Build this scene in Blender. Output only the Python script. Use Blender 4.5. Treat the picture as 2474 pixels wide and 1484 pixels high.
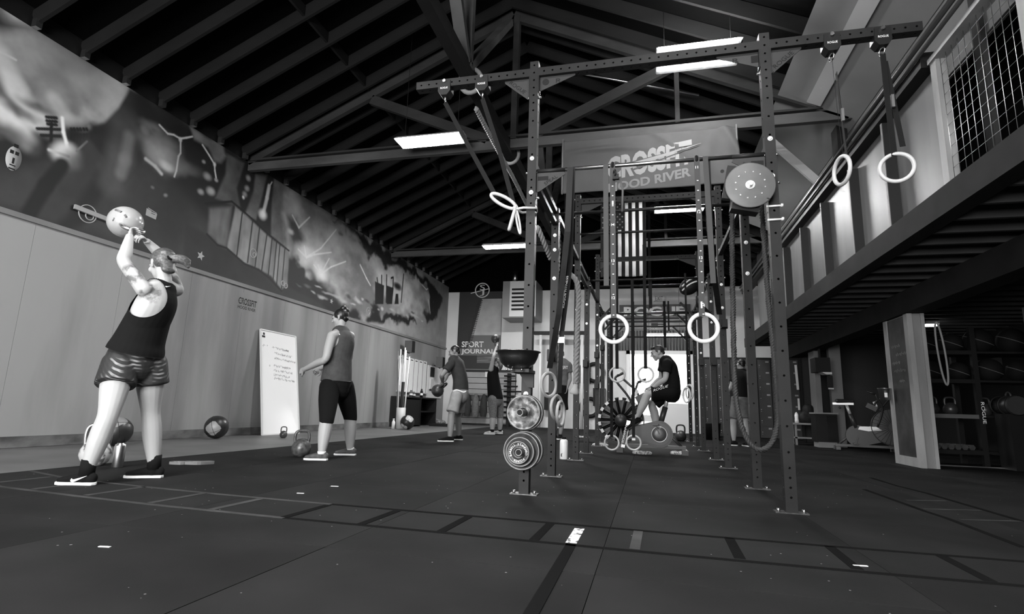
import bpy, bmesh, math, random
import numpy as np
from mathutils import Vector, Matrix, Quaternion
random.seed(7); np.random.seed(7)
for o in list(bpy.data.objects): bpy.data.objects.remove(o)
SC = bpy.context.scene; COL = SC.collection; PI = math.pi
V = Vector

# ------------------------------------------------------------------ camera
W_PX, H_PX, F_PX, EYE = 2474.0, 1484.0, 1318.494, V((0, 0, .65))
def cam_axes(yaw, pitch, roll):
    cy, sy, cp, sp = math.cos(yaw), math.sin(yaw), math.cos(pitch), math.sin(pitch)
    f = V((sy*cp, cy*cp, sp)); r = V((cy, -sy, 0)); u = r.cross(f)
    cr, sr = math.cos(roll), math.sin(roll)
    return cr*r + sr*u, -sr*r + cr*u, f
CR, CU, CF = cam_axes(-.247122, .182403, .0313033)
cd = bpy.data.cameras.new('camera'); cam = bpy.data.objects.new('camera', cd); COL.objects.link(cam)
cd.sensor_width = 36; cd.lens = 36*F_PX/W_PX; cd.clip_start = .05; cd.clip_end = 100
cam.matrix_world = Matrix(((CR.x, CU.x, -CF.x, EYE.x), (CR.y, CU.y, -CF.y, EYE.y), (CR.z, CU.z, -CF.z, EYE.z), (0, 0, 0, 1)))
SC.camera = cam
def at(x, y, ax, v):
    """room point seen at photo pixel x, y on the plane ax = v"""
    d = CR*((x-W_PX/2)/F_PX) - CU*((y-H_PX/2)/F_PX) + CF
    i = 'xyz'.index(ax); t = (v-EYE[i])/d[i]
    return EYE + d*t

# ------------------------------------------------------------------ world, light, exposure
SC.view_settings.view_transform = 'Standard'; SC.view_settings.look = 'None'
SC.view_settings.gamma = 1; SC.view_settings.use_curve_mapping = False
SC.view_settings.exposure = 1.75
wd = bpy.data.worlds.new('world'); SC.world = wd; wd.use_nodes = True
bg = wd.node_tree.nodes['Background']; bg.inputs[0].default_value = (1, 1, 1, 1); bg.inputs[1].default_value = .07
def area(name, loc, target, sx, sy, power):
    l = bpy.data.lights.new(name, 'AREA'); l.shape = 'RECTANGLE'; l.size = sx; l.size_y = sy; l.energy = power
    o = bpy.data.objects.new(name, l); COL.objects.link(o); o.location = loc
    o.rotation_euler = (V(target)-V(loc)).to_track_quat('-Z', 'Y').to_euler(); return o
# added fill from behind the camera, assumed from the bright foreground; source unseen
area('assumed_front_fill', (-2.6, -4.6, 2.0), (-4.2, 6, 1.3), 4.5, 3.2, 420)
# daylight outside the far glass door
area('far_door_daylight', (.4, 21.3, 1.6), (.4, 15, 1.0), 3, 2.6, 40)

# ------------------------------------------------------------------ materials
MATS = {}
def mat(name, v=.2, rough=.6, metal=0., var=0., scale=6., stretch=(1, 1, 1), bump=0., detail=6, lo=None, spec=.5, contrast=(.3, .7), coat=0.):
    if name in MATS: return MATS[name]
    m = bpy.data.materials.new(name); m.use_nodes = True; nt = m.node_tree; b = nt.nodes['Principled BSDF']
    b.inputs['Base Color'].default_value = (v, v, v, 1); b.inputs['Roughness'].default_value = rough
    b.inputs['Metallic'].default_value = metal; b.inputs['Specular IOR Level'].default_value = spec
    if coat: b.inputs['Coat Weight'].default_value = coat
    if var or bump:
        tc = nt.nodes.new('ShaderNodeTexCoord'); mp = nt.nodes.new('ShaderNodeMapping')
        mp.inputs['Scale'].default_value = [s*scale for s in stretch]
        nz = nt.nodes.new('ShaderNodeTexNoise'); nz.inputs['Scale'].default_value = 1; nz.inputs['Detail'].default_value = detail
        nt.links.new(tc.outputs['Object'], mp.inputs[0]); nt.links.new(mp.outputs[0], nz.inputs['Vector'])
        if var:
            r = nt.nodes.new('ShaderNodeValToRGB'); a = v*(1-var) if lo is None else lo; c = v*(1+var*.7)
            r.color_ramp.elements[0].color = (a, a, a, 1); r.color_ramp.elements[1].color = (c, c, c, 1)
            r.color_ramp.elements[0].position = contrast[0]; r.color_ramp.elements[1].position = contrast[1]
            nt.links.new(nz.outputs['Fac'], r.inputs[0]); nt.links.new(r.outputs[0], b.inputs['Base Color'])
        if bump:
            bp = nt.nodes.new('ShaderNodeBump'); bp.inputs['Strength'].default_value = bump; bp.inputs['Distance'].default_value = .01
            nt.links.new(nz.outputs['Fac'], bp.inputs['Height']); nt.links.new(bp.outputs[0], b.inputs['Normal'])
    MATS[name] = m; return m
def emit(name, s):
    if name in MATS: return MATS[name]
    m = bpy.data.materials.new(name); m.use_nodes = True; nt = m.node_tree; b = nt.nodes['Principled BSDF']
    b.inputs['Base Color'].default_value = (.8, .8, .8, 1); b.inputs['Emission Color'].default_value = (1, 1, 1, 1)
    b.inputs['Emission Strength'].default_value = s; MATS[name] = m; return m
def attr_mat(name, attr, rough=.7):
    m = bpy.data.materials.new(name); m.use_nodes = True; nt = m.node_tree; b = nt.nodes['Principled BSDF']
    a = nt.nodes.new('ShaderNodeAttribute'); a.attribute_name = attr
    nt.links.new(a.outputs['Color'], b.inputs['Base Color']); b.inputs['Roughness'].default_value = rough
    MATS[name] = m; return m
def glass(name):
    m = bpy.data.materials.new(name); m.use_nodes = True; b = m.node_tree.nodes['Principled BSDF']
    b.inputs['Base Color'].default_value = (.95, .95, .95, 1); b.inputs['Roughness'].default_value = .02
    b.inputs['Transmission Weight'].default_value = 1; b.inputs['IOR'].default_value = 1.1; MATS[name] = m; return m

# ------------------------------------------------------------------ mesh helpers
def frame(d):
    d = V(d).normalized(); a = V((0, 0, 1)) if abs(d.z) < .95 else V((1, 0, 0))
    s = d.cross(a).normalized(); return s, s.cross(d).normalized()
class MB:
    def __init__(s): s.v = []; s.f = []; s.sm = []
    def add(s, vs, fs, smooth=False):
        k = len(s.v); s.v += [tuple(p) for p in vs]; s.f += [tuple(i+k for i in f) for f in fs]; s.sm += [smooth]*len(fs); return s
    def box(s, x0, x1, y0, y1, z0, z1):
        return s.add([(x, y, z) for z in (z0, z1) for y in (y0, y1) for x in (x0, x1)],
                     [(0, 2, 3, 1), (4, 5, 7, 6), (0, 1, 5, 4), (2, 6, 7, 3), (0, 4, 6, 2), (1, 3, 7, 5)])
    def cbox(s, c, sx, sy, sz): return s.box(c[0]-sx/2, c[0]+sx/2, c[1]-sy/2, c[1]+sy/2, c[2]-sz/2, c[2]+sz/2)
    def obox(s, a, b, w, h, up=None):
        """beam from a to b, w across, h along up"""
        a, b = V(a), V(b); d = (b-a).normalized(); u = V(up) if up is not None else (V((0, 0, 1)) if abs(d.z) < .9 else V((0, 1, 0)))
        x = d.cross(u).normalized(); u = x.cross(d).normalized()
        vs = [p + x*(i*w/2) + u*(j*h/2) for p in (a, b) for j in (-1, 1) for i in (-1, 1)]
        return s.add(vs, [(0, 2, 3, 1), (4, 5, 7, 6), (0, 1, 5, 4), (2, 6, 7, 3), (0, 4, 6, 2), (1, 3, 7, 5)])
    def cyl(s, a, b, r, n=12, r2=None, smooth=True):
        a, b = V(a), V(b); r2 = r if r2 is None else r2; x, y = frame(b-a); k = len(s.v)
        s.v += [tuple(a+(x*math.cos(t)+y*math.sin(t))*r) for t in [2*PI*i/n for i in range(n)]]
        s.v += [tuple(b+(x*math.cos(t)+y*math.sin(t))*r2) for t in [2*PI*i/n for i in range(n)]]
        for i in range(n): s.f.append((k+i, k+n+i, k+n+(i+1) % n, k+(i+1) % n)); s.sm.append(smooth)
        s.f.append(tuple(k+i for i in range(n))); s.f.append(tuple(k+n+n-1-i for i in range(n))); s.sm += [False]*2
        return s
    def tube(s, pts, r, n=8, closed=False):
        pts = [V(p) for p in pts]; m = len(pts); k = len(s.v); rs = r if isinstance(r, (list, tuple)) else [r]*m
        x = None
        for i, p in enumerate(pts):
            t = (pts[(i+1) % m]-pts[i-1]) if closed else (pts[min(i+1, m-1)]-pts[max(i-1, 0)])
            t.normalize()
            if x is None: x, _ = frame(t)
            x = (x - t*x.dot(t)).normalized(); y = t.cross(x)
            for j in range(n):
                a = 2*PI*j/n; s.v.append(tuple(p+(x*math.cos(a)+y*math.sin(a))*rs[i]))
        for i in range(m if closed else m-1):
            i2 = (i+1) % m
            for j in range(n): s.f.append((k+i*n+j, k+i*n+(j+1) % n, k+i2*n+(j+1) % n, k+i2*n+j)); s.sm.append(True)
        if not closed:
            s.f.append(tuple(k+n-1-j for j in range(n))); s.f.append(tuple(k+(m-1)*n+j for j in range(n))); s.sm += [False]*2
        return s
    def torus(s, c, axis, R, r, N=32, n=10):
        x, y = frame(axis); return s.tube([V(c)+(x*math.cos(2*PI*i/N)+y*math.sin(2*PI*i/N))*R for i in range(N)], r, n, True)
    def lathe(s, c, axis, prof, n=24, cap=False):
        """profile of (radius, height) along axis from c"""
        x, y = frame(axis); a = V(axis).normalized(); c = V(c); k = len(s.v); m = len(prof)
        for r, h in prof:
            for j in range(n):
                t = 2*PI*j/n; s.v.append(tuple(c+a*h+(x*math.cos(t)+y*math.sin(t))*max(r, 1e-4)))
        for i in range(m-1):
            for j in range(n): s.f.append((k+i*n+j, k+(i+1)*n+j, k+(i+1)*n+(j+1) % n, k+i*n+(j+1) % n)); s.sm.append(True)
        if cap:
            s.f.append(tuple(k+j for j in range(n))); s.f.append(tuple(k+(m-1)*n+n-1-j for j in range(n))); s.sm += [False]*2
        return s
    def ell(s, c, rx, ry, rz, M=None, nu=16, nv=10):
        c = V(c); k = len(s.v)
        for i in range(nv+1):
            p = PI*i/nv
            for j in range(nu):
                t = 2*PI*j/nu; q = V((rx*math.sin(p)*math.cos(t), ry*math.sin(p)*math.sin(t), rz*math.cos(p)))
                if i in (0, nv): q += V((1e-5*math.cos(t), 1e-5*math.sin(t), 0))
                s.v.append(tuple(c+(M @ q if M is not None else q)))
        for i in range(nv):
            for j in range(nu): s.f.append((k+i*nu+j, k+(i+1)*nu+j, k+(i+1)*nu+(j+1) % nu, k+i*nu+(j+1) % nu)); s.sm.append(True)
        s.f.append(tuple(k+j for j in range(nu))); s.f.append(tuple(k+nv*nu+nu-1-j for j in range(nu))); s.sm += [True]*2
        return s
    def prism(s, pts, off):
        pts = [V(p) for p in pts]; off = V(off); n = len(pts)
        s.add(pts+[p+off for p in pts], [tuple(range(n))[::-1], tuple(range(n, 2*n))]+[(i, (i+1) % n, n+(i+1) % n, n+i) for i in range(n)]); return s
    def mesh(s, name):
        me = bpy.data.meshes.new(name); me.from_pydata(s.v, [], s.f); me.validate()
        if len(me.polygons) == len(s.sm): me.polygons.foreach_set('use_smooth', s.sm)
        return me
def link(name, me, material=None, parent=None):
    o = bpy.data.objects.new(name, me); COL.objects.link(o)
    if material is not None and me is not None:
        if len(me.materials) == 0: me.materials.append(material)
    if parent is not None:
        o.parent = parent
        if parent.type == 'EMPTY': o.matrix_parent_inverse = Matrix.Translation(parent.location).inverted()
    return o
def tag(o, label=None, cat=None, group=None, kind=None):
    if label: o['label'] = label
    if cat: o['category'] = cat
    if group: o['group'] = group
    if kind: o['kind'] = kind
    return o
def thing(name, loc, label, cat, group=None):
    o = bpy.data.objects.new(name, None); COL.objects.link(o); o.location = loc; o.empty_display_size = .1
    return tag(o, label, cat, group)
def part(name, mb, m, parent, fix=True):
    me = mb.mesh(name) if isinstance(mb, MB) else mb
    return link(name, me, m, parent)
def struct(name, mb, m, parent=None):
    o = link(name, mb.mesh(name), m, parent)
    if parent is None: o['kind'] = 'structure'
    return o
def single(name, mb, m, label, cat, group=None):
    return tag(link(name, mb.mesh(name), m), label, cat, group)
def copy_thing(root, loc, label=None, group=None):
    r = root.copy(); COL.objects.link(r); r.location = loc
    if label: r['label'] = label
    if group: r['group'] = group
    for ch in list(root.children):
        c = ch.copy(); COL.objects.link(c); c.parent = r; c.matrix_parent_inverse = ch.matrix_parent_inverse.copy()
        for g in list(ch.children):
            d = g.copy(); COL.objects.link(d); d.parent = c
    return r
def bevel(o, w=.004, seg=2):
    b = o.modifiers.new('bevel', 'BEVEL'); b.width = w; b.segments = seg; b.limit_method = 'ANGLE'; return o
FONT = None
def text(name, body, origin, xdir, updir, size, material, parent=None, depth=.001, width=None, shear=0., xscale=1., align='LEFT', offset=0.):
    """flat lettering: baseline start at origin, running along xdir; width fits the whole line"""
    cu = bpy.data.curves.new(name, 'FONT'); cu.body = body; cu.size = 1; cu.extrude = 0; cu.shear = shear; cu.offset = offset; cu.resolution_u = 3
    o = bpy.data.objects.new(name, cu); COL.objects.link(o); dg = bpy.context.evaluated_depsgraph_get(); dg.update()
    me = bpy.data.meshes.new_from_object(o.evaluated_get(dg)); bpy.data.objects.remove(o); bpy.data.curves.remove(cu)
    n = len(me.vertices); co = np.empty(n*3); me.vertices.foreach_get('co', co); co = co.reshape(-1, 3)
    x0, x1 = co[:, 0].min(), co[:, 0].max(); y0, y1 = co[:, 1].min(), co[:, 1].max()
    sy = size/(y1-y0); sx = (width/(x1-x0)) if width else sy*xscale
    X = (co[:, 0]-x0)*sx; Y = (co[:, 1]-y0)*sy
    if align == 'CENTER': X -= (x1-x0)*sx/2
    xd = np.array(V(xdir).normalized()); ud = np.array(V(updir).normalized()); nn = np.cross(xd, ud)
    P = np.array(V(origin)) + X[:, None]*xd + Y[:, None]*ud + nn*depth
    me.vertices.foreach_set('co', P.ravel()); me.materials.clear(); me.update()
    return link(name, me, material, parent)
def sstep(a, b, x): t = np.clip((x-a)/(b-a), 0, 1); return t*t*(3-2*t)
# ================================================================== STRUCTURE
WL, YB, YF, WTOP, TRIM = -7.35, 19.2, -5.2, 5.11, 2.733
RX, RZ = -2.2, 7.46
mt_ply = mat('plywood', .20, .5, var=.36, scale=1.0, stretch=(1.2, 1.3, .22), detail=10, bump=.04, contrast=(.34, .62))
mt_plydark = mat('plywood_grey', .10, .5, var=.35, scale=1.2, stretch=(1.5, 2.2, .4), detail=8)
mt_trim = mat('trim_wood', .16, .6, var=.3, scale=3, stretch=(1, .3, 1))
mt_black = mat('black_paint', .008, .6, spec=.25); mt_dark = mat('dark_wood', .011, .8, spec=.15, var=.35, scale=3, stretch=(.4, 1, 1))
mt_truss = mat('truss_timber', .028, .8, spec=.15, var=.3, scale=2.5, stretch=(.5, 1, 1.5))
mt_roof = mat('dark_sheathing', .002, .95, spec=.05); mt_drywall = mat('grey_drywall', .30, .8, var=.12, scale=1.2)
mt_conc = mat('grey_floor_strip', .10, .55, var=.3, scale=1.3, detail=8)
mt_steel = mat('brushed_steel', .6, .3, 1.); mt_chrome = mat('zinc_bolt', .85, .25, 1.)
def mat_rubber():
    m = mat('rubber_mat', .020, .75, var=.35, scale=1.1, detail=10, bump=.0, spec=.02); nt = m.node_tree; b = nt.nodes['Principled BSDF']
    geo = nt.nodes.new('ShaderNodeNewGeometry'); vo = nt.nodes.new('ShaderNodeTexVoronoi'); vo.inputs['Scale'].default_value = 9
    nt.links.new(geo.outputs['Position'], vo.inputs['Vector'])
    nz = nt.nodes.new('ShaderNodeTexNoise'); nz.inputs['Scale'].default_value = 1.7; nt.links.new(geo.outputs['Position'], nz.inputs['Vector'])
    mul = nt.nodes.new('ShaderNodeMath'); mul.operation = 'MULTIPLY'; mul.inputs[1].default_value = .075
    nt.links.new(nz.outputs['Fac'], mul.inputs[0])
    lt = nt.nodes.new('ShaderNodeMath'); lt.operation = 'LESS_THAN'; nt.links.new(vo.outputs['Distance'], lt.inputs[0]); nt.links.new(mul.outputs[0], lt.inputs[1])
    mx = nt.nodes.new('ShaderNodeMix'); mx.data_type = 'RGBA'; mx.inputs['B'].default_value = (.30, .30, .30, 1)
    src = b.inputs['Base Color'].links[0].from_socket; nt.links.new(src, mx.inputs['A']); nt.links.new(lt.outputs[0], mx.inputs['Factor'])
    nt.links.new(mx.outputs['Result'], b.inputs['Base Color'])
    n2 = nt.nodes.new('ShaderNodeTexNoise'); n2.inputs['Scale'].default_value = 140; nt.links.new(geo.outputs['Position'], n2.inputs['Vector'])
    bp = nt.nodes.new('ShaderNodeBump'); bp.inputs['Strength'].default_value = .25; bp.inputs['Distance'].default_value = .002
    nt.links.new(n2.outputs['Fac'], bp.inputs['Height']); nt.links.new(bp.outputs[0], b.inputs['Normal'])
    return m
mt_mat = mat_rubber()
floor = struct('floor', MB().box(WL-.2, 8, YF, YB+2.6, -.12, -.02), mt_black)
part('floor_strip', MB().box(WL, -5.105, YF, YB, -.02, -.004), mt_conc, floor)
me_mat = MB().box(.0015, 1.2185, .0015, 1.8275, -.02, 0).mesh('rubber_mat'); me_mat.materials.append(mt_mat)
for i in range(11):
    for j in range(14):
        x = -5.1+i*1.22; y = YF+.25+j*1.83
        if x > 7.4 or y > YB: continue
        o = link('rubber_mat', me_mat, None, floor); o.location = (x, y, random.choice((0, 0, -.0012, .0006)))
# taped ladders
mt_tape = mat('black_tape', .010, .8, spec=.0); mt_tapeg = mat('worn_tape', .042, .7, spec=.1, var=.4, scale=5)
def tape(a, b, w, m, parent, z=.0012, n='tape_strip'):
    part(n, MB().obox((a[0], a[1], z), (b[0], b[1], z), w, .0016, (0, 0, 1)), m, parent)
lad = thing('taped_ladder', (-.5, 3.07, 0), 'taped agility ladder running across the foreground floor', 'floor marking')
def ypath(y): return [(-5.05, y+.36), (-4.4, y+.17), (-3.6, y+.09), (-2.9, y+.04), (-2.0, y+.01), (-1, y+.0), (0, y-.02), (.9, y-.02), (3.2, y+.02)]
for y in (2.83, 3.305):
    P = ypath(y)
    for i in range(len(P)-1): tape(P[i], P[i+1], .038, mt_tapeg if P[i][0] < -2.1 else mt_tape, lad)
for x in (-4.6, -4.1, -3.58, -3.01, -2.53, -2.01, -1.53, -1.065, -.568, -.075, .397, .878, 1.37, 1.86, 2.35):
    dy = max(0, (-2.3-x))*.09; m = mt_tapeg if x < -2.1 or x in (-.075,) else mt_tape
    tape((x, 2.85+dy), (x+.01, 3.28+dy), .05, m, lad)
part('chalk_patch', MB().box(-.41, -.355, 2.86, 3.21, .0005, .0016), mat('chalky_tape', .5, .8, var=.9, scale=22, contrast=(.42, .5), lo=.06), lad)
part('tape_strip', MB().obox((-.375, 1.0, .0012), (-.378, 2.83, .0012), .05, .0016, (0, 0, 1)), mt_tape, lad)
la2 = thing('taped_ladder', (2.8, 4.6, 0), 'faint taped ladder running away from the right foreground towards the chalkboard column', 'floor marking')
pl = [at(*p, 'z', 0) for p in ((2088, 1183), (2235, 1236), (2288, 1253), (2474, 1324))]; pr = [at(*p, 'z', 0) for p in ((2104, 1155), (2169, 1175), (2238, 1192), (2474, 1261))]
for P in (pl, pr):
    for i in range(3): tape(P[i], P[i+1], .04, mt_tape, la2)
for a, b in (((2230, 1230), (2370, 1234)), ((2320, 1256), (2466, 1260)), ((2190, 1209), (2285, 1211))): tape(at(*a, 'z', 0), at(*b, 'z', 0), .03, mt_tapeg, la2)

# left wall: plywood wainscot, ledge, painted upper wall
wl = struct('wall_left', MB().box(WL-.2, WL-.02, YF, YB, -.02, WTOP).box(WL-.2, WL-.02, YF, YB, WTOP, 5.42), mt_black)
y = -4.9; k = 0
while y < YB:
    y2 = min(y+1.22, YB); part('plywood_panel', MB().box(WL-.02, WL, y+.002, y2-.002, .0, TRIM-.02), mt_ply, wl); y = y2; k += 1
tr = struct('trim_1', MB().box(WL, WL+.035, YF, YB, TRIM-.02, TRIM+.045), mt_trim)
bs = struct('baseboard_left', MB().box(WL, WL+.022, YF, YB, .0, .13), mat('worn_baseboard', .10, .7, var=.7, scale=5, stretch=(1, .6, 1)))
wb = struct('wall_back', MB().box(WL-.2, -.7, YB, YB+.15, -.02, 4.9).box(1.42, 8, YB, YB+.15, -.02, 4.9).box(-.7, 1.42, YB, YB+.15, 2.66, 4.9), mat('back_wall_paint', .62, .8, var=.1, scale=1))
part('gable', MB().box(WL-.2, 8, YB-.02, YB+.15, 4.9, 8.2), mt_roof, wb)
# mural painted on the boards above the ledge
def noise2(a, b, seed, oct=4):
    rs = np.random.RandomState(seed); out = np.zeros_like(a); amp = 1; tot = 0
    for k in range(oct):
        g = rs.rand(64, 64); f = 2.0**k; x = a*f; y = b*f; xi = np.floor(x).astype(int); yi = np.floor(y).astype(int); fx = x-xi; fy = y-yi
        fx = fx*fx*(3-2*fx); fy = fy*fy*(3-2*fy); G = lambda i, j: g[i % 64, j % 64]
        out += amp*(G(xi, yi)*(1-fx)*(1-fy)+G(xi+1, yi)*fx*(1-fy)+G(xi, yi+1)*(1-fx)*fy+G(xi+1, yi+1)*fx*fy); tot += amp; amp *= .5
    return out/tot
def mural():
    y0, y1, z0, z1 = 2.6, YB-.01, TRIM+.02, WTOP-.01
    ny, nz = 1180, 165; ys = y0*(y1/y0)**np.linspace(0, 1, ny); zs = np.linspace(z0, z1, nz)
    Y, Z = np.meshgrid(ys, zs, indexing='ij'); C = np.full(Y.shape, .022)
    wob = lambda s, a: (noise2(Y*2+s, Z*2, s)-.5)*a
    def W(pts): return np.array([(p.y, p.z) for p in (at(x, y, 'x', WL) for x, y in pts)])
    def mix(m, v, a=1.): nonlocal C; m = m*a; C = C*(1-m)+v*m
    def poly(pts, v, soft=.05, wa=.0, seed=3, a=1., fill=None):
        P = W(pts); py = Y+wob(seed, wa); pz = Z+wob(seed+9, wa); ins = np.zeros(Y.shape, bool); D = np.full(Y.shape, 9.)
        for i in range(len(P)):
            (ay, az), (by, bz) = P[i], P[(i+1) % len(P)]
            c = ((az > pz) != (bz > pz)) & (py < (by-ay)*(pz-az)/((bz-az) if bz != az else 1e-9)+ay); ins ^= c
            t = np.clip(((py-ay)*(by-ay)+(pz-az)*(bz-az))/max((by-ay)**2+(bz-az)**2, 1e-9), 0, 1)
            D = np.minimum(D, np.hypot(py-ay-t*(by-ay), pz-az-t*(bz-az)))
        sd = np.where(ins, -D, D); m = 1-sstep(-soft, soft, sd); mix(m, v if fill is None else fill(v), a)
    def line(pts, w, v, soft=None, a=1., taper=1.):
        P = W(pts); soft = w if soft is None else soft; n = len(P)-1
        for i in range(n):
            (ay, az), (by, bz) = P[i], P[i+1]; l2 = max((by-ay)**2+(bz-az)**2, 1e-9)
            t = np.clip(((Y-ay)*(by-ay)+(Z-az)*(bz-az))/l2, 0, 1); d = np.hypot(Y-ay-t*(by-ay), Z-az-t*(bz-az))
            ww = w*(1+(taper-1)*(i+t)/n); mix(1-sstep(ww*.3, ww*.3+soft, d), v, a)
    def blob(c, rx, rz, v, a=1., seed=5, wa=.25, p=1.):
        (cy, cz), = W([c]); r = np.hypot((Y-cy+wob(seed, wa))/rx, (Z-cz+wob(seed+4, wa))/rz); mix((1-sstep(.15, 1, r))**p, v, a)
    cl = lambda s, k=2.2: (lambda v: v*(.55+.9*noise2(Y*k, Z*k, s, 5)))
    # grey end of the wall, then hills and dusk sky
    poly([(1040, 640), (1090, 660), (1090, 860), (800, 770), (860, 735)], .20, .08)
    # smoke and fire on the near end
    poly([(-140, -60), (-60, -60), (60, 40), (310, 213), (285, 262), (250, 298), (215, 300), (214, 315), (190, 300), (140, 262), (90, 300), (60, 330), (-40, 330), (-140, 330)], .27, .07, .12, 11, fill=lambda v: v*(.35+1.25*sstep(.3, .72, noise2(Y*1.3+Z*.5, Z*1.6-Y*.4, 101, 5))))
    poly([(-140, -60), (-30, 20), (60, 70), (110, 92), (60, 84), (0, 72), (-140, 0)], .02, .1, .2, 12)
    blob((275, 240), .5, .6, .46, .9, 5, .15); blob((150, 150), .9, .5, .30, .7); blob((125, 250), .35, .5, .36, .7); blob((215, 205), .5, .35, .34, .7); blob((40, 150), .5, .5, .26, .6)
    line([(0, 130), (40, 215), (80, 285), (130, 318)], .13, .5, .14, .85, 1.8); line([(130, 240), (160, 290), (195, 300)], .09, .42, .12, .8)
    line([(-60, 240), (0, 268), (35, 310), (75, 350)], .17, .55, .16, .9, .7); line([(0, 125), (38, 145)], .012, .5, .02)
    blob((60, 270), .35, .12, .03, .7); blob((15, 330), .6, .25, .015, .8); blob((95, 255), .3, .1, .03, .7)
    poly([(-140, 340), (60, 350), (160, 300), (225, 300), (150, 395), (70, 510), (-140, 470)], .016, .12, .15, 21, .85)
    for a, b in (((112, 283), (136, 285)), ((113, 292), (136, 294)), ((115, 300), (136, 302)), ((90, 311), (148, 313)), ((100, 327), (145, 329)), ((124, 300), (123, 345))): line([a, b], .035, .008, .02)
    for x in (172, 179, 187, 194, 202, 209): line([(x, 311), (x+1, 314)], .03, .01, .02); line([(x+1, 325), (x-1, 352)], .018, .012, .02)
    for q in ((165, 375), (160, 378)): blob(q, .26, .22, .75, .95, 5, .08)
    line([(150, 285), (153, 320), (160, 345), (164, 372)], .02, .7, .03); line([(118, 362), (165, 378)], .012, .5, .03); line([(210, 342), (185, 365)], .01, .35, .02)
    # hill and diagonal trunk shadow
    poly([(-100, 400), (150, 395), (215, 330), (330, 300), (420, 440), (520, 560), (520, 660), (300, 600), (0, 505), (-100, 470)], .045, .15, .2, 31, .9, fill=cl(4, 1.2))
    line([(150, 398), (110, 450), (70, 515)], .16, .010, .08); line([(330, 330), (250, 430), (190, 520), (150, 560)], .1, .014, .15, .8)
    poly([(313, 214), (462, 306), (450, 335), (392, 303), (352, 303), (345, 335), (352, 380), (300, 450), (215, 335), (216, 316), (252, 298), (287, 262)], .03, .035, .04, 33, .92, fill=cl(6, 1.5))
    # trunk and glowing cloud
    line([(305, 300), (290, 380), (270, 440)], .22, .085, .25, .8); line([(312, 330), (302, 385), (292, 420)], .07, .17, .12, .8)
    blob((365, 305), .3, .16, .16, .8); blob((345, 315), .1, .13, .17, .8); blob((375, 318), .14, .07, .05, .8)
    blob((395, 365), .55, .42, .2, .95, 6, .3); blob((395, 385), .4, .25, .32, .9, 7, .3); blob((400, 400), .2, .1, .6, .8, 8, .12); blob((352, 420), .22, .14, .045, .9); blob((435, 395), .3, .3, .17, .7)
    blob((460, 400), .35, .2, .13, .6); line([(352, 384), (375, 402), (390, 420)], .02, .4, .04)
    line([(385, 302), (405, 323), (420, 326), (435, 335), (450, 333), (465, 330)], .014, .5, .02); blob((436, 337), .05, .06, .5, 1, 5, .02)
    line([(436, 337), (436, 370), (431, 378), (426, 412), (421, 427)], .014, .42, .02)
    poly([(456, 305), (500, 335), (540, 355), (548, 380), (535, 398), (520, 392), (505, 360), (470, 340)], .16, .05, .15, 17, fill=cl(8, 3))
    line([(489, 350), (505, 375), (518, 397), (519, 413), (522, 430)], .016, .55, .02); blob((518, 397), .05, .06, .6, 1, 5, .02)
    for q, r, v in (((500, 425), .13, .3), ((521, 433), .07, .35), ((485, 465), .1, .3), ((508, 462), .14, .35), ((400, 470), .06, .2), ((492, 390), .06, .3), ((368, 452), .05, .15)): blob(q, r, r*.8, v, .9, 5, .06)
    # trunks
    for P, v in (([(549, 372), (590, 395), (572, 455), (580, 500), (520, 480), (545, 420)], .10), ([(617, 418), (646, 422), (625, 500), (618, 530), (590, 520), (612, 460)], .13), ([(662, 430), (698, 452), (684, 520), (690, 600), (655, 570), (655, 500)], .12)): poly(P, v, .04, .04, 41, fill=cl(5, 4))
    for q in ((600, 430), (597, 455), (592, 470)): blob(q, .1, .09, .28, .9, 5, .06)
    blob((590, 480), .06, .06, .6); line([(650, 450), (645, 478), (636, 515)], .06, .45, .05); blob((634, 518), .17, .15, .65, .95, 5, .05); line([(657, 440), (650, 452)], .012, .4, .02)
    # far sky
    poly([(690, 462), (800, 520), (905, 585), (1020, 655), (1062, 720), (1040, 765), (930, 760), (850, 755), (790, 715), (730, 690), (690, 600), (680, 520)], .23, .12, .35, 51, fill=lambda v: v*(.55+.9*sstep(.3, .72, noise2(Y*.8, Z*1.2, 102, 5))))
    poly([(697, 520), (720, 525), (740, 600), (760, 650), (810, 715), (850, 760), (800, 745), (735, 720), (700, 640)], .02, .15, .35, 52, .9)
    for q, rx, rz, v in (((710, 490), .5, .35, .30), ((740, 622), .7, .35, .55), ((775, 660), .45, .25, .62), ((735, 660), .4, .16, .4), ((1035, 725), .9, .3, .34), ((700, 560), .2, .12, .45), ((840, 590), .9, .3, .26)): blob(q, rx, rz, v, .8, 9, .3)
    for P in ([(740, 622), (775, 600), (812, 555)], [(740, 622), (760, 615), (800, 610)], [(740, 622), (735, 595)], [(740, 622), (720, 602)], [(775, 662), (800, 645), (835, 632)], [(775, 662), (768, 640)], [(775, 662), (795, 625)], [(775, 662), (758, 640)], [(722, 550), (748, 525)], [(722, 550), (706, 520)], [(870, 640), (885, 672), (895, 690)], [(1030, 700), (1012, 680)], [(1030, 700), (1045, 690)], [(1035, 725), (1040, 760)]): line(P, .03, .55, .03, .75, .1)
    # dark tree line above and below
    poly([(800, 528), (905, 588), (1000, 645), (1050, 690), (1066, 730), (1058, 770), (1030, 785), (1020, 760), (1045, 740), (1040, 710), (1010, 672), (960, 645), (900, 620), (850, 570)], .012, .10, .9, 61, fill=cl(3, 3))
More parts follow.
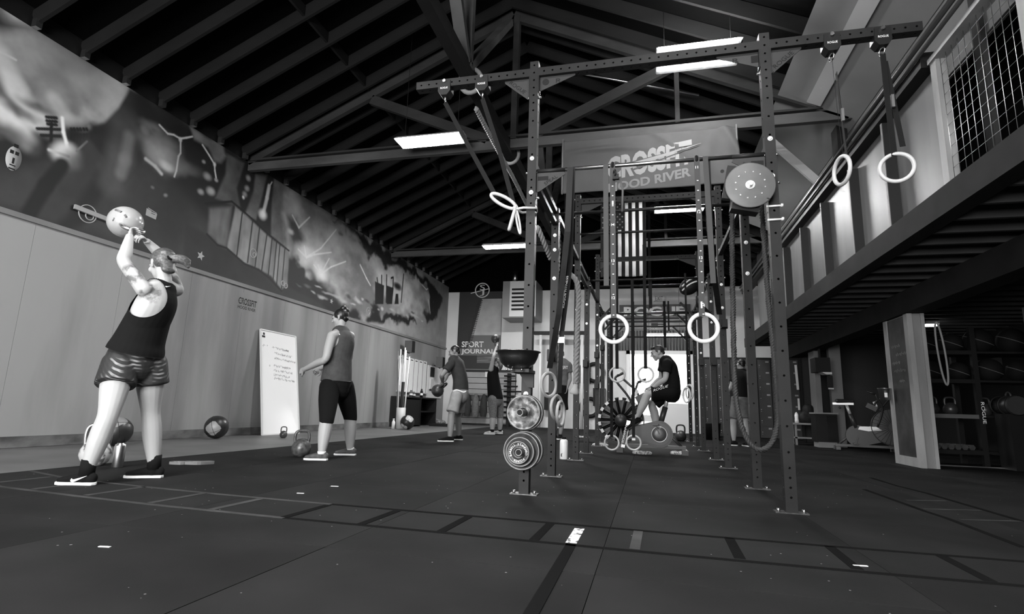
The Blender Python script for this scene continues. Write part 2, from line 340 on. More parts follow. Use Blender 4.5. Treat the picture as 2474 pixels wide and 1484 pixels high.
    poly([(700, 640), (770, 690), (820, 725), (870, 748), (930, 752), (985, 758), (1010, 772), (980, 780), (930, 778), (880, 772), (800, 752), (740, 728), (690, 700)], .012, .09, .8, 62, fill=cl(2, 3))
    for i in range(26):
        x = 720+i*12; blob((x, 690+(x-720)*.27+random.uniform(-8, 10)), random.uniform(.08, .3), random.uniform(.03, .08), random.choice((.02, .3, .4, .12)), .7, i, .2)
    # dark hill over the ledge and flat band
    poly([(450, 540), (520, 580), (600, 640), (690, 690), (760, 725), (800, 752), (780, 750), (600, 694), (440, 645)], .032, .05, .05, 71)
    # plank bridge
    def planks(v): return v*(.5+.9*noise2(Y*6, Z*1.2, 77, 3))
    poly([(505, 505), (560, 498), (552, 560), (545, 598), (525, 590), (503, 565)], .14, .06, .05, 72, fill=planks)
    poly([(568, 498), (610, 535), (650, 572), (698, 608), (694, 690), (680, 700), (655, 668), (625, 650), (590, 635), (548, 600)], .2, .03, .03, 73, fill=planks)
    for x0, z0_, x1, z1_ in ((585, 515, 572, 617), (610, 535, 598, 634), (627, 548, 616, 645), (645, 565, 632, 653), (657, 577, 648, 665), (668, 585, 660, 675), (676, 592, 668, 688), (688, 602, 680, 697)): line([(x0, z0_), (x1, z1_)], .02, .02, .02)
    line([(496, 492), (560, 487), (610, 530), (650, 568), (698, 606)], .03, .006, .02); line([(500, 566), (525, 592), (548, 600), (590, 637), (625, 652), (650, 672), (680, 703)], .03, .008, .02)
    # silhouettes of tools
    for P in ([(906, 680), (928, 690), (926, 735), (906, 735)], [(934, 690), (951, 696), (947, 735), (934, 735)], [(956, 710), (962, 710), (963, 735), (953, 735)]): poly(P, .008, .02)
    for P in ([(911, 672), (913, 690)], [(922, 666), (922, 690)], [(934, 665), (933, 730)], [(950, 672), (949, 700)], [(975, 663), (969, 730)], [(945, 672), (950, 670)]): line(P, .05, .008, .03)
    blob((960, 692), .35, .13, .006, 1, 5, .02, .4)
    # pale strip over the ledge at the far end
    poly([(800, 772), (880, 785), (930, 795), (1080, 830), (1080, 800), (1010, 790), (930, 785), (860, 770)], .22, .06, .2, 81)
    C = C*(.78+.44*noise2(Y*4, Z*4, 103, 5)); C = np.clip(1.4*C*C/(C+.05), .003, .9); return Y, Z, C
def grid_mesh(name, P, C, attr):
    n, m = P.shape[:2]; me = bpy.data.meshes.new(name); I = np.arange(n*m).reshape(n, m)
    q = np.stack([I[:-1, :-1], I[1:, :-1], I[1:, 1:], I[:-1, 1:]], -1).reshape(-1, 4)
    me.vertices.add(n*m); me.vertices.foreach_set('co', P.reshape(-1)); me.loops.add(q.size); me.loops.foreach_set('vertex_index', q.ravel())
    me.polygons.add(len(q)); me.polygons.foreach_set('loop_start', np.arange(0, q.size, 4)); me.polygons.foreach_set('loop_total', np.full(len(q), 4)); me.update(calc_edges=True)
    if C is not None:
        a = me.attributes.new(attr, 'FLOAT_COLOR', 'POINT'); c = np.ones((n*m, 4), np.float32); c[:, :3] = C.reshape(-1)[:, None]; a.data.foreach_set('color', c.ravel())
    return me
MY, MZ, MC = mural()
me = grid_mesh('mural', np.stack([np.full(MY.shape, WL+.002), MY, MZ], -1), MC, 'paint')
mur = link('mural', me, attr_mat('mural_paint', 'paint', .65), wl)

# roof: sheathing, rafters, blocking, hangers
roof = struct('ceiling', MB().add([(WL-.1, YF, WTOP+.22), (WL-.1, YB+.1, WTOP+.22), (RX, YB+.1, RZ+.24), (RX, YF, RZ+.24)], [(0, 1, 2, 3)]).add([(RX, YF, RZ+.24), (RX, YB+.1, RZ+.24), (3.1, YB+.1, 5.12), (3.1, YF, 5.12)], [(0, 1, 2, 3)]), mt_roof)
mt_raf = mat('rafter_wood', .012, .85, spec=.1, var=.3, scale=2, stretch=(.4, 1, 1))
me_l = MB().obox((WL, 0, WTOP+.12), (RX, 0, RZ+.12), .045, .21).mesh('rafter'); me_l.materials.append(mt_raf)
me_r = MB().obox((RX, 0, RZ+.12), (3.0, 0, 5.03), .045, .21).mesh('rafter'); me_r.materials.append(mt_raf)
hg = MB().box(WL+.02, WL+.10, -.035, .035, WTOP-.02, WTOP+.09).mesh('hanger'); hg.materials.append(mt_steel)
for k in range(40):
    y = -4.14+k*.61
    if y > YB-.2: break
    for me in (me_l, me_r): link('rafter', me, None, roof).location.y = y
    if y > 3: link('hanger', hg, None, roof).location.y = y
    if 2 < y < 14.5:
        for xx in (-4.9, ):
            zz = WTOP+.14+(xx-WL)*.456; part('blocking', MB().obox((xx, y+.03, zz), (xx, y+.58, zz), .04, .17), mt_raf, roof)
part('lit_eave_panel', MB().add([(1.95, 3.2, 5.40), (1.95, 13.5, 5.40), (2.99, 13.5, 4.89), (2.99, 3.2, 4.89)], [(0, 1, 2, 3)]), mat('lit_eave_plywood', .20, .7, var=.15, scale=1), roof)  # plywood ends at the lamp hood's shadow line; shade beyond is in roof colour
part('eave_board', MB().obox((2.4, 3.6, 5.15), (2.4, 8.1, 5.15), .20, .03, (.44, 0, .9)), mat('pale_board', .38, .6), roof)
mt_truss_b = mat('chord_timber', .06, .7, var=.35, scale=2.5, stretch=(.5, 1, 1.5), spec=.2); mt_strut = mat('strut_timber', .085, .7, var=.3, scale=2.5, spec=.2)
# trusses over the hall
def truss(y, lab):
    t = thing('roof_truss', (RX, y, 4.92), lab, 'truss', 'roof trusses')
    L = lambda n, a, b, w, h: part(n, MB().obox((a[0], y, a[1]), (b[0], y, b[1]), w, h), mt_truss, t)
    mt_truss_hold = mt_truss_b; part('bottom_chord', MB().obox((WL+.02, y, 5.0), (2.92, y, 5.0), .09, .155), mt_truss_b, t); L('upper_board', (WL+.02, 5.125), (2.92, 5.125), .14, .035)
    L('top_chord', (WL, 5.11), (RX, RZ-.02), .09, .17); L('top_chord', (RX, RZ-.02), (2.9, 4.99), .09, .17)
    L('king_post', (RX+.06, 5.08), (RX+.06, 7.4), .10, .13); L('web', (-1.8, 5.12), (.45, 6.12), .09, .17); L('web', (-2.6, 5.12), (-4.85, 6.12), .09, .17)
    L('web', (.5, 6.1), (.5, 5.1), .07, .12)
    return t
truss(8.25, 'timber roof truss whose bottom chord carries the hanging gym banner')
truss(14.3, 'far timber roof truss seen behind the hanging flag')
sp = thing('spine_beam', (RX-.05, 8, 4.9), 'dark timber spine beam under the ridge with the stowed climbing rope tied to it', 'beam')
SX = RX-.06
part('beam', MB().box(SX-.07, SX+.07, 2.2, 14.3, 4.86, 5.06), mt_dark, sp)
for y0, z0, y1, z1 in ((6.1, 5.0, 6.1, 7.35), (6.15, 5.05, 8.1, 7.2), (6.05, 5.05, 4.55, 7.15), (12.2, 5.0, 12.2, 7.35), (12.15, 5.05, 10.3, 7.2), (12.25, 5.05, 14.1, 7.2)):
    part('strut', MB().obox((SX, y0, z0), (SX, y1, z1), .10, .15, (1, 0, 0)), mt_strut, sp)
single('conduit_pipe', MB().cyl((-2.0, 8.9, 6.9), (.9, 8.9, 5.95), .018, 8), mt_steel, 'thin conduit pipe strapped under the roof above the near light', 'pipe')

# mezzanine on the right
mz = struct('wall_right', MB().box(2.73, 2.78, 5.52, 14.6, 2.74, 4.0), mt_plydark)
part('rim_beam', MB().box(2.61, 2.78, 1.2, 16.2, 2.49, 2.74), mt_dark, mz)
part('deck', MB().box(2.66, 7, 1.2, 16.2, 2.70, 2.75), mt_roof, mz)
me_j = MB().box(2.76, 6.9, -.022, .022, 2.50, 2.70).mesh('joist'); me_j.materials.append(mat('joist_wood', .05, .85, spec=.1, var=.3, scale=2))
for k in range(36): link('joist', me_j, None, mz).location.y = 1.6+k*.41
part('girder', MB().box(3.62, 3.9, 1.2, 16.2, 2.175, 2.50), mt_dark, mz)
mt_strip = mat('black_strip', .01, .5)
for y, zt in ((11.35, 3.916), (10.1, 3.903), (8.9, 3.901), (7.68, 3.901), (6.58, 3.96)):
    part('lit_edge', MB().box(2.612, 2.617, y-.04, y+.0, 2.74, zt+.0), mat('lit_edge_tone', .13, .6), mz)  # lit side face of each post, put in as a paler strip
    part('black_strip', MB().box(2.617, 2.73, y-.045, y+.005, 2.74, zt), mt_strip, mz)
part('rail_board', MB().box(2.60, 2.79, 5.55, 16.2, 4.0, 4.16), mt_black, mz)
for x, z, r in ((2.56, 4.19, .028), (2.57, 4.10, .02), (2.60, 4.26, .018)): part('pipe', MB().cyl((x, 3.2, z), (x, 16.2, z), r, 8), mat('pipe_paint', .025, .35), mz)
part('eave_wall', MB().box(3.0, 3.05, 3.0, 16, 4.1, 5.05), mat('eave_wall_paint', .13, .8, var=.15, scale=1), mz)
for k in range(16):
    y = 6.6+k*.36; part('bracket', MB().prism([(2.97, y, 4.48), (2.97, y+.13, 4.48), (2.97, y+.065, 4.60)], (.03, 0, 0)), mt_black, mz)
part('support_post', MB().box(2.8, 2.94, 8.5, 8.75, 3.9, 5.6), mt_dark, mz)
part('eave_brace', MB().obox((2.0, 9.2, 5.2), (2.85, 9.2, 4.2), .06, .12), mt_drywall, mz)
struct('wall_mezzanine', MB().box(6.9, 7, 1.2, YB, 0, 5.1).box(3.0, 7, 1.2, YB, 5.05, 5.12), mat('mezzanine_wall', .012, .8))
struct('wall_under_mezzanine', MB().box(3.9, 7, 15.9, 16.0, 0, 2.6), mat('storage_wall', .03, .8))
# chalkboard column
wc = struct('pillar_chalkboard', MB().box(3.68, 3.87, 8.98, 9.80, 0, 2.175), mat('column_wood', .17, .6, var=.25, scale=3, stretch=(1, 1, .3)))
part('chalkboard', MB().box(3.672, 3.682, 9.08, 9.68, .13, 2.16), mat('chalkboard', .022, .6, var=.9, scale=5, detail=9), wc)
mt_rail = mat('pale_wood', .24, .55, var=.3, scale=4, stretch=(1, 1, .3))
for a in ((3.655, 3.685, 8.96, 9.08, 0, 2.175), (3.655, 3.685, 9.68, 9.80, 0, 2.175), (3.655, 3.68, 9.08, 9.68, 0, .13), (3.66, 3.72, 8.955, 8.985, 0, 2.175), (3.83, 3.875, 8.955, 8.985, 0, 2.175)): part('frame_board', MB().box(*a), mt_rail, wc)
for i, (x, z, w) in enumerate(((9.45, 1.75, .3), (9.3, 1.62, .35), (9.5, 1.5, .28), (9.4, 1.38, .4), (9.35, 1.22, .2))):
    part('chalk_writing', MB().tube([(3.670, x-w/2+w*j/22, z+.02*math.sin(j*2.1+i)+.012*math.sin(j*5.)) for j in range(23)], .002, 4), mat('chalk', .28, .9), wc)
struct('pillar_pale', MB().box(4.95, 5.07, 8.6, 8.75, 0, 2.2), mt_plydark)
# cage panel in the mezzanine parapet
cg = thing('wire_mesh_panel', (2.68, 4.9, 2.75), 'welded wire mesh guard panel in a pale timber frame on the mezzanine edge', 'mesh panel')
part('post', MB().box(2.66, 2.75, 5.42, 5.52, 2.74, 4.02), mt_rail, cg); part('post', MB().box(2.66, 2.75, 4.17, 4.3, 2.74, 4.05), mt_rail, cg)
part('top_rail', MB().box(2.64, 2.76, 2.8, 5.52, 4.0, 4.05), mt_rail, cg)
mt_wire = mat('galvanised_wire', .5, .35, 1.)
me_w = MB().cyl((2.7, 0, 2.74), (2.7, 0, 4.0), .0028, 5).mesh('upright_wire'); me_w.materials.append(mt_wire)
for k in range(12): link('upright_wire', me_w, None, cg).location.y = 4.34+k*.098
me_w = MB().cyl((2.7, 4.3, 0), (2.7, 5.42, 0), .002, 5).mesh('cross_wire'); me_w.materials.append(mat('thin_wire', .35, .4, 1.))
for k in range(12): link('cross_wire', me_w, None, cg).location.z = 2.8+k*.103
for y in (4.6, 5.25): part('stud', MB().box(2.95, 3.0, y, y+.12, 2.75, 4.9), mt_truss, cg) if False else struct('trim_%d' % (2 if y < 5 else 3), MB().box(2.95, 3.0, y, y+.12, 2.75, 4.9), mt_truss)

# back wall: sport-journal panel, roll-up door, glass doors
bp = struct('wall_panel_back', MB().box(-6.9, -5.22, YB-.03, YB, 2.0, 4.9), mat('panel_dark', .022, .7))
part('pale_field', MB().prism([(-6.0, YB-.032, 4.62), (-5.23, YB-.032, 4.62), (-5.23, YB-.032, 3.25), (-6.35, YB-.032, 3.25)], (0, .001, 0)), mat('panel_pale', .33, .7, var=.2, scale=2), bp)
part('grey_field', MB().prism([(-6.35, YB-.032, 3.25), (-5.23, YB-.032, 3.25), (-5.23, YB-.032, 2.5), (-6.9, YB-.032, 2.5), (-6.9, YB-.032, 2.75), (-6.5, YB-.032, 2.75)], (0, .001, 0)), mat('panel_grey', .11, .7), bp)
part('stripe_field', MB().box(-6.1, -5.23, YB-.0335, YB-.03, 2.2, 2.5), mat('panel_stripes', .13, .7, var=.8, scale=1, stretch=(.5, 1, 22), contrast=(.45, .55)), bp)
mt_coil = mat('coil_black', .012, .5)
for k in range(26):
    z = 4.55-k*.066; x = -6.02-k*.0145; part('coil_ring', MB().obox((x-.14, YB-.045, z-.01), (x+.05, YB-.045, z+.012), .02, .026, (0, 0, 1)), mt_coil, bp)
mt_wht = mat('white_lettering', .62, .6)
text('lettering', 'SPORT', (-6.72, YB-.034, 2.80), (1, 0, 0), (0, 0, 1), .22, mt_wht, bp, width=.85, offset=.025)
text('lettering', 'JOURNALS', (-6.72, YB-.034, 2.52), (1, 0, 0), (0, 0, 1), .22, mt_wht, bp, width=1.42, offset=.025)
part('emblem_ring', MB().torus((-6.0, YB-.045, 4.95), (0, 1, 0), .27, .022), mt_wht, bp)
text('emblem_letter', 'S', (-6.1, YB-.05, 4.96), (1, 0, 0), (0, 0, 1), .2, mt_wht, bp, width=.2); text('emblem_letter', 'J', (-6.1, YB-.05, 4.74), (1, 0, 0), (0, 0, 1), .2, mt_wht, bp, width=.18)
part('emblem_bar', MB().obox((-6.45, YB-.045, 4.84), (-5.75, YB-.045, 5.0), .02, .03, (0, 0, 1)), mt_wht, bp)
d1 = struct('door_1', MB().box(-6.85, -4.6, YB-.05, YB-.01, 0, 1.98), mat('rollup_gap', .012, .7))
zz = .06
mt_slat = mat('rollup_slat', .26, .5, var=.15, scale=2)
while zz < 1.9: part('door_slat', MB().box(-6.83, -4.62, YB-.08, YB-.05, zz, zz+.185), mt_slat, d1); zz += .205
part('notice', MB().box(-5.75, -5.5, YB-.085, YB-.08, 1.72, 1.9), mt_wht, d1)
d2 = struct('door_2', MB().box(-.72, -.6, YB-.12, YB-.005, 0, 2.7).box(1.33, 1.45, YB-.12, YB-.005, 0, 2.7).box(-.72, 1.45, YB-.12, YB-.005, 2.58, 2.7).box(.34, .46, YB-.11, YB-.02, 0, 2.58), mat('white_door', .75, .4))
for x0, x1 in ((-.6, .34), (.46, 1.33)):
    part('door_rail', MB().box(x0, x1, YB-.1, YB-.03, 0, .95 if x0 > 0 else .55), MATS['white_door'], d2)
    part('door_pane', MB().box(x0, x1, YB-.065, YB-.06, .95 if x0 > 0 else .55, 2.58), glass('door_glass'), d2)
for k in range(5): part('muntin', MB().box(-.6+.17*k, -.588+.17*k, YB-.07, YB-.055, .55, 2.58), mt_black, d2)
for z in (1.1, 1.6, 2.1): part('muntin', MB().box(-.6, .34, YB-.07, YB-.055, z, z+.012), mt_black, d2)
struct('outside_ground', MB().box(-6, 7, YB+.2, 32, -.2, -.05), mat('asphalt', .4, .9)); o_out = struct('outside_wall', MB().box(-5, 6, 27, 27.2, -.1, 3.2), mat('neighbour_wall', .5, .8, var=.3, scale=1))
# ================================================================== LAMPS
mt_tube = emit('lamp_tube', 42); mt_hood = mat('lamp_hood', .75, .4); mt_hoodd = mat('dull_hood', .04, .6)
def lamp(x, y, z, L, lab, cover=True, w=.34, dy_=.1, tube=None):
    t = thing('strip_light', (x, y, z), lab, 'ceiling light', 'hanging fluorescent lights')
    h = MB().prism([(x-L/2, y-w/2, z-.0), (x-L/2, y-w/2-.015, z-.012), (x-L/2, y-.07, z+.075), (x-L/2, y+.07, z+.075), (x-L/2, y+w/2+.015, z-.012), (x-L/2, y+w/2, z), (x-L/2, y+.065, z+.062), (x-L/2, y-.065, z+.062)], (L, 0, 0))
    part('hood', h, mt_hood if cover else mt_hoodd, t)
    for s in (-1, 1): part('end_cap', MB().prism([(x+s*L/2, y-w/2, z-.005), (x+s*L/2, y+w/2, z-.005), (x+s*L/2, y+.07, z+.07), (x+s*L/2, y-.07, z+.07)], (.006*s, 0, 0)), mt_hood, t)
    if cover: part('diffuser', MB().box(x-L/2+.01, x+L/2-.01, y-w/2+.012, y+w/2-.012, z-.012, z+.004), tube or mt_tube, t)
    else:
        for dy in (-dy_, dy_): part('tube', MB().cyl((x-L/2+.02, y+dy, z+.012), (x+L/2-.02, y+dy, z+.012), .02, 8), tube or emit('bare_tube', 90), t)
    for s in (-.4, .4):
        zr = (WTOP+.1+(x-WL)*.456) if x < RX else RZ-.49*(x-RX)
        part('hanging_wire', MB().cyl((x+s*L, y, z+.07), (x+s*L, y, zr), .004, 5), mt_black, t)
    return t
lamp(-3.39, 7.67, 4.9, 1.15, 'bright hooded light nearest the mural, hung left of the climbing rope')
lamp(-3.7, 13.68, 4.92, 1.2, 'smaller bright light farther down the left row, above the speakers', tube=emit('far_lamp_tube', 95))
lamp(.69, 6.86, 5.3, 1.05, 'light hung behind the top crossbeam of the rig', False, .56, .23)
lamp(.745, 12.55, 5.3, 1.1, 'twin tube light glowing beside the flag', False, .42, .1, emit('flag_lamp_tube', 170))
lamp(-3.4, 1.2, 4.9, 1.2, 'added light over the foreground on the left, out of the frame'); lamp(.7, 1.2, 5.2, 1.2, 'added light over the foreground on the right, out of the frame')  # unseen lamps continuing both rows, added to light the foreground
lamp(-3.4, -3.6, 4.9, 1.2, 'added light behind the camera on the left'); lamp(.7, -3.6, 5.2, 1.2, 'added light behind the camera on the right')  # two more unseen lamps of the rows, added for the foreground light
def lamp2(p, L, lab):
    t = thing('strip_light', p, lab, 'ceiling light', 'hanging fluorescent lights'); x, y, z = p
    if z > 2.6: [part('hanging_wire', MB().cyl((x+q*L, y, z+.05), (x+q*L, y, RZ+.02-.49*(x-RX)), .004, 5), mt_black, t) for q in (-.4, .4)]
    part('housing', MB().box(x-L/2, x+L/2, y-.09, y+.09, z+.02, z+.08), mt_hood, t); part('diffuser', MB().box(x-L/2+.01, x+L/2-.01, y-.07, y+.07, z-.01, z+.02), emit('dim_diffuser', 9), t)
lamp2(tuple(at(1605, 812, 'y', 17.4)), 1.15, 'bright strip light below the far banner over the glass doors')
lamp2((5.20, 11.8, 2.42), .22, 'small light under the mezzanine seen beside the chalkboard column')
# ================================================================== PULL-UP RIG
mt_rig = mat('rig_powder_coat', .014, .5, var=.25, scale=5, spec=.2); mt_hole = mat('hole_dark', .004, .9); mt_bar = mat('bare_bar', .35, .28, 1.)
mt_rigd = mat('rig_powder_coat_dark', .007, .5, spec=.25); mt_base = mat('scuffed_base_plate', .10, .4, .8, var=.5, scale=18)
mt_web = mat('nylon_webbing', .008, .8, spec=.15); mt_webg = mat('grey_webbing', .06, .7); mt_mark = mat('white_marking', .8, .6)
mt_wood = mat('birch_ring', .45, .45, var=.12, scale=8, stretch=(1, 1, 1)); mt_ringw = mat('white_ring', .6, .45)
def perf_face(mb, o, d, s, w, L, ts, r):
    """one side of a tube with round holes; o = middle of its start edge"""
    o, d, s = V(o), V(d), V(s); n = 16; cur = 0.; ts = sorted(ts)
    inn = d.cross(s)
    for i, t in enumerate(ts):
        gap = min([abs(t-u) for u in ts if u != t]+[w]); c = min(w/2, gap/2*.98)
        if t-c < cur-1e-4 or t+c > L: continue
        if t-c > cur+1e-4: mb.add([o+d*cur-s*(w/2), o+d*cur+s*(w/2), o+d*(t-c)+s*(w/2), o+d*(t-c)-s*(w/2)], [(0, 1, 2, 3)])
        bd = []
        for k in range(n):
            a = 2*PI*k/n; ca, sa = math.cos(a), math.sin(a); m = max(abs(ca), abs(sa)); bd.append((ca/m*c, sa/m*w/2))
        vs = [o+d*(t+p)+s*q for p, q in bd]+[o+d*(t+r*math.cos(2*PI*k/n))+s*(r*math.sin(2*PI*k/n)) for k in range(n)]
        vs += [p+inn*.012 for p in vs[n:]]
        mb.add(vs, [(k, (k+1) % n, n+(k+1) % n, n+k) for k in range(n)]+[(n+k, n+(k+1) % n, 2*n+(k+1) % n, 2*n+k) for k in range(n)])
        cur = t+c
    mb.add([o+d*cur-s*(w/2), o+d*cur+s*(w/2), o+d*L+s*(w/2), o+d*L-s*(w/2)], [(0, 1, 2, 3)])
def perf_beam(a, b, w, ts, r=.0085, up=(0, 0, 1), sides=True):
    a, b = V(a), V(b); d = (b-a).normalized(); L = (b-a).length; u = V(up)
    x = d.cross(u).normalized(); u = x.cross(d).normalized(); mb = MB(); h = w/2
    perf_face(mb, a-x*h, d, u, w, L, ts, r) ; perf_face(mb, a+x*h, d, -u, w, L, ts, r)
    perf_face(mb, a+u*h, d, x, w, L, ts if sides else [], r); perf_face(mb, a-u*h, d, -x, w, L, ts if sides else [], r)
    for p in (a, b): mb.add([p-x*h-u*h, p+x*h-u*h, p+x*h+u*h, p-x*h+u*h], [(0, 1, 2, 3)])
    return mb
def frange(a, b, s):
    out = []
    while a < b: out.append(a); a += s
    return out
HT = [.105, .17, .235, .30]+frange(.405, 2.25, .176)
HOLES = HT+[2.34, 2.41, 2.48, 2.55]+frange(2.78, 3.12, .155)+frange(3.19, 3.64, .072)
HOLES2 = HT+frange(2.30, 2.73, .075)
PW, PX = .076, .935
ROWS = [(4.24, 3.66), (5.46, 2.757), (7.33, 3.66), (8.57, 2.757), (10.43, 3.66), (11.7, 2.757), (13.5, 2.757)]
rig = thing('pull_up_rig', (0, 8, 0), 'long black perforated steel pull-up rig standing down the middle of the gym', 'rig')
posts = {}
me_post = {h: perf_beam((0, 0, 0), (0, 0, h), PW, HOLES if h > 3 else HOLES2, up=(0, 1, 0)).mesh('upright') for h in (3.66, 2.757)}
for m in me_post.values(): m.materials.append(mt_rig)
me_foot = MB().box(-.105, .105, -.05, .05, 0, .008).mesh('foot_plate'); me_foot.materials.append(mt_base)
me_hex = MB().cyl((0, 0, 0), (0, 0, .022), .012, 6).mesh('anchor_bolt'); me_hex.materials.append(mt_chrome)
for i, (y, h) in enumerate(ROWS):
    for s in (-1, 1):
        u = link('upright', me_post[h], None, rig); u.location = (s*PX, y+PW/2, 0); posts[i, s] = u
        f = link('foot_plate', me_foot, None, u); f.location = (0, 0, 0)
        for q in (-.08, .08): b = link('anchor_bolt', me_hex, None, u); b.location = (q, -.01, .006)
me_wash = MB().cyl((0, 0, 0), (0, -.004, 0), .0185, 16).lathe((0, -.004, 0), (0, -1, 0), [(.013, 0), (.012, .007), (.006, .010), (0, .010)], 12).mesh('washer_bolt'); me_wash.materials.append(mat('white_washer', .8, .35, .3))
me_bolt = MB().cyl((0, 0, 0), (.022, 0, 0), .010, 6).cyl((0, 0, 0), (.004, 0, 0), .016, 12).mesh('side_bolt'); me_bolt.materials.append(mt_chrome)
def wash(i, s, z):
    o = link('washer_bolt', me_wash, None, posts[i, s]); o.location = (0, -PW/2, z)
def sbolt(i, s, z, side, dy=0):
    o = link('side_bolt', me_bolt, None, posts[i, s]); o.location = (side*PW/2, dy, z); o.rotation_euler = (0, 0, 0 if side > 0 else PI)
for x, y in ((1284, 383), (1281, 465), (1271, 905), (1268, 952)): wash(0, -1, at(x, y, 'y', 4.24).z)
for x, y in ((1860, 335), (1867, 425)): wash(0, 1, at(x, y, 'y', 4.24).z)
for x, y in ((1333, 604), (1332, 673), (1334, 569)): wash(1, -1, at(x, y, 'y', 5.46).z)
for x, y in ((1801, 586), (1805, 661)): wash(1, 1, at(x, y, 'y', 5.46).z)
for x, y in ((1384, 748),): wash(2, -1, at(x, y, 'y', 7.33).z)
for x, y in ((1732, 604), (1732, 688), (1739, 744)): wash(2, 1, at(x, y, 'y', 7.33).z)
for x, y in ((1407, 736), (1407, 782)): wash(3, -1, at(x, y, 'y', 8.57).z)
for x, y in ((1711, 729), (1713, 779)): wash(3, 1, at(x, y, 'y', 8.57).z)
for x, y in ((1434, 761), (1447, 835)): wash(4, -1, at(x, y, 'y', 10.43).z)
for x, y in ((1673, 853), (1662, 762)): wash(4, 1, at(x, y, 'y', 10.43).z)
for i in range(7):
    h = ROWS[i][1]
    for s in (-1, 1):
        for z in ((h-.06, h-.33) if h > 3 else (h-.05, h-.14)): sbolt(i, s, z, 1); sbolt(i, s, z, -1)
        if h > 3: sbolt(i, s, 2.63, 1); sbolt(i, s, 2.63, -1); sbolt(i, s, 2.4, 1)
# top crossbeams
def crossbeam(y, x0, x1, z): part('crossbeam', perf_beam((x0, y+PW/2, z), (x1, y+PW/2, z), PW, frange(.05, x1-x0, .0745)), mt_rig, rig)
ZC = 3.556
crossbeam(4.24, -2.05, -PX-PW/2, ZC); crossbeam(4.24, -PX+PW/2, PX-PW/2, ZC); crossbeam(4.24, PX+PW/2, 2.03, ZC)
for i in (2, 4): crossbeam(ROWS[i][0], -PX+PW/2, PX-PW/2, ZC)
def gusset(y, x, s, z, lx, lz, body=None, slot=True):
    """triangular plate under a beam: leg lx along the beam (sign s), lz down the post"""
    yy = y+PW/2; pts = [(x, yy-.004, z), (x+s*lx, yy-.004, z), (x+s*lx, yy-.004, z-.015), (x+s*.02, yy-.004, z-lz), (x, yy-.004, z-lz)]
    g = part('gusset', MB().prism(pts if s > 0 else pts[::-1], (0, .008, 0)), mat('gusset_coat', .032, .5, spec=.2), rig)
    part('gusset_flange', MB().obox((x+s*.004, yy, z), (x+s*.004, yy, z-lz-.02), .075, .006, (1, 0, 0)), mt_rig, g)
    if body:
        a = math.atan2(lz-.02, lx-.02); d = V((math.cos(a), 0, math.sin(a))) if s > 0 else V((math.cos(a), 0, -math.sin(a))); up = V((-d.z, 0, d.x))
        p0 = V((x+s*.02, yy-.0055, z-lz)) if s > 0 else V((x+s*lx, yy-.0055, z-.015))
        text('lettering', body, p0+d*(lx*.16)+up*.014, d, up, .036, mt_hole, g, width=math.hypot(lx, lz)*.6)
    return g
zb = ZC-PW/2
gusset(4.24, PX+PW/2, 1, zb, .235, .20, 'ROGUE'); gusset(4.24, -PX-PW/2, -1, zb, .235, .20, 'ROGUE')
g = gusset(4.24, PX-PW/2, -1, zb, .32, .13); text('lettering', 'R', (PX-PW/2-.20, 4.24+PW/2-.0055, zb-.075), (1, 0, 0), (0, 0, 1), .04, mt_hole, g, width=.05); part('gusset_slot', MB().box(PX-PW/2-.06, PX-PW/2-.005, 4.271, 4.2735, zb-.09, zb-.03), mt_hole, g)
g = gusset(4.24, -PX+PW/2, 1, zb, .32, .13); text('lettering', 'R', (-PX+PW/2+.15, 4.24+PW/2-.0055, zb-.07), (1, 0, 0), (0, 0, 1), .04, mt_hole, g, width=.05); part('gusset_slot', MB().cyl((-PX+PW/2+.06, 4.2735, zb-.05), (-PX+PW/2+.06, 4.271, zb-.05), .03, 14), mt_hole, g)
for i in (2, 4):
    for s in (-1, 1): gusset(ROWS[i][0], s*(PX-PW/2), -s, zb, .30, .14)
# pull-up bars
def pbar(y, z, r=.0165, m=mt_bar, x=PX-PW/2): return part('pull_up_bar', MB().cyl((-x, y+PW/2, z), (x, y+PW/2, z), r, 14), m, rig)
def speal(y, z, s):
    x = s*(PX-PW/2); yy = y+PW/2; t = -s
    pts = [(x, yy-.004, z-.018), (x+t*.23, yy-.004, z-.02), (x+t*.24, yy-.004, z-.045), (x+t*.02, yy-.004, z-.185), (x, yy-.004, z-.185)]
    g = part('bar_bracket', MB().prism(pts if t > 0 else pts[::-1], (0, .008, 0)), mat('gusset_coat', .032, .5, spec=.2), rig)
    part('bracket_slot', MB().box(min(x+t*.01, x+t*.10), max(x+t*.01, x+t*.10), yy-.0062, yy-.004, z-.085, z-.05), mt_hole, g)
    a = math.atan2(.14, .22); d = V((math.cos(a), 0, math.sin(a))) if t > 0 else V((math.cos(a), 0, -math.sin(a))); up = V((-d.z, 0, d.x))
    p0 = V((x+t*.02, yy-.0055, z-.185)) if t > 0 else V((x+t*.24, yy-.0055, z-.045))
    text('lettering', 'SPEAL', p0+d*.075+up*.012, d, up, .03, mt_hole, g, width=.125)
    part('bar_sleeve', MB().cyl((x, yy, z), (x+t*.24, yy, z), .018, 12), mt_rig, rig)
pbar(4.24, 2.637); speal(4.24, 2.637, -1); speal(4.24, 2.637, 1)
pbar(5.46, 2.70, .0165, mt_rigd); pbar(7.33, 3.08, .0165, mt_rigd); pbar(8.57, 2.70, .0165, mt_rigd); pbar(10.43, 2.50, .0165, mt_bar); pbar(11.7, 2.70, .0165, mt_rigd); pbar(13.5, 2.70, .0165, mt_rigd)
pbar(10.43, 3.02, .02, mt_rigd); pbar(11.7, 2.2, .0165, mt_rigd)
